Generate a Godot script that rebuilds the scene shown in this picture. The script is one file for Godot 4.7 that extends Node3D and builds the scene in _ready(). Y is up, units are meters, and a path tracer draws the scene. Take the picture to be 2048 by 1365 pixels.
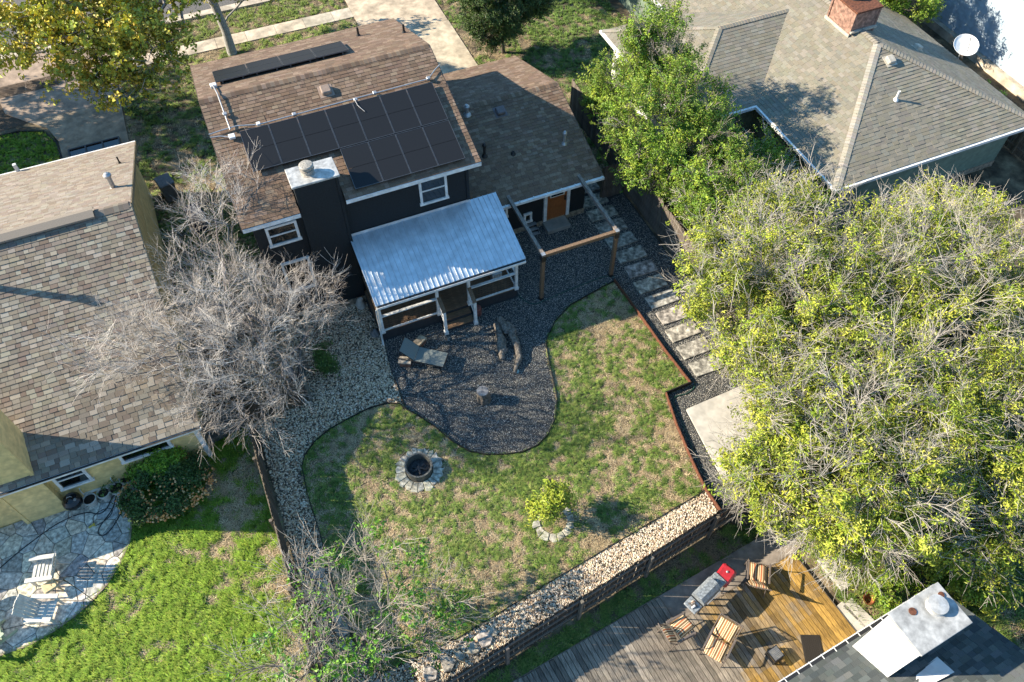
extends Node3D
# Back yards of a suburban block seen from a drone. House axes: x along the ridges, +z towards the camera, ground at y = 0.

class MB:  # mesh builder: collects flat or smooth triangles, one surface
	var v := PackedVector3Array()
	var n := PackedVector3Array()
	var c := PackedColorArray()
	var uv := PackedVector2Array()
	var col := Color(1, 1, 1)

	func tri(a: Vector3, b: Vector3, d: Vector3) -> void:  # counter-clockwise from outside
		var m := (b - a).cross(d - a).normalized()
		v.append(a); v.append(d); v.append(b)
		for i in 3:
			n.append(m); c.append(col); uv.append(Vector2.ZERO)

	func quad(a: Vector3, b: Vector3, d: Vector3, e: Vector3) -> void:
		tri(a, b, d)
		tri(a, d, e)

	func quad_uv(a: Vector3, b: Vector3, d: Vector3, e: Vector3, s := Vector2.ONE) -> void:
		quad(a, b, d, e)
		var k := uv.size() - 6
		uv[k] = Vector2(0, 0); uv[k + 1] = Vector2(s.x, s.y); uv[k + 2] = Vector2(s.x, 0)
		uv[k + 3] = Vector2(0, 0); uv[k + 4] = Vector2(0, s.y); uv[k + 5] = Vector2(s.x, s.y)

	func face(p: Array, out: Vector3) -> void:  # convex polygon turned towards out
		var m: Vector3 = (p[1] - p[0]).cross(p[2] - p[0])
		for i in range(1, p.size() - 1):
			if m.dot(out) >= 0.0:
				tri(p[0], p[i], p[i + 1])
			else:
				tri(p[0], p[i + 1], p[i])

	func slab(p: Array, t: Vector3) -> void:  # convex polygon p swept along t
		face(p, -t)
		var q := []
		var mid := Vector3.ZERO
		for a in p:
			q.append(a + t)
			mid += a / p.size()
		face(q, t)
		for i in p.size():
			var j: int = (i + 1) % p.size()
			var out: Vector3 = (p[i] + p[j]) * 0.5 - mid
			face([p[i], p[j], q[j], q[i]], out - t * out.dot(t) / maxf(t.length_squared(), 1e-9))

	func box(at: Vector3, s: Vector3, b := Basis.IDENTITY) -> void:
		var x := b.x * s.x * 0.5
		var y := b.y * s.y * 0.5
		var z := b.z * s.z * 0.5
		quad(at - x - y + z, at + x - y + z, at + x + y + z, at - x + y + z)
		quad(at + x - y - z, at - x - y - z, at - x + y - z, at + x + y - z)
		quad(at + x - y + z, at + x - y - z, at + x + y - z, at + x + y + z)
		quad(at - x - y - z, at - x - y + z, at - x + y + z, at - x + y - z)
		quad(at - x + y + z, at + x + y + z, at + x + y - z, at - x + y - z)
		quad(at - x - y - z, at + x - y - z, at + x - y + z, at - x - y + z)

	func rbox(at: Vector3, s: Vector3, e: float, b := Basis.IDENTITY) -> void:  # box with chamfered vertical edges and top rim
		var p := [Vector2(-s.x / 2 + e, -s.z / 2), Vector2(s.x / 2 - e, -s.z / 2), Vector2(s.x / 2, -s.z / 2 + e), Vector2(s.x / 2, s.z / 2 - e), Vector2(s.x / 2 - e, s.z / 2), Vector2(-s.x / 2 + e, s.z / 2), Vector2(-s.x / 2, s.z / 2 - e), Vector2(-s.x / 2, -s.z / 2 + e)]
		var rows := [[-s.y / 2, 1.0], [s.y / 2 - e, 1.0], [s.y / 2, 0.0]]
		var rings := []
		for r in rows:
			var ring := []
			for q in p:
				var k: Vector2 = q if r[1] > 0.5 else Vector2(q.x * (s.x - 2 * e) / s.x, q.y * (s.z - 2 * e) / s.z)
				ring.append(at + b * Vector3(k.x, r[0], k.y))
			rings.append(ring)
		for k in 2:
			for i in 8:
				var j: int = (i + 1) % 8
				quad(rings[k][j], rings[k][i], rings[k + 1][i], rings[k + 1][j])
		face(rings[2], b.y)
		face(rings[0], -b.y)

	func beam(a: Vector3, b: Vector3, w: float, h: float, up := Vector3.UP) -> void:  # bar from a to b
		var f := (b - a).normalized()
		var s := f.cross(up).normalized()
		if s.length() < 0.5:
			s = f.cross(Vector3.RIGHT).normalized()
		box((a + b) * 0.5, Vector3(w, h, a.distance_to(b)), Basis(s, s.cross(f), -f))

	func tube(p: Array, r: Array, sides := 6, caps := true) -> void:
		var rings := []
		var prev := Vector3.ZERO
		for i in p.size():
			var f: Vector3 = (p[mini(i + 1, p.size() - 1)] - p[maxi(i - 1, 0)]).normalized()
			var s: Vector3
			if prev == Vector3.ZERO:
				s = f.cross(Vector3.UP if absf(f.y) < 0.9 else Vector3.RIGHT).normalized()
			else:
				s = (prev - f * prev.dot(f)).normalized()
			prev = s
			var t := f.cross(s)
			var ring := []
			for k in sides:
				var a := TAU * k / sides
				ring.append(s * cos(a) + t * sin(a))
			rings.append(ring)
		for i in p.size() - 1:
			for k in sides:
				var j := (k + 1) % sides
				var n0: Vector3 = rings[i][k]
				var n1: Vector3 = rings[i][j]
				var n2: Vector3 = rings[i + 1][j]
				var n3: Vector3 = rings[i + 1][k]
				var a: Vector3 = p[i] + n0 * r[i]
				var b: Vector3 = p[i] + n1 * r[i]
				var d: Vector3 = p[i + 1] + n2 * r[i + 1]
				var e: Vector3 = p[i + 1] + n3 * r[i + 1]
				v.append_array([a, d, b, a, e, d])
				n.append_array([n0, n2, n1, n0, n3, n2])
				for q in 6:
					c.append(col); uv.append(Vector2.ZERO)
		if caps:
			for end in [0, p.size() - 1]:
				var poly := []
				for k in sides:
					poly.append(p[end] + rings[end][k] * r[end])
				face(poly, (p[end] - p[1 if end == 0 else end - 1]))

	func lathe(at: Vector3, prof: Array, sides := 16, b := Basis.IDENTITY) -> void:  # prof: [radius, height] from bottom to top
		for i in prof.size() - 1:
			var d := Vector2(prof[i + 1][0] - prof[i][0], prof[i + 1][1] - prof[i][1])
			var m := Vector2(d.y, -d.x).normalized()
			for k in sides:
				var a0 := TAU * k / sides
				var a1 := TAU * (k + 1) / sides
				var u0 := Vector3(cos(a0), 0, sin(a0))
				var u1 := Vector3(cos(a1), 0, sin(a1))
				var p0: Vector3 = at + b * (u0 * prof[i][0] + Vector3.UP * prof[i][1])
				var p1: Vector3 = at + b * (u1 * prof[i][0] + Vector3.UP * prof[i][1])
				var p2: Vector3 = at + b * (u1 * prof[i + 1][0] + Vector3.UP * prof[i + 1][1])
				var p3: Vector3 = at + b * (u0 * prof[i + 1][0] + Vector3.UP * prof[i + 1][1])
				var n0: Vector3 = b * (u0 * m.x + Vector3.UP * m.y)
				var n1: Vector3 = b * (u1 * m.x + Vector3.UP * m.y)
				v.append_array([p0, p1, p2, p0, p2, p3])
				n.append_array([n0, n1, n1, n0, n1, n0])
				for q in 6:
					c.append(col); uv.append(Vector2.ZERO)

	func prism(poly: PackedVector2Array, y0: float, y1: float) -> void:  # polygon in x, z
		var t := Geometry2D.triangulate_polygon(poly)
		for i in range(0, t.size(), 3):
			var p := []
			for k in 3:
				p.append(Vector3(poly[t[i + k]].x, y1, poly[t[i + k]].y))
			face(p, Vector3.UP)
		if y1 - y0 < 1e-5:
			return
		var cw := Geometry2D.is_polygon_clockwise(poly)
		for i in poly.size():
			var j := (i + 1) % poly.size()
			var e := (poly[j] - poly[i])
			var out := Vector3(e.y, 0, -e.x) * (-1.0 if cw else 1.0)
			face([Vector3(poly[i].x, y0, poly[i].y), Vector3(poly[j].x, y0, poly[j].y), Vector3(poly[j].x, y1, poly[j].y), Vector3(poly[i].x, y1, poly[i].y)], out)

	func done(m: Material) -> ArrayMesh:
		var a := []
		a.resize(Mesh.ARRAY_MAX)
		a[Mesh.ARRAY_VERTEX] = v
		a[Mesh.ARRAY_NORMAL] = n
		a[Mesh.ARRAY_COLOR] = c
		a[Mesh.ARRAY_TEX_UV] = uv
		var k := ArrayMesh.new()
		k.add_surface_from_arrays(Mesh.PRIMITIVE_TRIANGLES, a)
		k.surface_set_material(0, m)
		return k


const CAM := Vector3(0, 24, 0)
var rng := RandomNumberGenerator.new()
var taken := {}
var tex := {}
var M := {}


func numbered(s: String) -> String:
	if not taken.has(s):
		taken[s] = 0
		return s
	taken[s] += 1
	return "%s_%03d" % [s, taken[s]]


func tag(o: Node3D, label: String, category: String, group := "", kind := "") -> Node3D:
	if label: o.set_meta("label", label)
	if category: o.set_meta("category", category)
	if group: o.set_meta("group", group)
	if kind: o.set_meta("kind", kind)
	return o


func thing(called: String, label: String, category: String, at := Vector3.ZERO, turn := 0.0, group := "") -> Node3D:
	var o := Node3D.new()
	o.name = numbered(called)
	add_child(o)
	o.position = at
	o.rotation.y = turn
	return tag(o, label, category, group)


func mi(called: String, mesh: Mesh, parent: Node3D, xf := Transform3D.IDENTITY) -> MeshInstance3D:
	var o := MeshInstance3D.new()
	o.name = called if parent != self else numbered(called)
	o.mesh = mesh
	o.transform = xf
	parent.add_child(o, true)
	return o


func part(called: String, b: MB, m: Material, parent: Node3D) -> MeshInstance3D:  # b is in the parent's own space
	return mi(called, b.done(m), parent)


func wpart(called: String, b: MB, m: Material, parent: Node3D) -> MeshInstance3D:  # b is in world space
	var base := Vector3.ZERO
	var p := parent
	while p != self:
		base += p.position
		p = p.get_parent()
	return mi(called, b.done(m), parent, Transform3D(Basis.IDENTITY, -base))


func structure(called: String, b: MB, m: Material) -> MeshInstance3D:
	var o := mi(called, b.done(m), self)
	o.set_meta("kind", "structure")
	return o


func copies(called: String, mesh: Mesh, xf: Array, colors: Array, parent: Node3D, stuff := true) -> MultiMeshInstance3D:
	var mm := MultiMesh.new()
	mm.transform_format = MultiMesh.TRANSFORM_3D
	mm.use_colors = colors.size() > 0
	mm.mesh = mesh
	mm.instance_count = xf.size()
	for i in xf.size():
		mm.set_instance_transform(i, xf[i])
		if colors.size():
			mm.set_instance_color(i, colors[i])
	var o := MultiMeshInstance3D.new()
	o.multimesh = mm
	o.name = called if parent != self else numbered(called)
	parent.add_child(o, true)
	if stuff: o.set_meta("kind", "stuff")
	return o


func rnd(a: float, b: float) -> float:
	return rng.randf_range(a, b)


func tint(c: Color, amount: float) -> Color:
	var k := 1.0 + rnd(-amount, amount)
	return Color(c.r * k * (1.0 + rnd(-0.05, 0.05)), c.g * k, c.b * k * (1.0 + rnd(-0.06, 0.06)))


# ---- textures and materials -------------------------------------------------------------------------------------------
func noise_tex(called: String, freq: float, lo: float, hi: float, octaves := 4, kind := FastNoiseLite.TYPE_SIMPLEX_SMOOTH, size := 512) -> Texture2D:
	if tex.has(called):
		return tex[called]
	var f := FastNoiseLite.new()
	f.noise_type = kind
	f.seed = hash(called) % 10000
	f.frequency = freq
	f.fractal_octaves = octaves
	f.fractal_gain = 0.62
	var im := f.get_seamless_image(size, size, false, false, 0.1, true)
	im.convert(Image.FORMAT_RGB8)
	var d := im.get_data()
	var l := lo * 255.0
	var h := hi * 255.0
	for i in d.size():
		d[i] = int(l + (h - l) * d[i] / 255.0)
	tex[called] = ImageTexture.create_from_image(Image.create_from_data(size, size, false, Image.FORMAT_RGB8, d))
	return tex[called]


func mat(called: String, col: Color, rough := 0.9, scale := Vector3.ONE, grain := "fine", bump := 0.0) -> StandardMaterial3D:  # col is the linear base colour
	if M.has(called):
		return M[called]
	var m := StandardMaterial3D.new()
	m.resource_name = called
	m.albedo_color = col.linear_to_srgb()
	m.roughness = rough
	m.vertex_color_use_as_albedo = true
	if grain:
		m.albedo_texture = tex[grain]
		m.uv1_triplanar = true
		m.uv1_world_triplanar = true
		m.uv1_scale = scale
		if bump > 0.0:
			m.heightmap_enabled = true
			m.heightmap_texture = tex[grain]
			m.heightmap_scale = bump
	M[called] = m
	return m


func make_materials() -> void:
	noise_tex("fine", 0.045, 0.55, 1.0, 5)
	noise_tex("coarse", 0.012, 0.45, 1.0, 6)
	noise_tex("blotch", 0.008, 0.3, 1.0, 6)
	noise_tex("grit", 0.16, 0.35, 1.0, 3)
	noise_tex("cells", 0.06, 0.4, 1.0, 2, FastNoiseLite.TYPE_CELLULAR)
	noise_tex("stain", 0.010, 0.62, 1.0, 6)
	noise_tex("soft", 0.01, 0.78, 1.0, 3)
	mat("shingle", Color(1.3, 1.3, 1.3), 0.95, Vector3.ONE * 1.6, "grit", 0.25)
	mat("navy_siding", Color(0.008, 0.0155, 0.0205), 0.7, Vector3(0.5, 0.5, 0.5), "fine")
	mat("white_paint", Color(0.92, 0.92, 0.88), 0.55, Vector3.ONE * 0.5, "soft")
	mat("yellow_siding", Color(0.92, 0.68, 0.29), 0.7, Vector3.ONE * 0.5, "soft")
	mat("green_siding", Color(0.19, 0.26, 0.19), 0.7, Vector3.ONE * 0.5, "soft")
	mat("blue_siding", Color(0.46, 0.57, 0.66), 0.6, Vector3.ONE * 0.4, "soft")
	mat("foundation", Color(0.5, 0.4, 0.28), 0.95, Vector3.ONE * 0.7, "coarse")
	mat("concrete", Color(0.70, 0.60, 0.46), 0.95, Vector3.ONE * 0.22, "stain", 0.0)
	mat("old_concrete", Color(0.34, 0.29, 0.24), 0.95, Vector3.ONE * 0.3, "stain", 0.0)
	mat("slab_concrete", Color(0.60, 0.57, 0.50), 0.95, Vector3.ONE * 0.3, "soft", 0.2)
	mat("asphalt", Color(0.20, 0.19, 0.175), 0.95, Vector3.ONE * 0.5, "fine", 0.4)
	mat("gray_wood", Color(1, 1, 1), 0.9, Vector3(7, 0.5, 7), "coarse", 0.5)
	mat("deck_wood", Color(1.1, 1.1, 1.1), 0.85, Vector3(6, 6, 0.45), "coarse", 0.4)
	mat("porch_wood", Color(0.36, 0.215, 0.12), 0.8, Vector3(0.5, 6, 6), "coarse")
	mat("beam_wood", Color(0.34, 0.22, 0.13), 0.8, Vector3(3, 3, 3), "coarse")
	mat("metal_roof", Color(0.72, 0.78, 0.82), 0.33, Vector3.ONE * 0.35, "soft").metallic = 0.42
	mat("galvanised", Color(0.74, 0.73, 0.68), 0.5, Vector3.ONE * 0.6, "stain").metallic = 0.35
	mat("grey_metal", Color(0.55, 0.55, 0.54), 0.45, Vector3.ONE, "soft").metallic = 0.6
	mat("dark_metal", Color(0.05, 0.05, 0.05), 0.5, Vector3.ONE * 2, "fine").metallic = 0.4
	mat("black_plastic", Color(0.022, 0.023, 0.025), 0.45, Vector3.ONE * 2, "fine")
	mat("pv_cell", Color(0.026, 0.028, 0.031), 0.42, Vector3(2.0, 2.0, 2.0), "fine").metallic_specular = 0.32
	mat("pv_frame", Color(0.17, 0.175, 0.18), 0.4, Vector3.ONE, "soft").metallic = 0.7
	mat("rust", Color(0.24, 0.085, 0.04), 0.9, Vector3.ONE * 1.2, "coarse")
	mat("black_edge", Color(0.03, 0.026, 0.022), 0.85, Vector3.ONE * 2, "fine")
	mat("stone", Color(1.05, 1.05, 1.05), 0.95, Vector3.ONE * 0.9, "coarse", 0.8)
	mat("pebble", Color(1.2, 1.2, 1.2), 0.9, Vector3.ONE, "")
	mat("gravel_base", Color(0.085, 0.088, 0.088), 0.95, Vector3.ONE * 1.6, "grit", 1.2)
	mat("rock_base", Color(0.20, 0.155, 0.105), 0.95, Vector3.ONE * 1.2, "grit", 1.5)
	mat("bark", Color(1, 1, 1), 0.95, Vector3(3, 1.2, 3), "coarse", 1.0)
	mat("twig", Color(1, 1, 1), 0.9, Vector3.ONE, "")
	mat("log_bark", Color(0.42, 0.36, 0.29), 0.95, Vector3.ONE * 2.2, "blotch", 2.0)
	mat("brick", Color(0.42, 0.20, 0.13), 0.9, Vector3.ONE * 1.5, "coarse")
	mat("pink_siding", Color(0.52, 0.30, 0.22), 0.8, Vector3.ONE * 0.6, "coarse")
	mat("orange_door", Color(0.36, 0.115, 0.03), 0.5, Vector3(4, 0.6, 4), "soft")
	mat("red_paint", Color(0.50, 0.02, 0.035), 0.3, Vector3.ONE, "soft").clearcoat_enabled = true
	mat("sling", Color(0.30, 0.34, 0.31), 0.85, Vector3.ONE * 3, "fine")
	mat("terracotta", Color(0.5, 0.17, 0.05), 0.85, Vector3.ONE * 1.5, "coarse")
	mat("white_plastic", Color(0.70, 0.69, 0.62), 0.45, Vector3.ONE * 0.8, "soft")
	mat("tan_plastic", Color(0.72, 0.56, 0.30), 0.5, Vector3.ONE * 0.8, "soft")
	mat("pale_green_paint", Color(0.50, 0.56, 0.38), 0.6, Vector3.ONE * 0.8, "soft")
	mat("hose", Color(0.015, 0.06, 0.045), 0.5, Vector3.ONE, "")
	mat("dark_hose", Color(0.012, 0.018, 0.022), 0.45, Vector3.ONE, "")
	mat("soil", Color(0.06, 0.042, 0.03), 1.0, Vector3.ONE * 2, "grit", 1.0)
	mat("ash", Color(0.11, 0.11, 0.115), 1.0, Vector3.ONE * 3, "blotch", 2.0)
	mat("mulch", Color(0.20, 0.145, 0.095), 1.0, Vector3.ONE * 1.2, "grit", 1.5)
	mat("plain", Color(1, 1, 1), 0.8, Vector3.ONE, "soft")
	var g := StandardMaterial3D.new()
	g.resource_name = "window_glass"
	g.albedo_color = Color(0.035, 0.06, 0.06)
	g.roughness = 0.06
	g.metallic_specular = 0.8
	M["glass"] = g
	for k in ["leaf", "grass"]:
		var l := StandardMaterial3D.new()
		l.resource_name = k
		l.vertex_color_use_as_albedo = true
		l.roughness = 0.55 if k == "leaf" else 0.8
		l.cull_mode = BaseMaterial3D.CULL_DISABLED
		l.backlight_enabled = true
		l.backlight = Color(0.50, 0.52, 0.07) if k == "leaf" else Color(0.22, 0.26, 0.08)
		M[k] = l
	var s := Image.create(64, 8, false, Image.FORMAT_RGB8)  # woven stripes of the outdoor cushions
	var cols := [Color(0.20, 0.115, 0.05), Color(0.80, 0.62, 0.38), Color(0.50, 0.16, 0.06), Color(0.80, 0.62, 0.38)]
	for x in 64:
		for y in 8:
			var q: Color = cols[[0, 0, 1, 2, 2, 3, 0, 1][int(x / 8.0) % 8]]
			s.set_pixel(x, y, q.linear_to_srgb() * (1.0 - 0.12 * ((x + y) % 2)))
	var cm := StandardMaterial3D.new()
	cm.resource_name = "striped_cloth"
	cm.albedo_texture = ImageTexture.create_from_image(s)
	cm.roughness = 0.95
	M["stripes"] = cm


# ---- ground -----------------------------------------------------------------------------------------------------------
const LAWN := [Vector2(11.64, -17.21), Vector2(10.49, -16.99), Vector2(9.55, -16.79), Vector2(8.71, -16.32), Vector2(8.16, -15.79), Vector2(7.97, -15.51), Vector2(7.74, -14.76), Vector2(7.53, -13.91), Vector2(7.34, -13.2), Vector2(6.93, -12.5), Vector2(6.48, -12.05), Vector2(5.96, -11.8), Vector2(5.4, -11.77), Vector2(4.83, -11.91), Vector2(4.29, -12.13), Vector2(3.8, -12.48), Vector2(3.4, -13.06), Vector2(3.06, -13.83), Vector2(2.66, -14.5), Vector2(2.39, -14.83), Vector2(2.25, -15.15), Vector2(1.86, -15.36), Vector2(1.24, -15.41), Vector2(0.49, -15.29), Vector2(-0.25, -15.14), Vector2(-0.85, -14.87), Vector2(-1.29, -14.5), Vector2(-1.48, -14.13), Vector2(-1.57, -13.09), Vector2(-1.55, -11.77), Vector2(-1.6, -9.95), Vector2(-1.5, -7.9), Vector2(-1.1, -6.9), Vector2(1.32, -6.97), Vector2(4.28, -7.4), Vector2(6.66, -7.72), Vector2(10.27, -8.19), Vector2(10.38, -9.16), Vector2(10.62, -10.67), Vector2(10.91, -11.9), Vector2(11.91, -11.93), Vector2(11.79, -13.49), Vector2(11.72, -15.49)]
const ROCKS_LEFT := [Vector2(-2.5, -20.1), Vector2(2.5, -20.1), Vector2(2.57, -17.98), Vector2(2.42, -16.79), Vector2(2.39, -15.88), Vector2(2.37, -15.21), Vector2(2.39, -14.83), Vector2(2.25, -15.15), Vector2(1.86, -15.36), Vector2(1.24, -15.41), Vector2(0.49, -15.29), Vector2(-0.25, -15.14), Vector2(-0.85, -14.87), Vector2(-1.29, -14.5), Vector2(-1.48, -14.13), Vector2(-1.57, -13.09), Vector2(-1.55, -11.77), Vector2(-1.6, -9.95), Vector2(-1.5, -7.9), Vector2(-1.1, -6.9), Vector2(-1.1, -5.3), Vector2(-2.5, -5.1)]
const ROCKS_BACK := [Vector2(-1.1, -6.9), Vector2(1.32, -6.97), Vector2(4.28, -7.4), Vector2(6.66, -7.72), Vector2(10.27, -8.19), Vector2(10.3, -6.99), Vector2(4.0, -6.1), Vector2(-1.1, -5.36)]
const LAWN_WEST := [Vector2(-16, -11.4), Vector2(-11, -11.62), Vector2(-10.1, -11.6), Vector2(-8.77, -11.98), Vector2(-7.85, -12.55), Vector2(-7.04, -13.66), Vector2(-6.87, -14.4), Vector2(-6.4, -15.75), Vector2(-4.1, -15.75), Vector2(-4.1, -16.3), Vector2(-2.66, -16.3), Vector2(-2.66, -3), Vector2(-16, -3)]
const PATIO_WEST := [Vector2(-13, -15.7), Vector2(-6.4, -15.75), Vector2(-6.87, -14.4), Vector2(-7.04, -13.66), Vector2(-7.4, -13.08), Vector2(-7.85, -12.55), Vector2(-8.3, -12.23), Vector2(-8.77, -11.98), Vector2(-9.4, -11.74), Vector2(-10.1, -11.6), Vector2(-11, -11.62), Vector2(-13, -11.7)]


func poly(a: Array) -> PackedVector2Array:
	return PackedVector2Array(a)


func sheet(called: String, p: Array, y: float, m: Material) -> MeshInstance3D:
	var b := MB.new()
	b.prism(poly(p), y, y)
	return structure(called, b, m)


func back_z(x: float) -> float:  # line of the rear fence
	return -6.55 - 0.143 * (x - 7.23)


func tuft_mesh(blades: int, h: float, spread: float, w: float, called: String) -> ArrayMesh:
	var b := MB.new()
	for i in blades:
		var a := TAU * i / blades + rnd(-0.4, 0.4)
		var d := Vector3(cos(a), 0, sin(a))
		var s := Vector3(-d.z, 0, d.x) * w
		var base := d * rnd(0, spread * 0.5)
		var tip := base + d * rnd(0.4, 1.0) * spread + Vector3.UP * h * rnd(0.55, 1.1)
		b.tri(base - s, base + s, tip)
	for i in b.n.size():
		b.n[i] = Vector3.UP
	return b.done(M.grass)


func pebble_mesh(flat: float) -> ArrayMesh:
	var b := MB.new()
	var top := []
	var low := []
	for k in 5:
		var a := TAU * k / 5
		top.append(Vector3(cos(a) * 0.62 * rnd(0.7, 1.2), 0.42 * flat * rnd(0.7, 1.2), sin(a) * 0.62 * rnd(0.7, 1.2)))
		low.append(Vector3(cos(a) * rnd(0.8, 1.15), -0.3 * flat, sin(a) * rnd(0.8, 1.15)))
	for k in 5:
		var j := (k + 1) % 5
		b.quad(low[j], low[k], top[k], top[j])
		b.tri(top[j], top[k], Vector3(0, 0.55 * flat, 0))
	return b.done(M.pebble)


func scatter_stones(called: String, area: Array, holes: Array, count: int, size: Vector2, tones: Array, y: float, label: String) -> void:
	var p := poly(area)
	var lo := Vector2(INF, INF)
	var hi := -lo
	for q in p:
		lo = lo.min(q)
		hi = hi.max(q)
	var shapes := [pebble_mesh(0.7), pebble_mesh(0.9), pebble_mesh(0.55)]
	var xs := [[], [], []]
	var cs := [[], [], []]
	for i in count:
		var q := Vector2(rnd(lo.x, hi.x), rnd(lo.y, hi.y))
		if not Geometry2D.is_point_in_polygon(q, p):
			continue
		var bad := false
		for h in holes:
			if Geometry2D.is_point_in_polygon(q, h):
				bad = true
				break
		if bad:
			continue
		var r := rnd(size.x, size.y) * (1.0 if rng.randf() < 0.85 else 1.35)
		var b := Basis.from_euler(Vector3(rnd(-0.5, 0.5), rnd(0, TAU), rnd(-0.5, 0.5))).scaled_local(Vector3(r, r, r * rnd(0.6, 1.0)))
		var k := i % 3
		xs[k].append(Transform3D(b, Vector3(q.x, y + r * rnd(0.0, 0.35), q.y)))
		cs[k].append(tint(tones[rng.randi() % tones.size()], 0.22))
	var o := thing(called, label, "gravel", Vector3(p[0].x, 0, p[0].y))
	o.set_meta("kind", "stuff")
	for k in 3:
		for i in xs[k].size():
			xs[k][i].origin -= o.position
		copies("stones", shapes[k], xs[k], cs[k], o)


func grow_grass(label: String, area: Array, holes: Array, per_m2: float, h: float, green: Array, dry: Array, cover: float, bias: Array, y := 0.012, patch := 0.55) -> void:
	# tufts: green ones where the patch noise is high, short straw ones elsewhere
	var p := poly(area)
	var lo := Vector2(INF, INF)
	var hi := -lo
	for q in p:
		lo = lo.min(q)
		hi = hi.max(q)
	var f := FastNoiseLite.new()
	f.seed = 5 + taken.size()
	f.frequency = patch
	f.fractal_octaves = 4
	f.fractal_gain = 0.6
	var f2 := FastNoiseLite.new()
	f2.seed = 77
	f2.frequency = patch * 3.6
	f2.fractal_octaves = 2
	var shape := [tuft_mesh(9, h * 1.15, h * 0.95, 0.012, "g"), tuft_mesh(7, h * 0.8, h * 1.3, 0.012, "g"), tuft_mesh(6, h * 0.5, h * 1.4, 0.009, "d")]
	var xs := [[], [], []]
	var cs := [[], [], []]
	var n := int((hi.x - lo.x) * (hi.y - lo.y) * per_m2)
	for i in n:
		var q := Vector2(rnd(lo.x, hi.x), rnd(lo.y, hi.y))
		if not Geometry2D.is_point_in_polygon(q, p):
			continue
		var bad := false
		for k in holes:
			if Geometry2D.is_point_in_polygon(q, k):
				bad = true
				break
		if bad:
			continue
		var g := f.get_noise_2d(q.x, q.y) * 1.0 + f2.get_noise_2d(q.x, q.y) * 0.95 + cover + rnd(-0.24, 0.24)
		for b in bias:  # [centre x, centre z, radius, amount]
			var d = Vector2(q.x - b[0], q.y - b[1]).length() / b[2]
			if d < 1.0:
				g += b[3] * (1.0 - d * d)
		var s := rnd(0.6, 1.45)
		var xf := Transform3D(Basis.from_euler(Vector3(rnd(-0.25, 0.25), rnd(0, TAU), rnd(-0.25, 0.25))).scaled_local(Vector3(s, s, s)), Vector3(q.x, y, q.y))
		if g > 0.0:
			var k := 0 if g > 0.3 else 1
			xs[k].append(xf)
			cs[k].append(tint(green[rng.randi() % green.size()], 0.38))
		elif rng.randf() < 0.62:
			xs[2].append(xf)
			cs[2].append(tint(dry[rng.randi() % dry.size()], 0.38))
	var o := thing("grass", label, "grass", Vector3(p[0].x, 0, p[0].y))
	o.set_meta("kind", "stuff")
	for k in 3:
		for i in xs[k].size():
			xs[k][i].origin -= o.position
		if xs[k].size():
			copies("tufts", shape[k], xs[k], cs[k], o)


func edging(called: String, label: String, line: Array, h: float, t: float, m: Material) -> void:
	var b := MB.new()
	for i in line.size() - 1:
		var a := Vector3(line[i].x, h * 0.5, line[i].y)
		var e := Vector3(line[i + 1].x, h * 0.5, line[i + 1].y)
		b.beam(a, e + (e - a).normalized() * t * 0.5, t, h)
	var o := mi(called, b.done(m), self)
	tag(o, label, "lawn edging")


func flag(b: MB, p: PackedVector2Array, y: float, h: float, jag := 0.0) -> void:  # one flat stone with a broken, chamfered rim
	var c := Vector2.ZERO
	for q in p:
		c += q / p.size()
	var outer := PackedVector2Array()
	for i in p.size():
		var q := p[i]
		var w := p[(i + 1) % p.size()]
		outer.append(q)
		if jag > 0.0:
			outer.append((q + w) * 0.5 + Vector2(rnd(-jag, jag), rnd(-jag, jag)))
	var top := []
	var rim := []
	var low := []
	for q in outer:
		var d := (q - c)
		var inn := c + d * (1.0 - minf(0.02 / maxf(d.length(), 0.05), 0.3))
		top.append(Vector3(inn.x, y + h, inn.y))
		rim.append(Vector3(q.x, y + h * 0.7, q.y))
		low.append(Vector3(q.x, y - 0.03, q.y))
	var mid := Vector3(c.x, y + h, c.y)
	for i in outer.size():
		var j := (i + 1) % outer.size()
		b.face([mid, top[i], top[j]], Vector3.UP)
		var o = (rim[i] + rim[j]) * 0.5 - mid
		b.face([top[i], top[j], rim[j], rim[i]], o + Vector3.UP * 0.3)
		b.face([rim[i], rim[j], low[j], low[i]], Vector3(o.x, 0, o.z))


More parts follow.
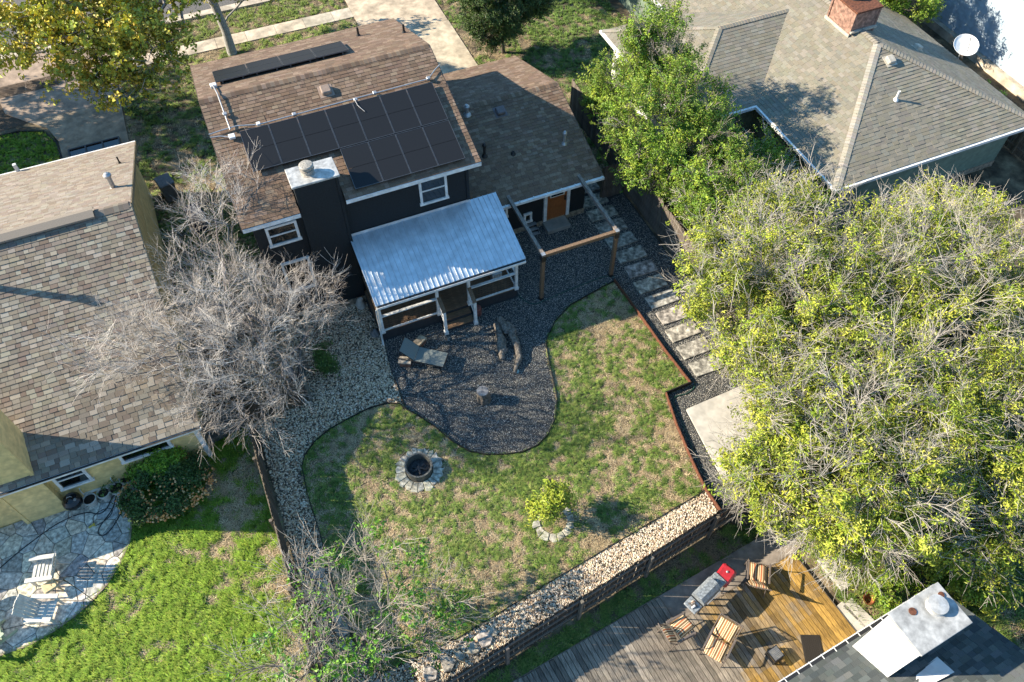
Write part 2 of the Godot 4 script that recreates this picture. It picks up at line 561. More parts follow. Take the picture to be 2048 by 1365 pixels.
func voronoi(area: PackedVector2Array, cell: float, gap: float) -> Array:  # irregular stones that fill an area
	var lo := Vector2(INF, INF)
	var hi := -lo
	for q in area:
		lo = lo.min(q)
		hi = hi.max(q)
	var seeds := []
	var x := lo.x
	while x < hi.x + cell:
		var z := lo.y
		while z < hi.y + cell:
			if rng.randf() < 0.88:
				seeds.append(Vector2(x + rnd(-0.46, 0.46) * cell, z + rnd(-0.46, 0.46) * cell))
			z += cell
		x += cell
	var out := []
	for s in seeds:
		var poly_now := PackedVector2Array([s + Vector2(-1, -1) * cell * 1.6, s + Vector2(1, -1) * cell * 1.6, s + Vector2(1, 1) * cell * 1.6, s + Vector2(-1, 1) * cell * 1.6])
		for t in seeds:
			if t == s or s.distance_to(t) > cell * 3.2:
				continue
			var nrm: Vector2 = (t - s).normalized()
			var lim: float = s.distance_to(t) * 0.5 - gap
			var cut := PackedVector2Array()
			for i in poly_now.size():
				var a := poly_now[i]
				var b := poly_now[(i + 1) % poly_now.size()]
				var da: float = (a - s).dot(nrm) - lim
				var db: float = (b - s).dot(nrm) - lim
				if da <= 0.0:
					cut.append(a)
				if da * db < 0.0:
					cut.append(a.lerp(b, da / (da - db)))
			poly_now = cut
		if poly_now.size() < 3:
			continue
		for r in Geometry2D.intersect_polygons(poly_now, area):
			if r.size() >= 3 and not Geometry2D.is_polygon_clockwise(r):
				out.append(r)
	return out


# ---- roofs ------------------------------------------------------------------------------------------------------------
func span(p: PackedVector2Array, s: float) -> Vector2:  # range of u where the convex outline p crosses the row s
	var lo := INF
	var hi := -INF
	for i in p.size():
		var a := p[i]
		var b := p[(i + 1) % p.size()]
		if (a.y - s) * (b.y - s) <= 0.0 and absf(a.y - b.y) > 1e-6:
			var u := a.x + (b.x - a.x) * (s - a.y) / (b.y - a.y)
			lo = minf(lo, u)
			hi = maxf(hi, u)
	return Vector2(lo, hi)


func shingles(roof: Node3D, o: Vector3, u: Vector3, s: Vector3, outlines: Array, expo: float, w: Vector2, tones: Array, most: int, vary := 0.12, gap := 0.008, thick := 0.011) -> void:
	# overlapping tabs laid in courses on the plane o + u, s (s up the slope); the nearest ones are parts, the rest one part
	var nrm := u.cross(s).normalized()
	if nrm.y < 0.0:
		nrm = -nrm
	var tabs := []
	for outline in outlines:
		var p := poly(outline)
		var smin := INF
		var smax := -INF
		for q in p:
			smin = minf(smin, q.y)
			smax = maxf(smax, q.y)
		var row := 0
		var at := smin
		while at < smax - 0.02:
			var r := span(p, minf(at + expo * 0.5, smax - 0.01))
			if r.y > r.x:
				var x := r.x - rnd(0, w.x)
				while x < r.y:
					var width := rnd(w.x, w.y)
					var a := maxf(x, r.x)
					var b := minf(x + width - gap, r.y)
					if b - a > 0.03:
						tabs.append([a, b, at, minf(expo + 0.03, smax - at + 0.01), rnd(0.6, 1.3) * thick, rng.randi() % tones.size()])
					x += width
			at += expo
			row += 1
	var base := Vector3.ZERO
	var q: Node3D = roof
	while q != self:
		base += q.position
		q = q.get_parent()
	for t in tabs:
		t.append((o + u * t[0] + s * t[2]).distance_squared_to(CAM))
	tabs.sort_custom(func(a, b): return a[6] < b[6])
	var unit := []
	for c in tones:
		for k in 2:
			var m := MB.new()
			m.col = tint(c, vary)
			m.slab([Vector3(0, 0, 0), Vector3(1, 0, 0), Vector3(1, 0, 1), Vector3(0, 0, 1)], Vector3(0, 1, 0))
			unit.append(m.done(M.shingle))
	var rest := MB.new()
	for i in tabs.size():
		var t: Array = tabs[i]
		var a = o + u * t[0] + s * t[2]
		if i < most:
			var up = (nrm * t[4] - s * 0.0)
			var along = s * t[3] - nrm * 0.010
			mi("shingle", unit[t[5] * 2 + (i % 2)], roof, Transform3D(Basis(u * (t[1] - t[0]), up, along), a + nrm * 0.004 - base))
		else:
			rest.col = tint(tones[t[5]], vary)
			var du: Vector3 = u * (t[1] - t[0])
			var f0: Vector3 = a + nrm * 0.001
			var t0: Vector3 = a + nrm * (t[4] + 0.004)
			var t1: Vector3 = a + s * t[3] + nrm * 0.003
			rest.face([t0, t0 + du, t1 + du, t1], nrm)
			rest.face([f0, f0 + du, t0 + du, t0], -s)
			rest.face([f0, t0, t1], -u)
			rest.face([f0 + du, t0 + du, t1 + du], u)
	if rest.v.size():
		wpart("shingles", rest, M.shingle, roof).set_meta("kind", "stuff")


func ridge_caps(roof: Node3D, a: Vector3, b: Vector3, tones: Array, w := 0.16, drop := 0.06) -> void:  # overlapping cap shingles along a ridge or hip
	var m := MB.new()
	var f := (b - a).normalized()
	var side := f.cross(Vector3.UP).normalized()
	var up := side.cross(f)
	var n := int(a.distance_to(b) / 0.15)
	for i in n:
		m.col = tint(tones[rng.randi() % tones.size()], 0.1)
		var p := a + f * (i * 0.15)
		var q := p + f * 0.17
		var h0 := up * 0.045
		var h1 := up * 0.03
		for sgn in [-1.0, 1.0]:
			var e: Vector3 = side * w * sgn - up * drop
			m.face([p + h0, q + h1, q + h1 + e, p + h0 + e], up + side * sgn * 0.4)
		m.face([p + h0, p + h0 + side * w - up * drop, p + side * w - up * drop, p], -f)
		m.face([p + h0, p + h0 - side * w - up * drop, p - side * w - up * drop, p], -f)
	wpart("ridge_cap", m, M.shingle, roof).set_meta("kind", "stuff")


func vent_pipe(house: Node3D, at: Vector3, h: float, r: float, m: Material, cap := false) -> void:
	var b := MB.new()
	b.lathe(at, [[r, -0.25], [r, h], [r * 0.7, h], [r * 0.7, h - 0.05]], 10)
	b.lathe(at, [[r * 2.4, -0.03], [r * 2.0, 0.02], [r * 1.1, 0.10]], 10)
	if cap:
		b.lathe(at + Vector3.UP * h, [[r * 1.5, -0.05], [r * 1.6, 0.03], [r * 0.8, 0.10], [0.0, 0.12]], 10)
	wpart("vent_pipe", b, m, house)


func box_vent(house: Node3D, at: Vector3, s: Vector3, n: Vector3, m: Material) -> void:
	var b := MB.new()
	var up := n.normalized()
	var x := Vector3.RIGHT
	var z := x.cross(up)
	x = up.cross(z)
	var bas := Basis(x, up, z)
	b.box(at + up * 0.012, Vector3(0.5, 0.012, 0.5), bas)
	b.rbox(at + up * (0.02 + 0.075), Vector3(0.34, 0.15, 0.34), 0.03, bas)
	wpart("roof_vent", b, m, house)


func window(house: Node3D, c: Vector3, w: float, h: float, out: Vector3, frame: Material, sash := true, called := "window") -> void:
	var side := Vector3.UP.cross(out).normalized()
	var b := MB.new()
	var bas := Basis(side, Vector3.UP, out)
	var t := 0.09
	b.box(c + Vector3.UP * (h / 2 - t / 2) + out * 0.035, Vector3(w, t, 0.09), bas)
	b.box(c - Vector3.UP * (h / 2 - t / 2) + out * 0.04, Vector3(w + 0.06, t, 0.10), bas)
	for s in [-1, 1]:
		b.box(c + side * s * (w / 2 - t / 2) + out * 0.03, Vector3(t, h - 2 * t, 0.09), bas)
	if sash:
		b.box(c + Vector3.UP * 0.02 + out * 0.035, Vector3(w - 2 * t, 0.05, 0.06), bas)
	var f := wpart(called, b, frame, house)
	var g := MB.new()
	for s in ([-1, 1] if sash else [0]):
		var hh: float = (h - 2 * t) / (2.0 if sash else 1.0)
		var k := MB.new()
		k.box(c + Vector3.UP * s * hh * 0.5 + out * 0.032, Vector3(w - 2 * t, hh - 0.02, 0.012), bas)
		wpart("pane", k, M.glass, f)


func laps(house: Node3D, a: Vector3, b: Vector3, y0: float, y1: float, out: Vector3, m: Material, step := 0.18) -> void:  # lap siding on a wall between a and b
	var s := MB.new()
	var y := y0
	while y < y1 - 0.02:
		var top := minf(y + step, y1)
		var p := Vector3(a.x, y, a.z)
		var q := Vector3(b.x, y, b.z)
		var up := Vector3.UP * (top - y)
		s.face([p + out * 0.022, q + out * 0.022, q + up + out * 0.004, p + up + out * 0.004], out)
		s.face([p + out * 0.022, q + out * 0.022, q + out * 0.002, p + out * 0.002], Vector3.DOWN)
		y += step
	wpart("siding", s, m, house).set_meta("kind", "stuff")


# ---- trees ------------------------------------------------------------------------------------------------------------
func grow(trunk: Array, blobs: Array, count: int, step: float, wander: float, droop := 0.0, weight := 0.4) -> Dictionary:
	# branches reach out from the trunk to points spread through the crown; blobs are [centre, radii, share]
	var pos := PackedVector3Array()
	var par := PackedInt32Array()
	var length := PackedFloat32Array()
	for i in trunk.size():
		pos.append(trunk[i])
		par.append(i - 1)
		length.append(0.0 if i == 0 else length[i - 1] + trunk[i].distance_to(trunk[i - 1]))
	var top: Vector3 = trunk[-1]
	var goals := []
	for b in blobs:
		for i in int(count * b[2]):
			var d := Vector3(rng.randfn(), rng.randfn(), rng.randfn()).normalized()
			goals.append(b[0] + d * pow(rng.randf(), 0.42) * b[1])
	goals.sort_custom(func(a, b): return a.distance_squared_to(top) < b.distance_squared_to(top))
	var first := maxi(trunk.size() / 3, 1)
	for g in goals:
		if g.y < 0.5:
			continue
		var best := -1
		var cost := INF
		for i in range(first, pos.size()):
			var d: float = pos[i].distance_to(g)
			if d + weight * length[i] < cost:
				var c := d + weight * length[i]
				if pos[i].y > g.y + 0.2:
					c += (pos[i].y - g.y) * 0.25
				if c < cost:
					cost = c
					best = i
		var a := pos[best]
		var d: float = a.distance_to(g)
		var n := maxi(1, int(ceil(d / step)))
		var dir := (a - pos[maxi(par[best], 0)]).normalized()
		var ctrl := a + dir * d * 0.3
		var prev := best
		var off := Vector3.ZERO
		for k in range(1, n + 1):
			var t := float(k) / n
			var p: Vector3 = a.lerp(ctrl, t).lerp(ctrl.lerp(g, t), t)
			off = off * 0.6 + Vector3(rnd(-1, 1), rnd(-0.8, 0.9), rnd(-1, 1)) * wander * step
			p += off - Vector3.UP * droop * d * sin(t * PI)
			length.append(length[prev] + pos[prev].distance_to(p))
			pos.append(p)
			par.append(prev)
			prev = pos.size() - 1
	var tips := PackedFloat32Array()
	tips.resize(pos.size())
	var kids := PackedInt32Array()
	kids.resize(pos.size())
	for i in range(pos.size() - 1, 0, -1):
		if kids[i] == 0:
			tips[i] = 1.0
		if par[i] >= 0:
			tips[par[i]] += tips[i]
			kids[par[i]] += 1
	return {"pos": pos, "par": par, "tips": tips, "kids": kids}


func limbs(t: Node3D, g: Dictionary, r_tip: float, power: float, thick: float, tone: Color, flare := 1.25) -> void:
	# thick wood is the trunk, one mesh; thinner wood the branches
	var pos: PackedVector3Array = g.pos
	var par: PackedInt32Array = g.par
	var tips: PackedFloat32Array = g.tips
	var heir := PackedInt32Array()
	heir.resize(pos.size())
	heir.fill(-1)
	for i in range(1, pos.size()):
		var p := par[i]
		if heir[p] < 0 or tips[i] > tips[heir[p]]:
			heir[p] = i
	var big := MB.new()
	var small := MB.new()
	for i in pos.size():
		if i > 0 and heir[par[i]] == i:
			continue
		var line := []
		var rad := []
		if i > 0:
			line.append(pos[par[i]])
			rad.append(r_tip * pow(tips[i], power))
		var k := i
		while k >= 0:
			line.append(pos[k])
			rad.append(r_tip * pow(maxf(tips[k], 1.0), power) * (flare if k == 0 else 1.0))
			k = heir[k]
		if line.size() < 2:
			continue
		rad[-1] *= 0.6
		var r0: float = rad[0]
		var b := big if r0 > thick else small
		b.col = tint(tone, 0.15)
		b.tube(line, rad, 9 if r0 > 0.09 else (6 if r0 > 0.03 else 4), false)
	if big.v.size():
		wpart("trunk", big, M.bark, t)
	if small.v.size():
		wpart("branches", small, M.bark, t).set_meta("kind", "stuff")


func twig_mesh(len: float, forks: int, r: float, curl: float, tone: Color) -> ArrayMesh:
	var b := MB.new()
	b.col = tone
	var stem := [Vector3.ZERO]
	var dir := Vector3.UP
	var rad := [r]
	for i in 5:
		dir = (dir + Vector3(rnd(-1, 1), rnd(-0.3, 0.5), rnd(-1, 1)) * curl).normalized()
		stem.append(stem[-1] + dir * len / 5)
		rad.append(r * (1.0 - 0.13 * (i + 1)))
	b.tube(stem, rad, 3, false)
	for f in forks:
		var k := 1 + f % 4
		var d = (stem[k + 1] - stem[k]).normalized()
		var a := rnd(0, TAU)
		d = (d + Vector3(cos(a), rnd(-0.1, 0.5), sin(a)) * rnd(0.6, 1.1)).normalized()
		var line := [stem[k]]
		var rr := [r * 0.75]
		var l := len * rnd(0.25, 0.6)
		for i in 3:
			d = (d + Vector3(rnd(-1, 1), rnd(-0.2, 0.7), rnd(-1, 1)) * curl * 1.2).normalized()
			line.append(line[-1] + d * l / 3)
			rr.append(r * (0.65 - 0.12 * i))
		b.tube(line, rr, 3, false)
		if f % 2 == 0:
			var e = (d + Vector3(rnd(-1, 1), 0.2, rnd(-1, 1))).normalized()
			b.tube([line[2], line[2] + e * l * 0.3, line[2] + e * l * 0.55 + Vector3.UP * l * 0.08], [r * 0.45, r * 0.4, r * 0.3], 3, false)
	return b.done(M.twig)


func sprig_mesh(n: int, reach: float, leaf: Vector2, tone: Color, vary: float) -> ArrayMesh:  # a short twig with folded leaves
	var b := MB.new()
	b.col = Color(0.20, 0.16, 0.11)
	b.tube([Vector3.ZERO, Vector3(0, reach * 0.5, reach * 0.06), Vector3(0, reach, 0)], [0.005, 0.004, 0.003], 3, false)
	for i in n:
		b.col = tint(tone, vary)
		var t := float(i + 1) / n
		var at := Vector3(0, reach * t, 0) + Vector3(rnd(-1, 1), rnd(-0.5, 0.5), rnd(-1, 1)) * reach * 0.16
		var a := i * 2.4 + rnd(-0.5, 0.5)
		var d := Vector3(cos(a), rnd(-0.5, 0.45), sin(a)).normalized()
		var w := d.cross(Vector3(rnd(-0.5, 0.5), 1, rnd(-0.5, 0.5))).normalized()
		var up := w.cross(d)
		var l := leaf.x * rnd(0.75, 1.25)
		var ww := leaf.y * rnd(0.8, 1.2)
		var mid := at + d * l * 0.5
		var tip := at + d * l - up * l * 0.18
		b.tri(at, mid + w * ww * 0.5 + up * ww * 0.25, tip)
		b.tri(at, tip, mid - w * ww * 0.5 + up * ww * 0.25)
	return b.done(M.leaf)


func dress(t: Node3D, g: Dictionary, thin: float, twigs: Array, twig_n: int, sprigs: Array, sprig_n: int, tones: Array, spread: float, bare_top := 0.0, up := 0.5, hue := 0.16, twig_scale := Vector2(0.6, 1.25)) -> void:
	# twigs and leafy sprigs on the thin wood
	var pos: PackedVector3Array = g.pos
	var par: PackedInt32Array = g.par
	var tips: PackedFloat32Array = g.tips
	var sites := []
	for i in range(1, pos.size()):
		if tips[i] <= thin:
			sites.append(i)
	var f := FastNoiseLite.new()
	f.seed = sites.size()
	f.frequency = 0.45
	for pass_no in 2:
		var shapes: Array = twigs if pass_no == 0 else sprigs
		var total := twig_n if pass_no == 0 else sprig_n
		if total == 0:
			continue
		var xs := []
		var cs := []
		for k in shapes.size():
			xs.append([])
			cs.append([])
		var tries := 0
		var made := 0
		while made < total and tries < total * 6:
			tries += 1
			var i: int = sites[rng.randi() % sites.size()]
			var p := pos[i].lerp(pos[par[i]], rng.randf())
			if pass_no == 1:
				p += Vector3(rng.randfn(), rng.randfn() * 0.6, rng.randfn()) * spread
				if f.get_noise_3dv(p * 1.6) < 0.02 + rnd(-0.15, 0.15):
					continue
				if bare_top > 0.0 and p.y > bare_top and rng.randf() < 0.7:
					continue
				if p.y < 0.15:
					continue
			var dir := (pos[i] - pos[par[i]]).normalized()
			dir = (dir * 0.9 + Vector3(rnd(-1, 1), rnd(-0.7, 0.9) + up, rnd(-1, 1)) * 0.75).normalized()
			var side := dir.cross(Vector3(rnd(-1, 1), rnd(-1, 1), rnd(-1, 1))).normalized()
			if side.length() < 0.5:
				continue
			var s := rnd(twig_scale.x, twig_scale.y) if pass_no == 0 else rnd(0.7, 1.25)
			var b := Basis(side, dir, side.cross(dir)).scaled_local(Vector3(s, s, s))
			var k := made % shapes.size()
			xs[k].append(Transform3D(b, p - t.position))
			if pass_no == 0:
				var q := rnd(0.75, 1.2)
				cs[k].append(Color(q, q, q))
			else:
				var c: Color = tones[rng.randi() % tones.size()]
				var q := 1.0 + f.get_noise_3dv(p * 0.8) * 0.4
				cs[k].append(tint(Color(c.r * q, c.g * q, c.b * q), hue))
			made += 1
		for k in shapes.size():
			if xs[k].size():
				copies("twigs" if pass_no == 0 else "leaves", shapes[k], xs[k], cs[k], t)


func bush(called: String, label: String, at: Vector3, r: Vector3, stems: int, sprigs: Array, n: int, tones: Array, stem_tone: Color, cat := "shrub") -> Node3D:
	var t := thing(called, label, cat, at)
	var trunk := [at, at + Vector3.UP * r.y * 0.2, at + Vector3.UP * r.y * 0.4]
	var g := grow(trunk, [[at + Vector3.UP * r.y, r, 1.0]], stems, 0.15, 0.3, 0.0, 0.2)
	limbs(t, g, 0.005, 0.42, 0.03, stem_tone)
	dress(t, g, 8, [], 0, sprigs, n, tones, minf(r.x, r.y) * 0.16)
	return t


func fence_panel(f: Node3D, a: Vector3, b: Vector3, h: float, side: Vector3, tones: Array, rail_tone: Color, w := 0.14, gap := 0.012, lean := 0.01) -> void:
	# pickets from a to b on the far side of side; rails and posts stand on side
	var d := (b - a).normalized()
	var n := int(a.distance_to(b) / (w + gap))
	var meshes := []
	for t in tones:
		for k in 2:
			var m := MB.new()
			m.col = tint(t, 0.15)
			m.face([Vector3(-w / 2, 0, 0.009), Vector3(w / 2, 0, 0.009), Vector3(w / 2, h - 0.03, 0.009), Vector3(w / 2 - 0.03, h, 0.009), Vector3(-w / 2 + 0.03, h, 0.009), Vector3(-w / 2, h - 0.03, 0.009)], Vector3.BACK)
			m.face([Vector3(-w / 2, 0, -0.009), Vector3(w / 2, 0, -0.009), Vector3(w / 2, h - 0.03, -0.009), Vector3(w / 2 - 0.03, h, -0.009), Vector3(-w / 2 + 0.03, h, -0.009), Vector3(-w / 2, h - 0.03, -0.009)], Vector3.FORWARD)
			m.box(Vector3(-w / 2 + 0.001, (h - 0.03) / 2, 0), Vector3(0.002, h - 0.03, 0.0178))
			m.box(Vector3(w / 2 - 0.001, (h - 0.03) / 2, 0), Vector3(0.002, h - 0.03, 0.0178))
			m.box(Vector3(0, h - 0.001, 0), Vector3(w - 0.06, 0.002, 0.0178))
			meshes.append(m.done(M.gray_wood))
	for i in n:
		var p := a + d * (i + 0.5) * (w + gap) - f.position
		var bas := Basis(d, Vector3.UP, d.cross(Vector3.UP)).rotated(d, rnd(-lean, lean)).rotated(Vector3.UP, rnd(-0.03, 0.03))
		mi("picket", meshes[rng.randi() % meshes.size()], f, Transform3D(bas.scaled_local(Vector3(1, rnd(0.985, 1.015), 1)), p))
	for y in [0.3, h * 0.52, h - 0.22]:
		var m := MB.new()
		m.col = tint(rail_tone, 0.1)
		m.beam(a + side * 0.032 + Vector3.UP * y, b + side * 0.032 + Vector3.UP * y, 0.04, 0.085)
		wpart("rail", m, M.gray_wood, f)
	var k := maxi(1, int(round(a.distance_to(b) / 2.4)))
	for i in k + 1:
		var p := a.lerp(b, float(i) / k) + side * 0.10
		var m := MB.new()
		m.col = tint(rail_tone, 0.15)
		m.box(p + Vector3.UP * (h - 0.08) * 0.5, Vector3(0.09, h - 0.08, 0.09), Basis(d, Vector3.UP, d.cross(Vector3.UP)))
		wpart("post", m, M.gray_wood, f)


func planks(parent: Node3D, o: Vector3, along: Vector3, across: Vector3, length: float, n: int, w: float, t: float, gap: float, m: Material, tone_of: Callable, called := "plank") -> void:
	for i in n:
		var b := MB.new()
		var k := 12
		var p := o + across * (i * (w + gap))
		var q := p + across * w
		var up := Vector3.UP * t
		var jut := rnd(-0.015, 0.015)
		for j in k:
			var a0: Vector3 = along * (length * j / k + (jut if j == 0 else 0.0))
			var a1: Vector3 = along * (length * (j + 1) / k + (jut if j == k - 1 else 0.0))
			b.col = tone_of.call(i, float(j) / k)
			b.face([p + a0 + up, q + a0 + up, q + a1 + up, p + a1 + up], Vector3.UP)
			b.face([p + a0, p + a1, p + a1 + up, p + a0 + up], -across)
			b.face([q + a0, q + a1, q + a1 + up, q + a0 + up], across)
		b.face([p, q, q + up, p + up], -along)
		b.face([p + along * length, q + along * length, q + along * length + up, p + along * length + up], along)
		wpart(called, b, m, parent)


func build_ground() -> void:
	var b := MB.new()
	b.col = Color(0.30, 0.235, 0.14)
	b.face([Vector3(-260, 0, -320), Vector3(260, 0, -320), Vector3(260, 0, 120), Vector3(-260, 0, 120)], Vector3.UP)
	structure("ground", b, mat("dry_ground", Color(1.05, 1.05, 1.05), 1.0, Vector3.ONE * 0.22, "blotch", 0.6))
	sheet("lawn", LAWN, 0.012, mat("lawn_soil", Color(0.36, 0.27, 0.16), 1.0, Vector3.ONE * 0.5, "blotch", 0.8))
	sheet("gravel_yard", [Vector2(2.42, -22), Vector2(14.3, -22), Vector2(14.3, -7.3), Vector2(10.2, -6.9), Vector2(10.2, -8.6), Vector2(2.42, -11.0)], 0.006, M.gravel_base)
	sheet("rock_bed", ROCKS_LEFT, 0.010, M.rock_base)
	sheet("rock_strip", ROCKS_BACK, 0.010, M.rock_base)
	sheet("west_lawn", LAWN_WEST, 0.008, mat("west_soil", Color(0.22, 0.21, 0.08), 1.0, Vector3.ONE * 0.5, "blotch", 0.8))
	# the street front
	sheet("street", [Vector2(-90, -50.5), Vector2(90, -50.5), Vector2(90, -42.0), Vector2(-90, -42.0)], 0.004, M.asphalt)
	var k := MB.new()
	for s in [[-90, 7.6], [11.9, 90]]:
		k.box(Vector3((s[0] + s[1]) * 0.5, 0.05, -41.75), Vector3(s[1] - s[0], 0.14, 0.45))
	structure("kerb", k, M.concrete)
	var w := MB.new()
	var x := -40.0
	while x < 60.0:
		var e2 := minf(x + 1.5, 7.52) if x < 7.5 else x + 1.5
		if e2 - x > 0.1 and (x < 7.5 or x > 11.9):
			w.col = tint(Color(1, 1, 1), 0.06)
			w.box(Vector3((x + e2) * 0.5, 0.02, -38.92), Vector3(e2 - x - 0.015, 0.06, 0.92))
		x += 1.5
	structure("sidewalk", w, M.concrete)
	var d := MB.new()
	for s in [[-41.9, -36.3], [-36.28, -32.05], [-32.03, -28.0]]:
		d.col = tint(Color(1.02, 0.98, 0.92), 0.05)
		var z: float = s[0]
		var e: float = s[1]
		d.prism(PackedVector2Array([Vector2(7.55 if z < -38 else 7.5, z), Vector2(11.9, z), Vector2(11.88, e), Vector2(7.5, e)]), -0.02, 0.05)
	structure("driveway", d, M.concrete)
	var l := MB.new()
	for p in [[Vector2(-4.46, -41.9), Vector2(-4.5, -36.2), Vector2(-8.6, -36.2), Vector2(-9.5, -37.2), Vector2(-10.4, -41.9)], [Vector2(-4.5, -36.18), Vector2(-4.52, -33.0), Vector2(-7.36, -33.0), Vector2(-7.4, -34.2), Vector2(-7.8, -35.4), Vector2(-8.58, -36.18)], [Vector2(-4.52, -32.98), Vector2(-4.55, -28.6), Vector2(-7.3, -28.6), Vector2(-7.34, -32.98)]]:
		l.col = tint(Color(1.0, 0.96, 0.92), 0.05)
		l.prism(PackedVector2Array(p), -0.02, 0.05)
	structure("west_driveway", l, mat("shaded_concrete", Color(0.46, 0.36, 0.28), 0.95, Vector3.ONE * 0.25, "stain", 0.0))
	# concrete slab and stepping slabs of the side yard
	var s := MB.new()
	s.prism(PackedVector2Array([Vector2(11.25, -11.06), Vector2(13.9, -11.15), Vector2(13.7, -8.1), Vector2(10.98, -8.22)]), -0.02, 0.10)
	structure("concrete_pad", s, M.slab_concrete)
	var path := thing("paver_path", "", "", Vector3(12.9, 0, -22.2))
	path.set_meta("kind", "structure")
	for i in 13:
		var z := -22.35 + i * 0.83
		var m := MB.new()
		m.col = tint(Color(0.72, 0.68, 0.58) if i < 7 else Color(0.80, 0.74, 0.61), 0.08)
		m.rbox(Vector3(12.9 + rnd(-0.04, 0.04), 0.02, z), Vector3(1.2, 0.09, 0.62), 0.012, Basis(Vector3.UP, rnd(-0.035, 0.035)))
		wpart("paver", m, mat("paver_stone", Color(1, 1, 1), 0.95, Vector3.ONE * 0.9, "blotch", 0.6), path)
	# flagstone patio of the west neighbour
	var pt := MB.new()
	pt.prism(poly(PATIO_WEST), -0.02, 0.035)
	var patio := structure("flagstone_patio", pt, mat("mortar", Color(0.34, 0.32, 0.28), 1.0, Vector3.ONE, "blotch", 0.6))
	var tones := [Color(0.70, 0.64, 0.53), Color(0.58, 0.55, 0.48), Color(0.78, 0.70, 0.55), Color(0.42, 0.40, 0.36), Color(0.66, 0.57, 0.44)]
	for r in voronoi(poly(PATIO_WEST), 0.5, 0.010):
		var m := MB.new()
		m.col = tint(tones[rng.randi() % 5], 0.12)
		flag(m, r, 0.035, rnd(0.018, 0.032))
		wpart("flagstone", m, mat("flag_stone", Color(1.6, 1.6, 1.6), 0.95, Vector3.ONE * 0.9, "coarse", 0.3), patio)
	var e := MB.new()
	for i in range(2, PATIO_WEST.size() - 2):
		var a: Vector2 = PATIO_WEST[i]
		var c: Vector2 = PATIO_WEST[i + 1]
		e.beam(Vector3(a.x, 0.03, a.y), Vector3(c.x, 0.03, c.y), 0.05, 0.12)
	wpart("border", e, M.foundation, patio)
	var mu := MB.new()
	mu.prism(PackedVector2Array([Vector2(-4.1, -29), Vector2(-0.6, -27.5), Vector2(-0.6, -20.2), Vector2(-0.6, -17.6), Vector2(-2.5, -17.0), Vector2(-2.5, -16.2), Vector2(-4.1, -16.2)]), 0.006, 0.006)
	structure("mulch_side_yard", mu, M.mulch)
	sheet("leaf_bed", [Vector2(-11.5, -38.3), Vector2(-9.6, -38.1), Vector2(-8.35, -36.6), Vector2(-8.2, -36.2), Vector2(-9.0, -36.1), Vector2(-11.5, -35.8)], 0.012, M.mulch)


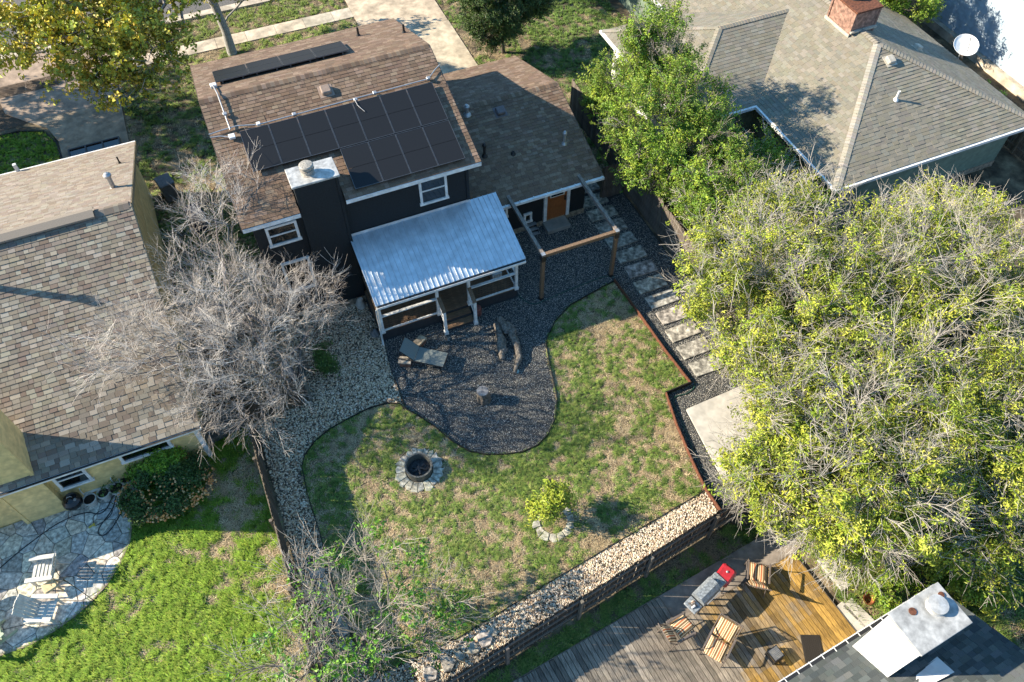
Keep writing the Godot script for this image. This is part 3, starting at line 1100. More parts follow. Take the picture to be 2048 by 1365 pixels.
func build_cover() -> void:
	var green := [Color(0.125, 0.205, 0.030), Color(0.165, 0.235, 0.042), Color(0.08, 0.15, 0.022), Color(0.24, 0.28, 0.065)]
	var dry := [Color(0.46, 0.36, 0.20), Color(0.38, 0.28, 0.16), Color(0.30, 0.22, 0.12), Color(0.52, 0.42, 0.25)]
	var lush := [Color(0.15, 0.27, 0.012), Color(0.19, 0.31, 0.018), Color(0.11, 0.21, 0.010), Color(0.26, 0.34, 0.035)]
	var ring := []
	for i in 20:
		ring.append(Vector2(2.03 + cos(TAU * i / 20) * 0.78, -12.5 + sin(TAU * i / 20) * 0.78))
	grow_grass("patchy lawn of green clumps and straw between the gravel yard and rear fence", LAWN, [poly(ring)], 520.0, 0.072, green, dry, 0.02,
		[[11.0, -9.5, 1.7, -0.5], [10.6, -15.6, 1.6, -0.45], [9.3, -11.3, 2.0, -0.25], [6.3, -8.2, 1.6, -0.35], [5.0, -11.0, 1.8, 0.35], [7.6, -12.2, 1.8, 0.35], [0.0, -8.5, 1.6, -0.3], [3.2, -7.7, 1.5, -0.3], [0.4, -14.6, 1.1, -0.3], [10.8, -12.6, 1.2, 0.2]], 0.014, 0.8)
	grow_grass("bright green lawn beside the flagstone patio, worn brown along the fence", LAWN_WEST, [], 520.0, 0.09, lush, dry, 0.48,
		[[-3.6, -14.3, 1.5, -0.95], [-3.4, -11.0, 1.3, -0.75], [-4.2, -12.6, 1.0, -0.5], [-2.9, -8.0, 1.8, -0.6], [-7.3, -12.2, 0.6, -0.2]], 0.010, 0.6)
	grow_grass("grass of the front lawns between the street and the houses", [Vector2(-4.4, -41.5), Vector2(7.4, -41.5), Vector2(7.4, -29.5), Vector2(-0.5, -29.2), Vector2(-0.6, -22), Vector2(-3.9, -22), Vector2(-4.4, -29)], [poly([Vector2(-5, -39.45), Vector2(8, -39.45), Vector2(8, -38.4), Vector2(-5, -38.4)])], 130.0, 0.09,
		[Color(0.17, 0.24, 0.04), Color(0.22, 0.28, 0.06), Color(0.13, 0.2, 0.035)], dry, 0.12, [[-0.9, -25, 3.5, 0.6], [-2.6, -30.5, 3.5, -0.35]], 0.006, 0.4)
	grow_grass("grass of the open yard between the driveway and the tan roof", [Vector2(11.95, -42), Vector2(20.4, -42), Vector2(20.2, -29.5), Vector2(17.2, -29), Vector2(17.2, -22.5), Vector2(12.8, -22.5), Vector2(12.8, -29.4), Vector2(11.95, -30)], [poly([Vector2(11, -39.45), Vector2(22, -39.45), Vector2(22, -38.4), Vector2(11, -38.4)])], 130.0, 0.09,
		[Color(0.13, 0.22, 0.035), Color(0.17, 0.25, 0.05), Color(0.10, 0.17, 0.03)], dry, 0.18, [[12.6, -34, 2.2, -0.8], [18, -36, 4.0, 0.4]], 0.006, 0.4)
	grow_grass("shaded dark lawn inside the curved border by the west driveway", [Vector2(-14, -35.6), Vector2(-9, -35.6), Vector2(-7.95, -35.2), Vector2(-7.5, -34.2), Vector2(-7.4, -29.2), Vector2(-14, -29.2)], [], 160.0, 0.08, lush, dry, 0.6, [], 0.006, 0.4)
	var back := [Vector2(-3, back_z(-3) + 0.15), Vector2(10.3, back_z(10.3) + 0.15), Vector2(12, -6.0), Vector2(7.18, -5.75), Vector2(2.3, -5.2), Vector2(-3, -4.7)]
	grow_grass("strip of dark grass between the rear fence and the weathered deck", back, [], 420.0, 0.09, green, [Color(0.25, 0.19, 0.11), Color(0.20, 0.15, 0.09)], 0.35, [[8.6, -6.3, 2.0, -0.7]], 0.006, 0.7)
	grow_grass("undergrowth and leaf litter beneath the big trees by the back house", [Vector2(11.9, -6.6), Vector2(20, -8), Vector2(20, 0.5), Vector2(13.5, 0.5), Vector2(12.2, -2.3)], [], 130.0, 0.16, green, dry, 0.30, [], 0.006, 0.5)
	var holes := [poly(LAWN), poly([Vector2(2.5, -20.3), Vector2(7.98, -20.3), Vector2(7.98, -17.98), Vector2(2.5, -17.98)]), poly([Vector2(11.2, -11.1), Vector2(13.9, -11.15), Vector2(13.7, -8.1), Vector2(10.98, -8.22)]), poly([Vector2(10.3, -21.2), Vector2(11.35, -21.2), Vector2(11.35, -20.45), Vector2(10.3, -20.45)])]
	for i in 13:
		var z := -22.35 + i * 0.83
		holes.append(poly([Vector2(12.32, z - 0.29), Vector2(13.48, z - 0.29), Vector2(13.48, z + 0.29), Vector2(12.32, z + 0.29)]))
	scatter_stones("charcoal_gravel", [Vector2(2.42, -21), Vector2(14.25, -21.4), Vector2(14.25, -7.3), Vector2(10.3, -7.2), Vector2(10.3, -8.6), Vector2(2.42, -11.0)], holes, 190000, Vector2(0.009, 0.017),
		[Color(0.165, 0.166, 0.156), Color(0.11, 0.114, 0.112), Color(0.21, 0.208, 0.19), Color(0.075, 0.079, 0.081), Color(0.26, 0.245, 0.205), Color(0.42, 0.39, 0.33)], 0.008, "charcoal gravel yard curving between the porch and the patchy lawn")
	var rocks := [Color(0.47, 0.385, 0.27), Color(0.56, 0.475, 0.35), Color(0.36, 0.25, 0.155), Color(0.62, 0.56, 0.45), Color(0.25, 0.20, 0.15), Color(0.46, 0.40, 0.32)]
	scatter_stones("river_rocks", ROCKS_LEFT, [], 52000, Vector2(0.018, 0.038), [Color(0.44, 0.345, 0.225), Color(0.54, 0.44, 0.30), Color(0.32, 0.21, 0.12), Color(0.60, 0.52, 0.40), Color(0.22, 0.165, 0.115), Color(0.42, 0.345, 0.25)], 0.012, "tan river rock bed running down beside the left fence")
	scatter_stones("river_rocks", ROCKS_BACK, [], 30000, Vector2(0.018, 0.038), rocks, 0.012, "tan river rock strip along the rear fence")
	var litter := []
	var lc := []
	for i in 2600:
		var q := Vector2(rnd(-4.0, -0.7), rnd(-28.5, -16.4))
		var s := rnd(0.7, 1.4)
		litter.append(Transform3D(Basis.from_euler(Vector3(rnd(-0.5, 0.5), rnd(0, TAU), rnd(-0.5, 0.5))).scaled_local(Vector3(s, s, s)), Vector3(q.x + 2.5, 0.03, q.y + 22)))
		lc.append(tint([Color(0.34, 0.22, 0.11), Color(0.26, 0.17, 0.09), Color(0.44, 0.32, 0.18)][i % 3], 0.3))
	var lt := thing("leaf_litter", "brown fallen leaves in the narrow side yard under the bare tree", "leaf litter", Vector3(-2.5, 0, -22))
	lt.set_meta("kind", "stuff")
	var lm := MB.new()
	lm.quad(Vector3(-0.05, 0, 0.03), Vector3(0.05, 0.012, 0.04), Vector3(0.06, 0, -0.03), Vector3(-0.04, 0.01, -0.04))
	copies("leaves", lm.done(M.leaf), litter, lc, lt)
	# borders
	var curve := LAWN.slice(0, 34)
	edging("metal_edging", "thin dark metal edging on the curve between gravel, rocks and lawn", curve.slice(0, 20), 0.11, 0.02, M.black_edge)
	edging("metal_edging", "thin dark metal edging between the tan rock bed and the lawn's left rim", curve.slice(19, 33), 0.10, 0.02, M.black_edge)
	edging("rusty_edging", "tall rusty steel edging along the upper right side of the lawn", [LAWN[0], LAWN[42], LAWN[41], LAWN[40]], 0.2, 0.03, M.rust)
	edging("rusty_edging", "short dark steel edging at the notch beside the concrete pad", [LAWN[40], LAWN[39]], 0.2, 0.03, M.black_edge)
	edging("rusty_edging", "tall rusty steel edging along the lower right side of the lawn", [LAWN[39], LAWN[38], LAWN[37], LAWN[36], Vector2(10.32, -7.2)], 0.2, 0.03, M.rust)
	edging("metal_edging", "low dark edging between the lawn and the rear rock strip", [LAWN[32], LAWN[33], LAWN[34], LAWN[35], LAWN[36]], 0.06, 0.02, M.black_edge)
	edging("metal_edging", "low dark edging between the tan rock bed and the charcoal gravel", [Vector2(2.57, -17.98), Vector2(2.42, -16.79), Vector2(2.39, -15.88), Vector2(2.37, -15.21), Vector2(2.39, -14.83)], 0.06, 0.02, M.black_edge)
	edging("dark_edging", "black curved border around the shaded west front lawn", [Vector2(-14, -35.65), Vector2(-9, -35.65), Vector2(-7.95, -35.2), Vector2(-7.5, -34.2), Vector2(-7.38, -33.2), Vector2(-7.36, -29.4)], 0.09, 0.05, M.black_edge)


# ---- the dark house ---------------------------------------------------------------------------------------------------
const BROWN := [Color(0.30, 0.198, 0.128), Color(0.25, 0.162, 0.105), Color(0.34, 0.232, 0.155), Color(0.275, 0.182, 0.12), Color(0.40, 0.285, 0.195)]


func gable_block(h: Node3D, x0: float, x1: float, prof: Array, m: Material, called := "wall") -> void:  # prof: [z, y] outline, extruded along x
	var b := MB.new()
	var p := []
	for q in prof:
		p.append(Vector3(x0, q[1], q[0]))
	b.slab(p, Vector3(x1 - x0, 0, 0))
	wpart(called, b, m, h)


func roof_plane(h: Node3D, called: String, x0: float, x1: float, ez: float, ey: float, rz: float, ry: float) -> MeshInstance3D:  # deck of one slope
	var b := MB.new()
	b.slab([Vector3(x0, ey, ez), Vector3(x1, ey, ez), Vector3(x1, ry, rz), Vector3(x0, ry, rz)], Vector3(0, -0.14, 0))
	return wpart(called, b, mat("roof_deck", Color(0.10, 0.075, 0.06), 0.95, Vector3.ONE, "fine"), h)


func pv_panel(h: Node3D, o: Vector3, u: Vector3, s: Vector3, w: float, l: float) -> void:
	var n := s.cross(u).normalized()
	if n.y < 0: n = -n
	var bas := Basis(u, n, u.cross(n))
	var c := o + u * w * 0.5 + s * l * 0.5 + n * 0.14
	var b := MB.new()
	var t := 0.014
	for k in [-1, 1]:
		b.box(c + u * k * (w / 2 - t / 2), Vector3(t, 0.042, l), bas)
		b.box(c + s * k * (l / 2 - t / 2), Vector3(w - 2 * t, 0.042, t), bas)
	var f := wpart("solar_panel", b, M.pv_frame, h)
	for k in [-1, 1]:  # two half-cell fields per panel
		var g := MB.new()
		g.box(c + s * k * (l / 4 - t / 4) + n * 0.008, Vector3(w - 2 * t, 0.012, l / 2 - t / 2 - 0.012), bas)
		wpart("cell_field", g, M.pv_cell, f)
	var j := MB.new()
	for k in [-1, 1]:
		j.box(c + u * k * w * 0.3 - n * 0.08, Vector3(0.04, 0.11, l * 0.9), bas)
	wpart("mounting_rail", j, M.pv_frame, f)


func conduit(h: Node3D, pts: Array, r := 0.022) -> void:
	var b := MB.new()
	var rr := []
	for p in pts:
		rr.append(r)
	b.tube(pts, rr, 6)
	wpart("conduit", b, M.grey_metal, h)


func build_dark_house() -> void:
	var h := thing("house", "dark navy two storey house with brown shingle roof and solar panels", "house", Vector3(3.2, 0, -24.8))
	var rz := -24.80; var ry := 6.84; var ez := -19.92; var ey := 5.35; var fz := -29.59; var fy := 5.10
	gable_block(h, -0.5, 6.98, [[-29.2, 0], [-20.35, 0], [-20.35, 5.33], [-24.80, 6.67], [-29.2, 5.07]], M.navy_siding)
	laps(h, Vector3(-0.5, 0, -20.35), Vector3(6.98, 0, -20.35), 0.28, 5.3, Vector3.BACK, M.navy_siding)
	laps(h, Vector3(-0.5, 0, -29.2), Vector3(-0.5, 0, -20.35), 0.28, 5.1, Vector3.LEFT, M.navy_siding)
	var fb := MB.new()
	fb.box(Vector3(3.24, 0.14, -20.34), Vector3(7.46, 0.28, 0.06))
	fb.box(Vector3(1.83, 0.16, -20.10), Vector3(1.5, 0.32, 0.06))
	wpart("foundation", fb, M.foundation, h)
	var x0 := -0.80; var x1 := 7.36
	var rear := MB.new()
	var sl := (ry - ey) / (ez - rz)
	var cz := -21.0
	for q in [[x0, 1.08, ez], [1.08, 2.60, cz], [2.60, x1, ez]]:
		var y: float = ry - (q[2] - rz) * sl
		rear.slab([Vector3(q[0], y, q[2]), Vector3(q[1], y, q[2]), Vector3(q[1], ry, rz), Vector3(q[0], ry, rz)], Vector3(0, -0.14, 0))
	var r1 := wpart("roof", rear, mat("roof_deck", Color(0.10, 0.075, 0.06), 0.95, Vector3.ONE, "fine"), h)
	var up := Vector3(0, ry - ey, rz - ez).normalized()
	var l := Vector2(ry - ey, rz - ez).length()
	var lc := Vector2(cz - ez, (ez - cz) * sl).length()
	shingles(r1, Vector3(x0, ey, ez), Vector3.RIGHT, up, [[Vector2(0, 0), Vector2(1.88, 0), Vector2(1.88, l), Vector2(0, l)], [Vector2(1.88, lc), Vector2(3.40, lc), Vector2(3.40, l), Vector2(1.88, l)], [Vector2(3.40, 0), Vector2(x1 - x0, 0), Vector2(x1 - x0, l), Vector2(3.40, l)]], 0.140, Vector2(0.15, 0.30), BROWN, 300, 0.1, 0.008, 0.013)
	var r2 := roof_plane(h, "roof", x0, x1, fz, fy, rz, ry)
	var upf := Vector3(0, ry - fy, rz - fz).normalized()
	var lf := Vector2(ry - fy, rz - fz).length()
	shingles(r2, Vector3(x0, fy, fz), Vector3.RIGHT, upf, [[Vector2(0, 0), Vector2(x1 - x0, 0), Vector2(x1 - x0, lf), Vector2(0, lf)]], 0.145, Vector2(0.17, 0.33), BROWN, 0)
	ridge_caps(r1, Vector3(x0, ry, rz), Vector3(x1, ry, rz), BROWN)
	var fa := MB.new()
	for q in [[x0, 1.08], [2.60, x1]]:
		fa.box(Vector3((q[0] + q[1]) / 2, ey - 0.09, ez + 0.012), Vector3(q[1] - q[0], 0.15, 0.025))
	fa.box(Vector3((x0 + x1) / 2, fy - 0.09, fz - 0.012), Vector3(x1 - x0, 0.15, 0.025))
	wpart("fascia", fa, M.white_paint, h)
	var rk := MB.new()
	for x in [x0 - 0.012, x1 + 0.012]:
		rk.beam(Vector3(x, ey - 0.08, ez), Vector3(x, ry - 0.08, rz), 0.024, 0.15)
		rk.beam(Vector3(x, fy - 0.08, fz), Vector3(x, ry - 0.08, rz), 0.024, 0.15)
	wpart("rake_board", rk, mat("brown_trim", Color(0.11, 0.075, 0.055), 0.8, Vector3.ONE, "soft"), h)
	window(h, Vector3(5.69, 4.37, -20.35), 1.02, 1.2, Vector3.BACK, M.white_paint)
	window(h, Vector3(0.38, 4.32, -20.35), 1.05, 0.92, Vector3.BACK, M.white_paint)
	window(h, Vector3(0.47, 2.2, -20.35), 1.0, 1.55, Vector3.BACK, M.white_paint, false)
	var cb := MB.new()
	cb.box(Vector3(6.96, 2.65, -20.34), Vector3(0.1, 5.2, 0.1))
	wpart("corner_board", cb, M.navy_siding, h)
	# chimney chase with its metal cap
	var ch := MB.new()
	ch.box(Vector3(1.83, 3.14, -20.54), Vector3(1.42, 6.28, 0.84))
	var chim := wpart("chimney", ch, M.navy_siding, h)
	laps(chim, Vector3(1.12, 0, -20.12), Vector3(2.54, 0, -20.12), 0.3, 6.2, Vector3.BACK, M.navy_siding)
	var ct := MB.new()
	ct.box(Vector3(2.50, 3.12, -20.10), Vector3(0.09, 6.22, 0.05))
	wpart("corner_board", ct, M.navy_siding, chim)
	var cc := MB.new()
	cc.rbox(Vector3(1.83, 6.30, -20.52), Vector3(1.56, 0.07, 0.94), 0.012)
	wpart("cap_plate", cc, M.galvanised, chim)
	var fl := MB.new()
	fl.lathe(Vector3(1.70, 6.33, -20.52), [[0.24, 0.0], [0.17, 0.03], [0.16, 0.16], [0.23, 0.17], [0.235, 0.21], [0.17, 0.22], [0.17, 0.25], [0.225, 0.26], [0.23, 0.35], [0.20, 0.38], [0.0, 0.41]], 24)
	wpart("flue", fl, mat("flue_metal", Color(0.62, 0.57, 0.48), 0.5, Vector3.ONE * 2, "coarse"), chim)
	# solar panels on both slopes
	var on := func(x: float, d: float) -> Vector3: return Vector3(x, ey, ez) + up * d  # d metres up the rear slope
	var w := 0.964
	for i in 7:
		pv_panel(h, on.call(0.115 + i * w, 1.84), Vector3.RIGHT, up, w - 0.014, 1.60)
	for i in 4:
		pv_panel(h, on.call(3.007 + i * w, 0.20), Vector3.RIGHT, up, w - 0.014, 1.60)
	for i in 4:
		pv_panel(h, Vector3(-0.1 + i * 1.21, fy, fz) + upf * 2.28, Vector3.RIGHT, upf, 1.19, 1.48)
	var y1 := 0.10
	conduit(h, [on.call(-0.84, 3.64) + Vector3.UP * y1, on.call(-0.4, 3.68) + Vector3.UP * y1, on.call(0.1, 3.7) + Vector3.UP * y1, on.call(0.78, 3.54) + Vector3.UP * y1, on.call(6.79, 3.62) + Vector3.UP * y1, on.call(7.15, 3.92) + Vector3.UP * y1, on.call(7.37, 4.06) + Vector3.UP * y1])
	conduit(h, [on.call(-0.83, 3.52) + Vector3.UP * y1, on.call(-0.5, 3.47) + Vector3.UP * y1, on.call(-0.16, 3.3) + Vector3.UP * y1])
	conduit(h, [Vector3(-0.22, fy, fz) + upf * 3.85 + Vector3.UP * 0.12, Vector3(-0.16, ry + 0.12, rz), on.call(-0.14, 3.6) + Vector3.UP * 0.12], 0.026)
	conduit(h, [on.call(4.07, 3.5) + Vector3.UP * 0.2, on.call(4.1, 3.2) + Vector3.UP * 0.2, on.call(4.25, 2.9) + Vector3.UP * 0.19], 0.010)
	var jb := [[0.78, 3.55], [2.0, 3.56], [4.83, 3.59], [6.79, 3.62], [-0.16, 3.33], [-0.14, 4.24], [4.12, 3.52]]
	for k in jb.size():
		var b := MB.new()
		var s := 0.17 if k == 4 else 0.11
		b.rbox(on.call(jb[k][0], jb[k][1]) + Vector3.UP * 0.12, Vector3(s * 1.2, 0.10, s), 0.012, Basis(Vector3.RIGHT, Vector3.RIGHT.cross(-up) * -1.0, -up))
		wpart("junction_box", b, M.white_paint if k in [0, 4] else M.grey_metal, h)
	var b2 := MB.new()
	b2.rbox(Vector3(-0.2, fy, fz) + upf * 3.88 + Vector3.UP * 0.08, Vector3(0.22, 0.14, 0.2), 0.015)
	wpart("junction_box", b2, M.white_paint, h)
	var nr := Vector3(0, ez - rz, 0) + Vector3(0, 0, ry - ey)
	box_vent(h, on.call(3.29, 4.26), Vector3.ONE, nr, mat("vent_brown", Color(0.34, 0.25, 0.19), 0.7, Vector3.ONE, "soft"))
	vent_pipe(h, Vector3(5.56, 5.61, -28.19), 0.35, 0.045, M.dark_metal)
	vent_pipe(h, Vector3(7.09, 6.01, -27.08), 0.35, 0.045, M.dark_metal)
	# one storey wing
	var wr := -24.82; var wy := 3.73; var we := -20.47; var wey := 2.40; var wf := -29.13; var wfy := 2.24
	gable_block(h, 6.98, 12.2, [[-28.6, 0], [-21.1, 0], [-21.1, 2.42], [-24.82, 3.56], [-28.6, 2.28]], M.navy_siding)
	laps(h, Vector3(6.92, 0, -21.1), Vector3(12.2, 0, -21.1), 0.26, 2.5, Vector3.BACK, M.navy_siding)
	var f2 := MB.new()
	f2.box(Vector3(9.56, 0.13, -21.085), Vector3(5.3, 0.26, 0.07))
	wpart("foundation", f2, M.foundation, h)
	var a1 := roof_plane(h, "roof", 6.93, 12.59, we, wey, wr, wy)
	var ws := Vector3(0, wy - wey, wr - we).normalized()
	var wl := Vector2(wy - wey, wr - we).length()
	shingles(a1, Vector3(6.93, wey, we), Vector3.RIGHT, ws, [[Vector2(0, 0), Vector2(5.66, 0), Vector2(5.66, wl), Vector2(0, wl)]], 0.140, Vector2(0.15, 0.30), BROWN, 300, 0.1, 0.008, 0.013)
	var a2 := roof_plane(h, "roof", 6.93, 12.59, wf, wfy, wr, wy)
	var wsf := Vector3(0, wy - wfy, wr - wf).normalized()
	var wlf := Vector2(wy - wfy, wr - wf).length()
	shingles(a2, Vector3(6.93, wfy, wf), Vector3.RIGHT, wsf, [[Vector2(0, 0), Vector2(5.66, 0), Vector2(5.66, wlf), Vector2(0, wlf)]], 0.145, Vector2(0.17, 0.33), BROWN, 0)
	ridge_caps(a1, Vector3(6.95, wy, wr), Vector3(12.59, wy, wr), BROWN)
	var gt := MB.new()
	gt.box(Vector3(9.79, wey - 0.07, we + 0.055), Vector3(5.6, 0.11, 0.11))
	for i in 10:
		gt.box(Vector3(7.3 + i * 0.58, wey + 0.0, we + 0.06), Vector3(0.03, 0.03, 0.13))
	wpart("gutter", gt, M.white_paint, h)
	var rb := MB.new()
	rb.beam(Vector3(12.602, wey - 0.08, we), Vector3(12.602, wy - 0.08, wr), 0.024, 0.14)
	rb.beam(Vector3(12.602, wfy - 0.08, wf), Vector3(12.602, wy - 0.08, wr), 0.024, 0.14)
	wpart("rake_board", rb, M.brown_trim, h)
	var wn := Vector3(0, we - wr, wy - wey)
	box_vent(h, Vector3(9.83, 3.55, -24.23), Vector3.ONE, wn, mat("vent_dark", Color(0.16, 0.13, 0.125), 0.6, Vector3.ONE, "soft"))
	vent_pipe(h, Vector3(8.54, 3.64, -24.5), 0.35, 0.075, M.grey_metal, true)
	vent_pipe(h, Vector3(8.5, 3.07, -22.6), 0.5, 0.055, M.dark_metal, true)
	vent_pipe(h, Vector3(11.7, 2.92, -22.2), 0.5, 0.055, M.grey_metal, true)
	vent_pipe(h, Vector3(9.59, 2.98, -22.37), 0.10, 0.05, M.dark_metal)
	# rear door, pet door, step
	var d := MB.new()
	d.box(Vector3(10.92, 1.27, -21.06), Vector3(0.86, 2.0, 0.06))
	var door := wpart("door", d, M.orange_door, h)
	var dp := MB.new()
	dp.box(Vector3(10.92, 1.78, -21.02), Vector3(0.62, 0.66, 0.03))
	var dw := wpart("door_window", dp, M.white_paint, door)
	var dg := MB.new()
	dg.box(Vector3(10.92, 1.78, -21.0), Vector3(0.52, 0.56, 0.012))
	wpart("pane", dg, M.glass, door)
	var dl := MB.new()
	for q in [[0.62, 0.42], [1.15, 0.3]]:
		dl.box(Vector3(10.92, q[0], -21.022), Vector3(0.62, q[1], 0.018))
	wpart("door_panel", dl, M.orange_door, door)
	var kn := MB.new()
	kn.lathe(Vector3(11.27, 1.2, -20.99), [[0.03, -0.04], [0.035, 0.0], [0.03, 0.04], [0.0, 0.05]], 10)
	kn.box(Vector3(11.27, 1.32, -21.01), Vector3(0.05, 0.09, 0.04))
	wpart("handle", kn, M.black_plastic, door)
	var dt := MB.new()
	for x in [10.42, 11.42]:
		dt.box(Vector3(x, 1.3, -21.04), Vector3(0.13, 2.1, 0.10))
	dt.box(Vector3(10.92, 2.33, -21.04), Vector3(0.87, 0.1, 0.10))
	wpart("door_frame", dt, M.white_paint, h)
	window(h, Vector3(8.42, 1.65, -21.1), 0.75, 1.1, Vector3.BACK, M.white_paint)
	window(h, Vector3(9.66, 0.72, -21.08), 0.36, 0.52, Vector3.BACK, M.white_paint, false, "pet_door")
	build_porch(h)


func build_porch(h: Node3D) -> void:
	# ribbed metal roof on white posts over a boarded deck
	var y0 := 2.57; var z0 := -17.55; var y1 := 3.33; var z1 := -20.33
	var s := Vector3(0, y1 - y0, z1 - z0).normalized()
	var l := Vector2(y1 - y0, z1 - z0).length()
	var n := Vector3(0, -s.z, s.y)
	var x0 := 2.5; var x1 := 7.99
	var count := 6
	var w := (x1 - x0) / count
	for i in count:
		var b := MB.new()
		var o := Vector3(x0 + i * w, y0, z0)
		var lo := 0.0
		var cells := 5
		var cw := w / cells
		for k in cells:
			var a := o + Vector3.RIGHT * k * cw + s * lo + n * 0.002 * i
			var rib := 0.034
			var pts := [[0.0, 0.0], [cw * 0.42 - 0.018, 0.0], [cw * 0.42 - 0.009, rib], [cw * 0.42 + 0.009, rib], [cw * 0.42 + 0.018, 0.0], [cw, 0.0]]
			for j in 5:
				var p: Vector3 = a + Vector3.RIGHT * pts[j][0] + n * pts[j][1]
				var q: Vector3 = a + Vector3.RIGHT * pts[j + 1][0] + n * pts[j + 1][1]
				b.face([p, q, q + s * l, p + s * l], n)
		b.face([o - n * 0.012, o + Vector3.RIGHT * w - n * 0.012, o + Vector3.RIGHT * w - n * 0.012 + s * l, o - n * 0.012 + s * l], -n)
		wpart("metal_roof_panel", b, M.metal_roof, h)
	var fl := MB.new()
	fl.box(Vector3(4.76, y1 + 0.03, z1 + 0.045), Vector3(4.5, 0.10, 0.012), Basis(Vector3.RIGHT, -0.27))
	fl.beam(Vector3(x0 - 0.01, y0, z0), Vector3(x0 - 0.01, y1, z1), 0.03, 0.07)
	fl.beam(Vector3(x1 + 0.01, y0, z0), Vector3(x1 + 0.01, y1, z1), 0.03, 0.07)
	wpart("flashing", fl, M.metal_roof, h)
	var ce := MB.new()
	ce.slab([Vector3(x0 + 0.06, y0 - 0.06, z0 - 0.03), Vector3(x1 - 0.06, y0 - 0.06, z0 - 0.03), Vector3(x1 - 0.06, y1 - 0.06, z1 + 0.02), Vector3(x0 + 0.06, y1 - 0.06, z1 + 0.02)], Vector3(0, -0.1, 0))
	wpart("porch_ceiling", ce, M.navy_siding, h)
	var gu := MB.new()
	gu.box(Vector3((x0 + x1) / 2, y0 - 0.075, z0 + 0.05), Vector3(x1 - x0, 0.10, 0.09))
	wpart("gutter", gu, M.white_paint, h)
	var gl := MB.new()
	gl.box(Vector3((x0 + x1) / 2, y0 - 0.022, z0 + 0.045), Vector3(x1 - x0 - 0.03, 0.012, 0.06))
	wpart("gutter_guard", gl, M.dark_metal, h)
	for i in 15:  # deck boards run along the front
		var b := MB.new()
		b.col = tint(Color(1, 1, 1), 0.1)
		b.box(Vector3(5.23, 0.49, -20.02 + i * 0.139), Vector3(5.36, 0.025, 0.133))
		wpart("deck_board", b, M.porch_wood, h)
	var sk := MB.new()
	sk.box(Vector3(5.23, 0.235, -18.06), Vector3(5.36, 0.47, 0.03))
	sk.box(Vector3(2.56, 0.235, -19.05), Vector3(0.03, 0.47, 1.95))
	sk.box(Vector3(7.90, 0.235, -19.05), Vector3(0.03, 0.47, 1.95))
	wpart("deck_skirt", sk, mat("charcoal_paint", Color(0.045, 0.045, 0.048), 0.8, Vector3.ONE, "soft"), h)
	for i in 2:  # step
		for k in 3:
			var b := MB.new()
			b.col = tint(Color(1.05, 1.0, 0.95), 0.08)
			b.box(Vector3(5.40, 0.325 - i * 0.165, -17.97 + i * 0.28 + k * 0.092), Vector3(1.06, 0.025, 0.086))
			wpart("step_board", b, M.porch_wood, h)
		var rs := MB.new()
		rs.box(Vector3(5.40, 0.15 - i * 0.08, -17.76 + i * 0.28), Vector3(1.06, 0.31 - i * 0.16, 0.02))
		wpart("riser", rs, M.charcoal_paint, h)
	for x in [2.62, 4.76, 5.97, 7.85]:
		var b := MB.new()
		b.box(Vector3(x, 1.53, -18.0), Vector3(0.105, 2.06, 0.105))
		b.box(Vector3(x, 0.57, -18.0), Vector3(0.15, 0.14, 0.15))
		b.box(Vector3(x, 2.42, -18.0), Vector3(0.14, 0.07, 0.14))
		wpart("porch_post", b, M.white_paint, h)
	var ds := MB.new()
	ds.tube([Vector3(2.50, 2.46, -17.52), Vector3(2.52, 2.3, -17.62), Vector3(2.52, 1.9, -17.93), Vector3(2.52, 0.25, -17.95), Vector3(2.50, 0.08, -17.78)], [0.035, 0.035, 0.035, 0.035, 0.035], 6)
	wpart("downspout", ds, M.white_paint, h)
	for x in [4.80, 5.97]:
		var b := MB.new()
		b.box(Vector3(x, 0.62, -17.42), Vector3(0.105, 1.24, 0.105))
		b.box(Vector3(x, 0.09, -17.42), Vector3(0.15, 0.16, 0.15))
		wpart("newel_post", b, M.white_paint, h)
		var r := MB.new()
		r.beam(Vector3(x, 1.27, -17.38), Vector3(x, 1.50, -17.95), 0.14, 0.045)
		wpart("handrail", r, M.beam_wood, h)
		var v := MB.new()
		for k in 3:
			v.beam(Vector3(x, 0.35 + k * 0.3, -17.42), Vector3(x, 0.75 + k * 0.28, -17.95), 0.02, 0.05)
		wpart("rail_bar", v, M.white_paint, h)
	for q in [[2.62, 4.76], [5.97, 7.85]]:
		var r := MB.new()
		r.beam(Vector3(q[0], 1.40, -18.0), Vector3(q[1], 1.40, -18.0), 0.10, 0.045)
		r.beam(Vector3(q[0], 0.60, -18.0), Vector3(q[1], 0.60, -18.0), 0.05, 0.06)
		wpart("porch_rail", r, M.white_paint, h)
		mesh_infill(h, Vector3(q[0], 0, -18.0), Vector3(q[1], 0, -18.0))
	for x in [2.62, 7.85]:
		var r := MB.new()
		r.beam(Vector3(x, 1.40, -18.0), Vector3(x, 1.40, -20.05), 0.10, 0.045)
		r.beam(Vector3(x, 0.60, -18.0), Vector3(x, 0.60, -20.05), 0.05, 0.06)
		wpart("porch_rail", r, M.beam_wood if x < 5 else M.white_paint, h)
		mesh_infill(h, Vector3(x, 0, -18.0), Vector3(x, 0, -20.05))


func mesh_infill(h: Node3D, a: Vector3, b: Vector3) -> void:  # welded wire between the rails
	var m := MB.new()
	var n := int(a.distance_to(b) / 0.125)
	for i in range(1, n):
		var p := a.lerp(b, float(i) / n)
		m.tube([p + Vector3.UP * 0.62, p + Vector3.UP * 1.38], [0.0045, 0.0045], 3, false)
	for k in 6:
		var y := 0.70 + k * 0.115
		m.tube([a + Vector3.UP * y, b + Vector3.UP * y], [0.0045, 0.0045], 3, false)
	wpart("wire_mesh", m, M.dark_metal, h).set_meta("kind", "stuff")


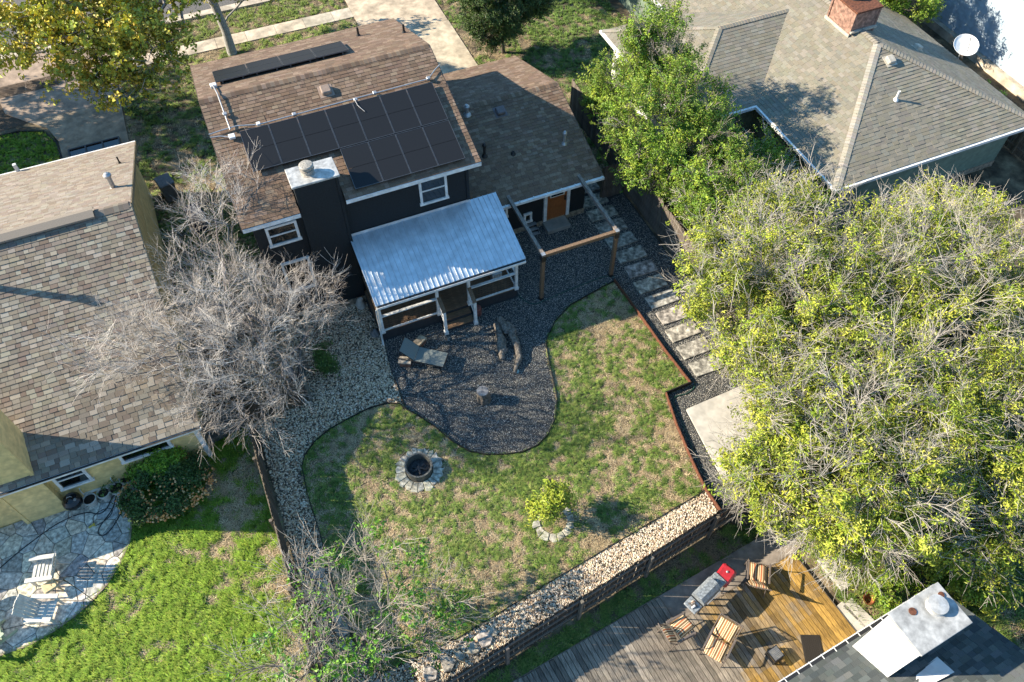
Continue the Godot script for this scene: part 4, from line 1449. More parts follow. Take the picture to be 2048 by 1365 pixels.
# ---- west neighbour ---------------------------------------------------------------------------------------------------
func build_yellow_house() -> void:
	var h := thing("house", "yellow house with weathered mottled shingle roof beside the flagstone patio", "house", Vector3(-8.5, 0, -22.4))
	var tones := [Color(0.43, 0.37, 0.275), Color(0.29, 0.22, 0.165), Color(0.36, 0.30, 0.225), Color(0.52, 0.465, 0.36), Color(0.33, 0.27, 0.205), Color(0.40, 0.345, 0.26)]
	var rz := -22.45; var ry := 5.43; var ez := -15.34; var ey := 2.38; var fz := -29.7; var fy := 2.35
	var xl := -15.0; var xr := -3.86
	gable_block(h, -14.6, -4.12, [[-29.1, 0], [-15.75, 0], [-15.75, 2.42], [-22.45, 5.26], [-29.1, 2.45]], M.yellow_siding)
	laps(h, Vector3(-4.12, 0, -15.75), Vector3(-4.12, 0, -29.1), 0.2, 2.4, Vector3.RIGHT, M.yellow_siding)
	var r1 := roof_plane(h, "roof", xl, xr, ez, ey, rz, ry)
	var s := Vector3(0, ry - ey, rz - ez).normalized()
	var l := Vector2(ry - ey, rz - ez).length()
	shingles(r1, Vector3(xr, ey, ez), Vector3.LEFT, s, [[Vector2(0, 0), Vector2(8.2, 0), Vector2(8.2, l), Vector2(0, l)]], 0.152, Vector2(0.14, 0.32), tones, 300, 0.10, 0.010, 0.020)
	var r2 := roof_plane(h, "roof", xl, xr, fz, fy, rz, ry)
	var sf := Vector3(0, ry - fy, rz - fz).normalized()
	shingles(r2, Vector3(xr, fy, fz), Vector3.LEFT, sf, [[Vector2(0, 0), Vector2(8.2, 0), Vector2(8.2, l), Vector2(0, l)]], 0.152, Vector2(0.14, 0.32), [Color(0.50, 0.42, 0.32), Color(0.42, 0.33, 0.25), Color(0.55, 0.47, 0.37), Color(0.46, 0.38, 0.30)], 0, 0.1, 0.004)
	var rv := MB.new()  # ridge vent: a long raised cap
	var cap := [[-0.24, -0.02], [-0.24, 0.05], [0.0, 0.15], [0.24, 0.05], [0.24, -0.02]]
	for k in 4:
		rv.face([Vector3(-12, ry + cap[k][1], rz + cap[k][0]), Vector3(-5.0, ry + cap[k][1], rz + cap[k][0]), Vector3(-5.0, ry + cap[k + 1][1], rz + cap[k + 1][0]), Vector3(-12, ry + cap[k + 1][1], rz + cap[k + 1][0])], Vector3(0, 1, cap[k][0] + cap[k + 1][0]))
	rv.col = Color(0.45, 0.38, 0.295)
	for i in rv.c.size():
		rv.c[i] = Color(0.45, 0.38, 0.295)
	wpart("ridge_vent", rv, M.shingle, h)
	ridge_caps(r1, Vector3(-5.0, ry, rz), Vector3(xr, ry, rz), tones, 0.2, 0.09)
	var g := MB.new()
	g.box(Vector3((xl + xr) / 2, ey - 0.06, ez + 0.04), Vector3(xr - xl, 0.09, 0.08))
	wpart("gutter", g, M.white_paint, h)
	g = MB.new()
	g.box(Vector3((xl + xr) / 2, fy - 0.08, fz - 0.05), Vector3(xr - xl, 0.12, 0.11))
	wpart("gutter", g, M.white_paint, h)
	var gd := MB.new()
	gd.box(Vector3((xl + xr) / 2, ey - 0.018, ez + 0.05), Vector3(xr - xl - 0.05, 0.012, 0.07))
	wpart("gutter_guard", gd, M.dark_metal, h)
	var rk := MB.new()
	rk.beam(Vector3(xr + 0.012, ey - 0.1, ez), Vector3(xr + 0.012, ry - 0.1, rz), 0.024, 0.18)
	rk.beam(Vector3(xr + 0.012, fy - 0.1, fz), Vector3(xr + 0.012, ry - 0.1, rz), 0.024, 0.18)
	wpart("rake_board", rk, mat("tan_trim", Color(0.42, 0.32, 0.18), 0.8, Vector3.ONE, "soft"), h)
	var ct := MB.new()
	ct.box(Vector3(-4.15, 1.16, -15.72), Vector3(0.14, 2.32, 0.12))
	wpart("corner_board", ct, M.white_paint, h)
	window(h, Vector3(-5.75, 1.62, -15.75), 1.55, 0.7, Vector3.BACK, M.white_paint, false)
	window(h, Vector3(-8.0, 1.45, -15.75), 0.95, 1.0, Vector3.BACK, M.white_paint)
	# tall chimney chase, cut off by the picture's edge
	var c := MB.new()
	c.box(Vector3(-9.27, 2.45, -16.15), Vector3(1.24, 4.9, 1.2))
	var chim := wpart("chimney", c, M.yellow_siding, h)
	laps(chim, Vector3(-9.87, 0, -15.55), Vector3(-8.67, 0, -15.55), 0.1, 4.85, Vector3.BACK, M.yellow_siding, 0.2)
	laps(chim, Vector3(-8.65, 0, -15.57), Vector3(-8.65, 0, -16.74), 0.1, 4.85, Vector3.RIGHT, M.yellow_siding, 0.2)
	var cb := MB.new()
	for x in [-9.86, -8.68]:
		cb.box(Vector3(x, 2.42, -15.545), Vector3(0.1, 4.84, 0.07))
	cb.box(Vector3(-9.27, 1.9, -15.535), Vector3(1.14, 0.03, 0.03))
	wpart("trim", cb, M.yellow_siding, chim)
	var cl := MB.new()
	cl.lathe(Vector3(-9.4, 4.9, -16.15), [[0.18, 0], [0.18, 0.3], [0.26, 0.3], [0.26, 0.5], [0.0, 0.55]], 14)
	wpart("flue", cl, M.galvanised, chim)
	vent_pipe(h, Vector3(-4.48, 4.5, -24.5), 0.62, 0.085, M.grey_metal, true)
	vent_pipe(h, Vector3(-4.36, 3.4, -27.19), 0.33, 0.03, M.dark_metal)
	vent_pipe(h, Vector3(-9.6, 5.0, -21.6), 1.7, 0.10, M.grey_metal, true)
	var pn := MB.new()
	pn.box(Vector3(-8.3, 2.5, -29.7), Vector3(0.12, 0.4, 0.12))
	wpart("vent_pipe", pn, M.white_paint, h)


# ---- east neighbour ---------------------------------------------------------------------------------------------------
func build_tan_house() -> void:
	var h := thing("house", "green walled house under a big tan hip roof with valleys", "house", Vector3(24, 0, -24))
	var t := [Color(0.41, 0.375, 0.285), Color(0.36, 0.33, 0.25), Color(0.455, 0.415, 0.32), Color(0.39, 0.35, 0.26)]
	var e := 2.5; var k := 0.386
	var ry := 4.42; var ax := 25.33; var az := -21.2
	var xl := 20.36; var xr := 30.3; var zr := -16.23; var zf := -40.0
	var deck := mat("tan_deck", Color(0.30, 0.27, 0.21), 0.95, Vector3.ONE, "fine")
	var w := MB.new()
	w.prism(PackedVector2Array([Vector2(xl + 0.5, -16.7), Vector2(xr - 0.5, -16.7), Vector2(xr - 0.5, zf), Vector2(xl + 0.5, zf), Vector2(xl + 0.5, -28.5), Vector2(17.3, -28.5), Vector2(17.3, -22.2), Vector2(xl + 0.5, -22.2)]), 0, e - 0.02)
	wpart("wall", w, M.green_siding, h)
	laps(h, Vector3(xl + 0.5, 0, -16.7), Vector3(xr - 0.5, 0, -16.7), 0.3, e, Vector3.BACK, M.green_siding)
	laps(h, Vector3(xl + 0.5, 0, -22.2), Vector3(xl + 0.5, 0, -16.7), 0.3, e, Vector3.LEFT, M.green_siding)
	laps(h, Vector3(17.3, 0, -28.5), Vector3(17.3, 0, -22.2), 0.1, e, Vector3.LEFT, M.white_paint)
	var fb := MB.new()
	fb.box(Vector3(25.3, 0.15, -16.68), Vector3(9.0, 0.3, 0.06))
	fb.box(Vector3(xl + 0.48, 0.15, -19.5), Vector3(0.06, 0.3, 5.4))
	wpart("foundation", fb, M.foundation, h)
	var len: float = Vector2(ry - e, ax - xl).length()
	var roof := MB.new()
	roof.face([Vector3(xl, e, zr), Vector3(xr, e, zr), Vector3(ax, ry, az)], Vector3(0, 1, 1))
	roof.face([Vector3(xl, e, zr), Vector3(ax, ry, az), Vector3(ax, ry, zf), Vector3(xl, e, zf)], Vector3(-1, 1, 0))
	roof.face([Vector3(xr, e, zr), Vector3(ax, ry, az), Vector3(ax, ry, zf), Vector3(xr, e, zf)], Vector3(1, 1, 0))
	roof.face([Vector3(xl, e - 0.12, zr), Vector3(xr, e - 0.12, zr), Vector3(xr, e - 0.12, zf), Vector3(xl, e - 0.12, zf)], Vector3.DOWN)
	for q in [[Vector3(xl, e, zr), Vector3(xr, e, zr), Vector3.BACK], [Vector3(xl, e, zf), Vector3(xl, e, zr), Vector3.LEFT], [Vector3(xr, e, zf), Vector3(xr, e, zr), Vector3.RIGHT]]:
		roof.face([q[0], q[1], q[1] - Vector3.UP * 0.12, q[0] - Vector3.UP * 0.12], q[2])
	var r1 := wpart("roof", roof, deck, h)
	var sr := Vector3(0, ry - e, az - zr).normalized()
	var lr := Vector2(ry - e, az - zr).length()
	shingles(r1, Vector3(xl, e, zr), Vector3.RIGHT, sr, [[Vector2(0, 0), Vector2(xr - xl, 0), Vector2(ax - xl, lr)]], 0.155, Vector2(0.24, 0.34), t, 300, 0.05, 0.006, 0.022)
	var sL := Vector3(ax - xl, ry - e, 0).normalized()
	shingles(r1, Vector3(xl, e, zr), Vector3.FORWARD, sL, [[Vector2(0, 0), Vector2(14, 0), Vector2(14, len), Vector2(zr - az, len)]], 0.155, Vector2(0.24, 0.34), t, 0, 0.05)
	var sR := Vector3(ax - xr, ry - e, 0).normalized()
	shingles(r1, Vector3(xr, e, zr), Vector3.FORWARD, sR, [[Vector2(0, 0), Vector2(14, 0), Vector2(14, len), Vector2(zr - az, len)]], 0.155, Vector2(0.24, 0.34), t, 0, 0.05)
	ridge_caps(r1, Vector3(xl, e, zr), Vector3(ax, ry, az), [Color(0.62, 0.56, 0.45), Color(0.66, 0.60, 0.48)], 0.17, 0.04)
	ridge_caps(r1, Vector3(xr, e, zr), Vector3(ax, ry, az), [Color(0.52, 0.47, 0.37), Color(0.50, 0.44, 0.34)], 0.17, 0.04)
	ridge_caps(r1, Vector3(ax, ry, az), Vector3(ax, ry, -34), [Color(0.52, 0.47, 0.37), Color(0.50, 0.44, 0.34)], 0.17, 0.06)
	# west wing: hip end, ridge along x
	var wl := 16.85; var z0 := -21.7; var z1 := -28.98; var zm := (z0 + z1) / 2.0; var hw := (z0 - z1) / 2.0
	var wy := e + hw * k; var px := wl + hw; var vx := xl + (wy - e) / k
	var wing := MB.new()
	wing.face([Vector3(wl, e, z0), Vector3(xl, e, z0), Vector3(vx, wy, zm), Vector3(px, wy, zm)], Vector3(0, 1, 1))
	wing.face([Vector3(wl, e, z1), Vector3(xl, e, z1), Vector3(vx, wy, zm), Vector3(px, wy, zm)], Vector3(0, 1, -1))
	wing.face([Vector3(wl, e, z0), Vector3(wl, e, z1), Vector3(px, wy, zm)], Vector3(-1, 1, 0))
	wing.face([Vector3(wl, e - 0.12, z0), Vector3(wl, e - 0.12, z1), Vector3(xl, e - 0.12, z1), Vector3(xl, e - 0.12, z0)], Vector3.DOWN)
	for q in [[Vector3(wl, e, z0), Vector3(xl, e, z0), Vector3.BACK], [Vector3(wl, e, z1), Vector3(xl, e, z1), Vector3.FORWARD], [Vector3(wl, e, z1), Vector3(wl, e, z0), Vector3.LEFT]]:
		wing.face([q[0], q[1], q[1] - Vector3.UP * 0.12, q[0] - Vector3.UP * 0.12], q[2])
	var r2 := wpart("roof", wing, deck, h)
	var ws := Vector3(0, wy - e, zm - z0).normalized()
	var wlen := Vector2(hw, wy - e).length()
	shingles(r2, Vector3(wl, e, z0), Vector3.RIGHT, ws, [[Vector2(0, 0), Vector2(xl - wl, 0), Vector2(vx - wl, wlen), Vector2(px - wl, wlen)]], 0.155, Vector2(0.24, 0.34), t, 0, 0.05)
	shingles(r2, Vector3(wl, e, z1), Vector3.RIGHT, Vector3(0, wy - e, zm - z1).normalized(), [[Vector2(0, 0), Vector2(xl - wl, 0), Vector2(vx - wl, wlen), Vector2(px - wl, wlen)]], 0.155, Vector2(0.24, 0.34), t, 0, 0.05)
	shingles(r2, Vector3(wl, e, z0), Vector3.FORWARD, Vector3(px - wl, wy - e, 0).normalized(), [[Vector2(0, 0), Vector2(2 * hw, 0), Vector2(hw, wlen)]], 0.155, Vector2(0.24, 0.34), t, 0, 0.05)
	ridge_caps(r2, Vector3(px, wy, zm), Vector3(vx, wy, zm), [Color(0.52, 0.47, 0.37), Color(0.50, 0.44, 0.34)], 0.15, 0.06)
	ridge_caps(r2, Vector3(wl, e, z0), Vector3(px, wy, zm), [Color(0.52, 0.47, 0.37), Color(0.50, 0.44, 0.34)], 0.14, 0.04)
	ridge_caps(r2, Vector3(wl, e, z1), Vector3(px, wy, zm), [Color(0.52, 0.47, 0.37), Color(0.50, 0.44, 0.34)], 0.14, 0.04)
	var g := MB.new()
	g.box(Vector3(wl - 0.05, e - 0.07, zm), Vector3(0.10, 0.13, z0 - z1 + 0.2))
	g.box(Vector3((wl + xl) / 2, e - 0.07, z0 + 0.055), Vector3(xl - wl, 0.13, 0.1))
	g.box(Vector3(xl - 0.055, e - 0.07, (z0 + zr) / 2 + 0.1), Vector3(0.10, 0.13, zr - z0))
	g.box(Vector3((xl + xr) / 2, e - 0.07, zr + 0.055), Vector3(xr - xl, 0.13, 0.1))
	g.box(Vector3(xl - 0.055, e - 0.07, -34.5), Vector3(0.10, 0.13, 11))
	wpart("gutter", g, M.white_paint, h)
	var tan := mat("vent_tan", Color(0.60, 0.54, 0.43), 0.7, Vector3.ONE, "soft")
	box_vent(h, Vector3(21.6, 3.27, -24.6), Vector3.ONE, Vector3(0, 1, k), tan)
	box_vent(h, Vector3(25.38, 4.11, -20.34), Vector3.ONE, Vector3(0, 1, k), tan)
	box_vent(h, Vector3(27.9, 3.42, -21.3), Vector3.ONE, Vector3(k, 1, 0), tan)
	vent_pipe(h, Vector3(24.71, 3.5, -18.77), 0.42, 0.05, M.white_paint)
	# squat panelled chimney astride the ridge
	var c := MB.new()
	c.box(Vector3(25.4, 4.3, -23.05), Vector3(1.2, 1.9, 1.5))
	var chim := wpart("chimney", c, M.pink_siding, h)
	var ctp := MB.new()
	ctp.rbox(Vector3(25.4, 5.27, -23.05), Vector3(1.34, 0.07, 1.64), 0.015)
	wpart("cap_plate", ctp, M.rust, chim)
	var cf := MB.new()
	cf.lathe(Vector3(25.35, 5.3, -23.2), [[0.26, 0], [0.2, 0.05], [0.2, 0.12], [0.26, 0.14], [0.26, 0.26], [0.0, 0.32]], 18)
	wpart("flue", cf, M.dark_metal, chim)
	var cs := MB.new()
	for x in [24.8, 26.0]:
		for z in [-23.78, -22.32]:
			cs.box(Vector3(x, 4.3, z), Vector3(0.09, 1.88, 0.09))
	wpart("corner_board", cs, M.pink_siding, chim)
	var cv := MB.new()
	cv.box(Vector3(24.72, 4.20, -23.05), Vector3(0.05, 0.22, 1.62))
	cv.box(Vector3(25.4, 4.40, -22.24), Vector3(1.3, 0.08, 0.10))
	wpart("flashing", cv, tan, chim)


# ---- back house -------------------------------------------------------------------------------------------------------
func build_back_house() -> void:
	var h := thing("house", "grey shingled house corner with a tall white chimney beside the wooden deck", "house", Vector3(9, 0, 0))
	var a := deg_to_rad(5.0)
	var u := Vector3(cos(a), 0, -sin(a))
	var b := Vector3(sin(a), 0, cos(a))  # towards the camera, up the slope
	var c := Vector3(13.4, 2.6, -2.42)  # right eave corner
	var s := (b + Vector3.UP * 0.5).normalized()
	var lw := 9.0
	var ls := 4.0
	var d := MB.new()
	d.slab([c, c - u * lw, c - u * lw + s * ls, c + s * ls], Vector3(0, -0.15, 0))
	var roof := wpart("roof", d, mat("grey_deck", Color(0.08, 0.09, 0.09), 0.95, Vector3.ONE, "fine"), h)
	var t := [Color(0.125, 0.145, 0.14), Color(0.085, 0.10, 0.10), Color(0.16, 0.18, 0.17), Color(0.10, 0.12, 0.118), Color(0.19, 0.205, 0.195)]
	shingles(roof, c, -u, s, [[Vector2(0, 0), Vector2(lw, 0), Vector2(lw, ls), Vector2(0, ls)]], 0.15, Vector2(0.14, 0.3), t, 300, 0.1, 0.006)
	var w := MB.new()
	var p := []
	for q in [[-0.35, 0.0], [-0.35, 0.35], [-lw, 0.35], [-lw, 0.0]]:
		p.append(c + u * q[0] + b * q[1])
	w.slab([c - u * 0.4 + b * 0.45 - Vector3.UP * 2.6, c - u * lw + b * 0.45 - Vector3.UP * 2.6, c - u * lw + b * 4 - Vector3.UP * 2.6, c - u * 0.4 + b * 4 - Vector3.UP * 2.6], Vector3.UP * 2.62)
	wpart("wall", w, mat("grey_siding", Color(0.42, 0.44, 0.42), 0.7, Vector3.ONE * 0.5, "soft"), h)
	var g := MB.new()
	g.beam(c - b * 0.06 - Vector3.UP * 0.07, c - u * lw - b * 0.06 - Vector3.UP * 0.07, 0.12, 0.12)
	wpart("gutter", g, M.white_paint, h)
	var gg := MB.new()
	gg.beam(c - b * 0.05 - Vector3.UP * 0.004, c - u * lw - b * 0.05 - Vector3.UP * 0.004, 0.085, 0.014)
	wpart("gutter_guard", gg, M.dark_metal, h)
	var gh := MB.new()
	for i in 22:
		var q := c - u * (0.3 + i * 0.4) - b * 0.06
		gh.beam(q - b * 0.07 + Vector3.UP * 0.006, q + b * 0.07 + Vector3.UP * 0.012, 0.02, 0.01)
	wpart("gutter_hanger", gh, M.white_paint, h)
	# white chimney box at the eave
	var bas := Basis(u, Vector3.UP, -b if false else u.cross(Vector3.UP))
	var k := MB.new()
	k.box(Vector3(11.13, 2.6, -1.62), Vector3(1.5, 5.15, 1.0), bas)
	var chim := wpart("chimney", k, mat("white_chase", Color(0.88, 0.88, 0.86), 0.7, Vector3.ONE * 0.4, "soft"), h)
	var kc := MB.new()
	kc.rbox(Vector3(11.13, 5.20, -1.62), Vector3(1.58, 0.05, 1.08), 0.01, bas)
	wpart("cap_plate", kc, mat("grey_cap", Color(0.50, 0.505, 0.485), 0.6, Vector3.ONE * 0.5, "stain"), chim)
	var kf := MB.new()
	kf.lathe(Vector3(11.42, 5.22, -1.78), [[0.24, 0], [0.2, 0.06], [0.2, 0.10], [0.235, 0.11], [0.235, 0.17], [0.0, 0.2]], 18)
	wpart("flue", kf, M.galvanised, chim)
	var kr := MB.new()
	kr.lathe(Vector3(10.85, 5.22, -1.9), [[0.09, 0], [0.09, 0.03], [0.0, 0.035]], 12)
	wpart("pipe_cap", kr, M.rust, chim)
	kr = MB.new()
	kr.lathe(Vector3(11.72, 5.22, -1.95), [[0.07, 0], [0.07, 0.04], [0.0, 0.05]], 12)
	wpart("pipe_cap", kr, M.rust, chim)
	var cr := MB.new()  # little saddle behind the chimney
	var q0 := Vector3(10.38, 3.02, -1.12)
	cr.face([q0 + Vector3(0.02, 0, 0.03), q0 + Vector3(1.48, 0.02, -0.12), q0 + Vector3(1.36, 0.62, 0.62)], Vector3.UP)
	cr.face([q0 + Vector3(0.02, 0, 0.03), q0 + Vector3(1.36, 0.62, 0.62), q0 + Vector3(0.1, 0.36, 0.62)], Vector3.UP)
	wpart("flashing", cr, M.white_chase, chim)


func build_blue_house() -> void:
	var h := thing("house", "pale blue sided wall of the far house beyond the picket fence", "house", Vector3(36, 0, -23))
	var w := MB.new()
	w.box(Vector3(39.6, 2.6, -23), Vector3(10, 5.2, 14))
	wpart("wall", w, M.blue_siding, h)
	laps(h, Vector3(34.6, 0, -30), Vector3(34.6, 0, -16), 0.45, 5.2, Vector3.LEFT, M.blue_siding, 0.22)
	var f := MB.new()
	f.box(Vector3(34.5, 0.2, -23), Vector3(0.34, 0.42, 14))
	wpart("foundation", f, M.concrete, h)
	var r := MB.new()
	r.slab([Vector3(34.2, 5.2, -30.4), Vector3(34.2, 5.2, -15.6), Vector3(39.6, 7.4, -15.6), Vector3(39.6, 7.4, -30.4)], Vector3(0, -0.15, 0))
	r.slab([Vector3(45, 5.2, -30.4), Vector3(45, 5.2, -15.6), Vector3(39.6, 7.4, -15.6), Vector3(39.6, 7.4, -30.4)], Vector3(0, -0.15, 0))
	wpart("roof", r, M.roof_deck, h)


# ---- yard things ------------------------------------------------------------------------------------------------------
func build_fences() -> void:
	var old := [Color(0.23, 0.19, 0.15), Color(0.27, 0.225, 0.18), Color(0.20, 0.165, 0.13), Color(0.30, 0.25, 0.20)]
	var grey := [Color(0.22, 0.205, 0.18), Color(0.26, 0.24, 0.21), Color(0.19, 0.175, 0.155)]
	var f := thing("picket_fence", "weathered brown picket fence along the right side of the paver path", "fence", Vector3(14.38, 0, -14))
	fence_panel(f, Vector3(14.38, 0.05, -21.4), Vector3(14.38, 0.05, -7.55), 1.75, Vector3.RIGHT, old, Color(0.2, 0.16, 0.12))
	f = thing("picket_fence", "short dark picket fence closing the gap by the house corner", "fence", Vector3(13.8, 0, -21.45))
	fence_panel(f, Vector3(13.25, 0.05, -21.45), Vector3(14.3, 0.05, -21.45), 1.75, Vector3.FORWARD, old, Color(0.2, 0.16, 0.12))
	f = thing("picket_fence", "shaded picket fence running on behind the dark house's right wall", "fence", Vector3(14.5, 0, -24))
	fence_panel(f, Vector3(14.5, 0.05, -27.2), Vector3(14.5, 0.05, -21.6), 1.75, Vector3.RIGHT, old, Color(0.2, 0.16, 0.12))
	f = thing("picket_fence", "long left picket fence between the rock bed and the west lawn", "fence", Vector3(-2.6, 0, -10.8))
	fence_panel(f, Vector3(-2.6, 0.05, -16.4), Vector3(-2.6, 0.05, -5.2), 1.5, Vector3.LEFT, [Color(0.20, 0.155, 0.11), Color(0.23, 0.18, 0.13), Color(0.17, 0.13, 0.095)], Color(0.3, 0.25, 0.19))
	f = thing("picket_fence", "short brown fence closing the narrow side yard under the bare tree", "fence", Vector3(-1.6, 0, -16.45))
	fence_panel(f, Vector3(-2.55, 0.05, -16.45), Vector3(-0.7, 0.05, -16.45), 1.5, Vector3.FORWARD, [Color(0.22, 0.16, 0.105), Color(0.19, 0.14, 0.09)], Color(0.25, 0.2, 0.15))
	f = thing("wooden_gate", "open wooden gate leaf standing at the top of the rock bed", "gate", Vector3(-0.5, 0, -17))
	fence_panel(f, Vector3(-0.62, 0.08, -16.5), Vector3(-0.42, 0.08, -17.8), 1.5, Vector3.RIGHT, [Color(0.25, 0.22, 0.19), Color(0.29, 0.26, 0.22)], Color(0.3, 0.27, 0.22))
	f = thing("picket_fence", "low fence between the yellow house corner and the left fence", "fence", Vector3(-3.4, 0, -16.2))
	fence_panel(f, Vector3(-4.05, 0.05, -16.1), Vector3(-2.7, 0.05, -16.4), 1.5, Vector3.BACK, grey, Color(0.26, 0.24, 0.21))
	f = thing("rail_fence", "dark rear fence with three rails facing the deck behind the rock strip", "fence", Vector3(5, 0, back_z(5)))
	fence_panel(f, Vector3(-2.5, 0.05, back_z(-2.5)), Vector3(14.3, 0.05, back_z(14.3)), 1.62, Vector3(0.14, 0, 0.99), [Color(0.075, 0.062, 0.048), Color(0.09, 0.075, 0.058), Color(0.062, 0.052, 0.04)], Color(0.30, 0.255, 0.20), 0.14, 0.020)
	f = thing("picket_fence", "sunlit brown picket fence between the tan roof and the blue house", "fence", Vector3(31.2, 0, -20))
	fence_panel(f, Vector3(31.25, 0.05, -26.6), Vector3(31.25, 0.05, -14.5), 1.8, Vector3.LEFT, [Color(0.34, 0.26, 0.18), Color(0.29, 0.22, 0.15), Color(0.38, 0.30, 0.21)], Color(0.36, 0.27, 0.18))
	f = thing("picket_fence", "dark fence return beneath the green tree by the blue house", "fence", Vector3(33, 0, -26.2))
	fence_panel(f, Vector3(31.4, 0.05, -25.9), Vector3(34.5, 0.05, -26.9), 1.8, Vector3.BACK, old, Color(0.2, 0.16, 0.12))


func build_pergola() -> void:
	var t := thing("pergola", "open timber pergola frame over the gravel behind the orange door", "pergola", Vector3(10.2, 0, -17.55))
	var y := 2.40
	for x in [8.70, 11.66]:
		var b := MB.new()
		b.rbox(Vector3(x, 1.15, -17.55), Vector3(0.14, 2.3, 0.14), 0.01)
		wpart("post", b, M.beam_wood, t)
		var k := MB.new()
		k.box(Vector3(x, 0.06, -17.55), Vector3(0.165, 0.12, 0.165))
		wpart("post_shoe", k, M.black_plastic, t)
		var c := MB.new()
		c.box(Vector3(x, 2.30, -17.55), Vector3(0.17, 0.26, 0.17))
		wpart("bracket", c, M.black_plastic, t)
		var r := MB.new()
		r.box(Vector3(x, y + 0.045, -19.3), Vector3(0.13, 0.14, 3.65))
		wpart("beam", r, mat("grey_beam", Color(0.40, 0.33, 0.27), 0.85, Vector3(3, 3, 0.5), "coarse"), t)
		var m := MB.new()
		m.box(Vector3(x, y + 0.12, -17.55), Vector3(0.15, 0.012, 0.15))
		wpart("bracket_plate", m, M.grey_metal, t)
	var f := MB.new()
	f.box(Vector3(10.18, y + 0.045, -17.55), Vector3(2.82, 0.14, 0.13))
	wpart("beam", f, M.beam_wood, t)


func log_shape(p: Array, r: Array, sides := 9) -> MB:
	var b := MB.new()
	b.tube(p, r, sides, false)
	for i in b.v.size():
		pass
	return b


func wood_log(label: String, p: Array, r: Array, knots := 1) -> void:
	var t := thing("log", label, "log", p[0], 0.0)
	var line := []
	var rad := []
	for i in p.size() - 1:
		for k in 4:
			var q: Vector3 = p[i].lerp(p[i + 1], k / 4.0)
			line.append(q + Vector3(rnd(-1, 1), rnd(-0.5, 0.5), rnd(-1, 1)) * r[i] * 0.16)
			rad.append(lerpf(r[i], r[i + 1], k / 4.0) * rnd(0.88, 1.12))
	line.append(p[-1])
	rad.append(r[-1])
	var b := log_shape(line, rad)
	for i in knots:
		var k := 2 + rng.randi() % maxi(1, line.size() - 3)
		var d := Vector3(rnd(-1, 1), rnd(0.2, 1), rnd(-1, 1)).normalized()
		b.tube([line[k], line[k] + d * rad[k] * 1.5], [rad[k] * 0.45, rad[k] * 0.35], 7)
	wpart("bark", b, M.log_bark, t)
	var e := MB.new()
	e.col = Color(0.42, 0.39, 0.36)
	var d0: Vector3 = (line[0] - line[1]).normalized()
	var d1: Vector3 = (line[-1] - line[-2]).normalized()
	e.tube([line[0], line[0] + d0 * 0.012], [rad[0] * 0.96, rad[0] * 0.93], 9)
	e.tube([line[-1], line[-1] + d1 * 0.012], [rad[-1] * 0.96, rad[-1] * 0.93], 9)
	wpart("cut_end", e, M.stone, t)


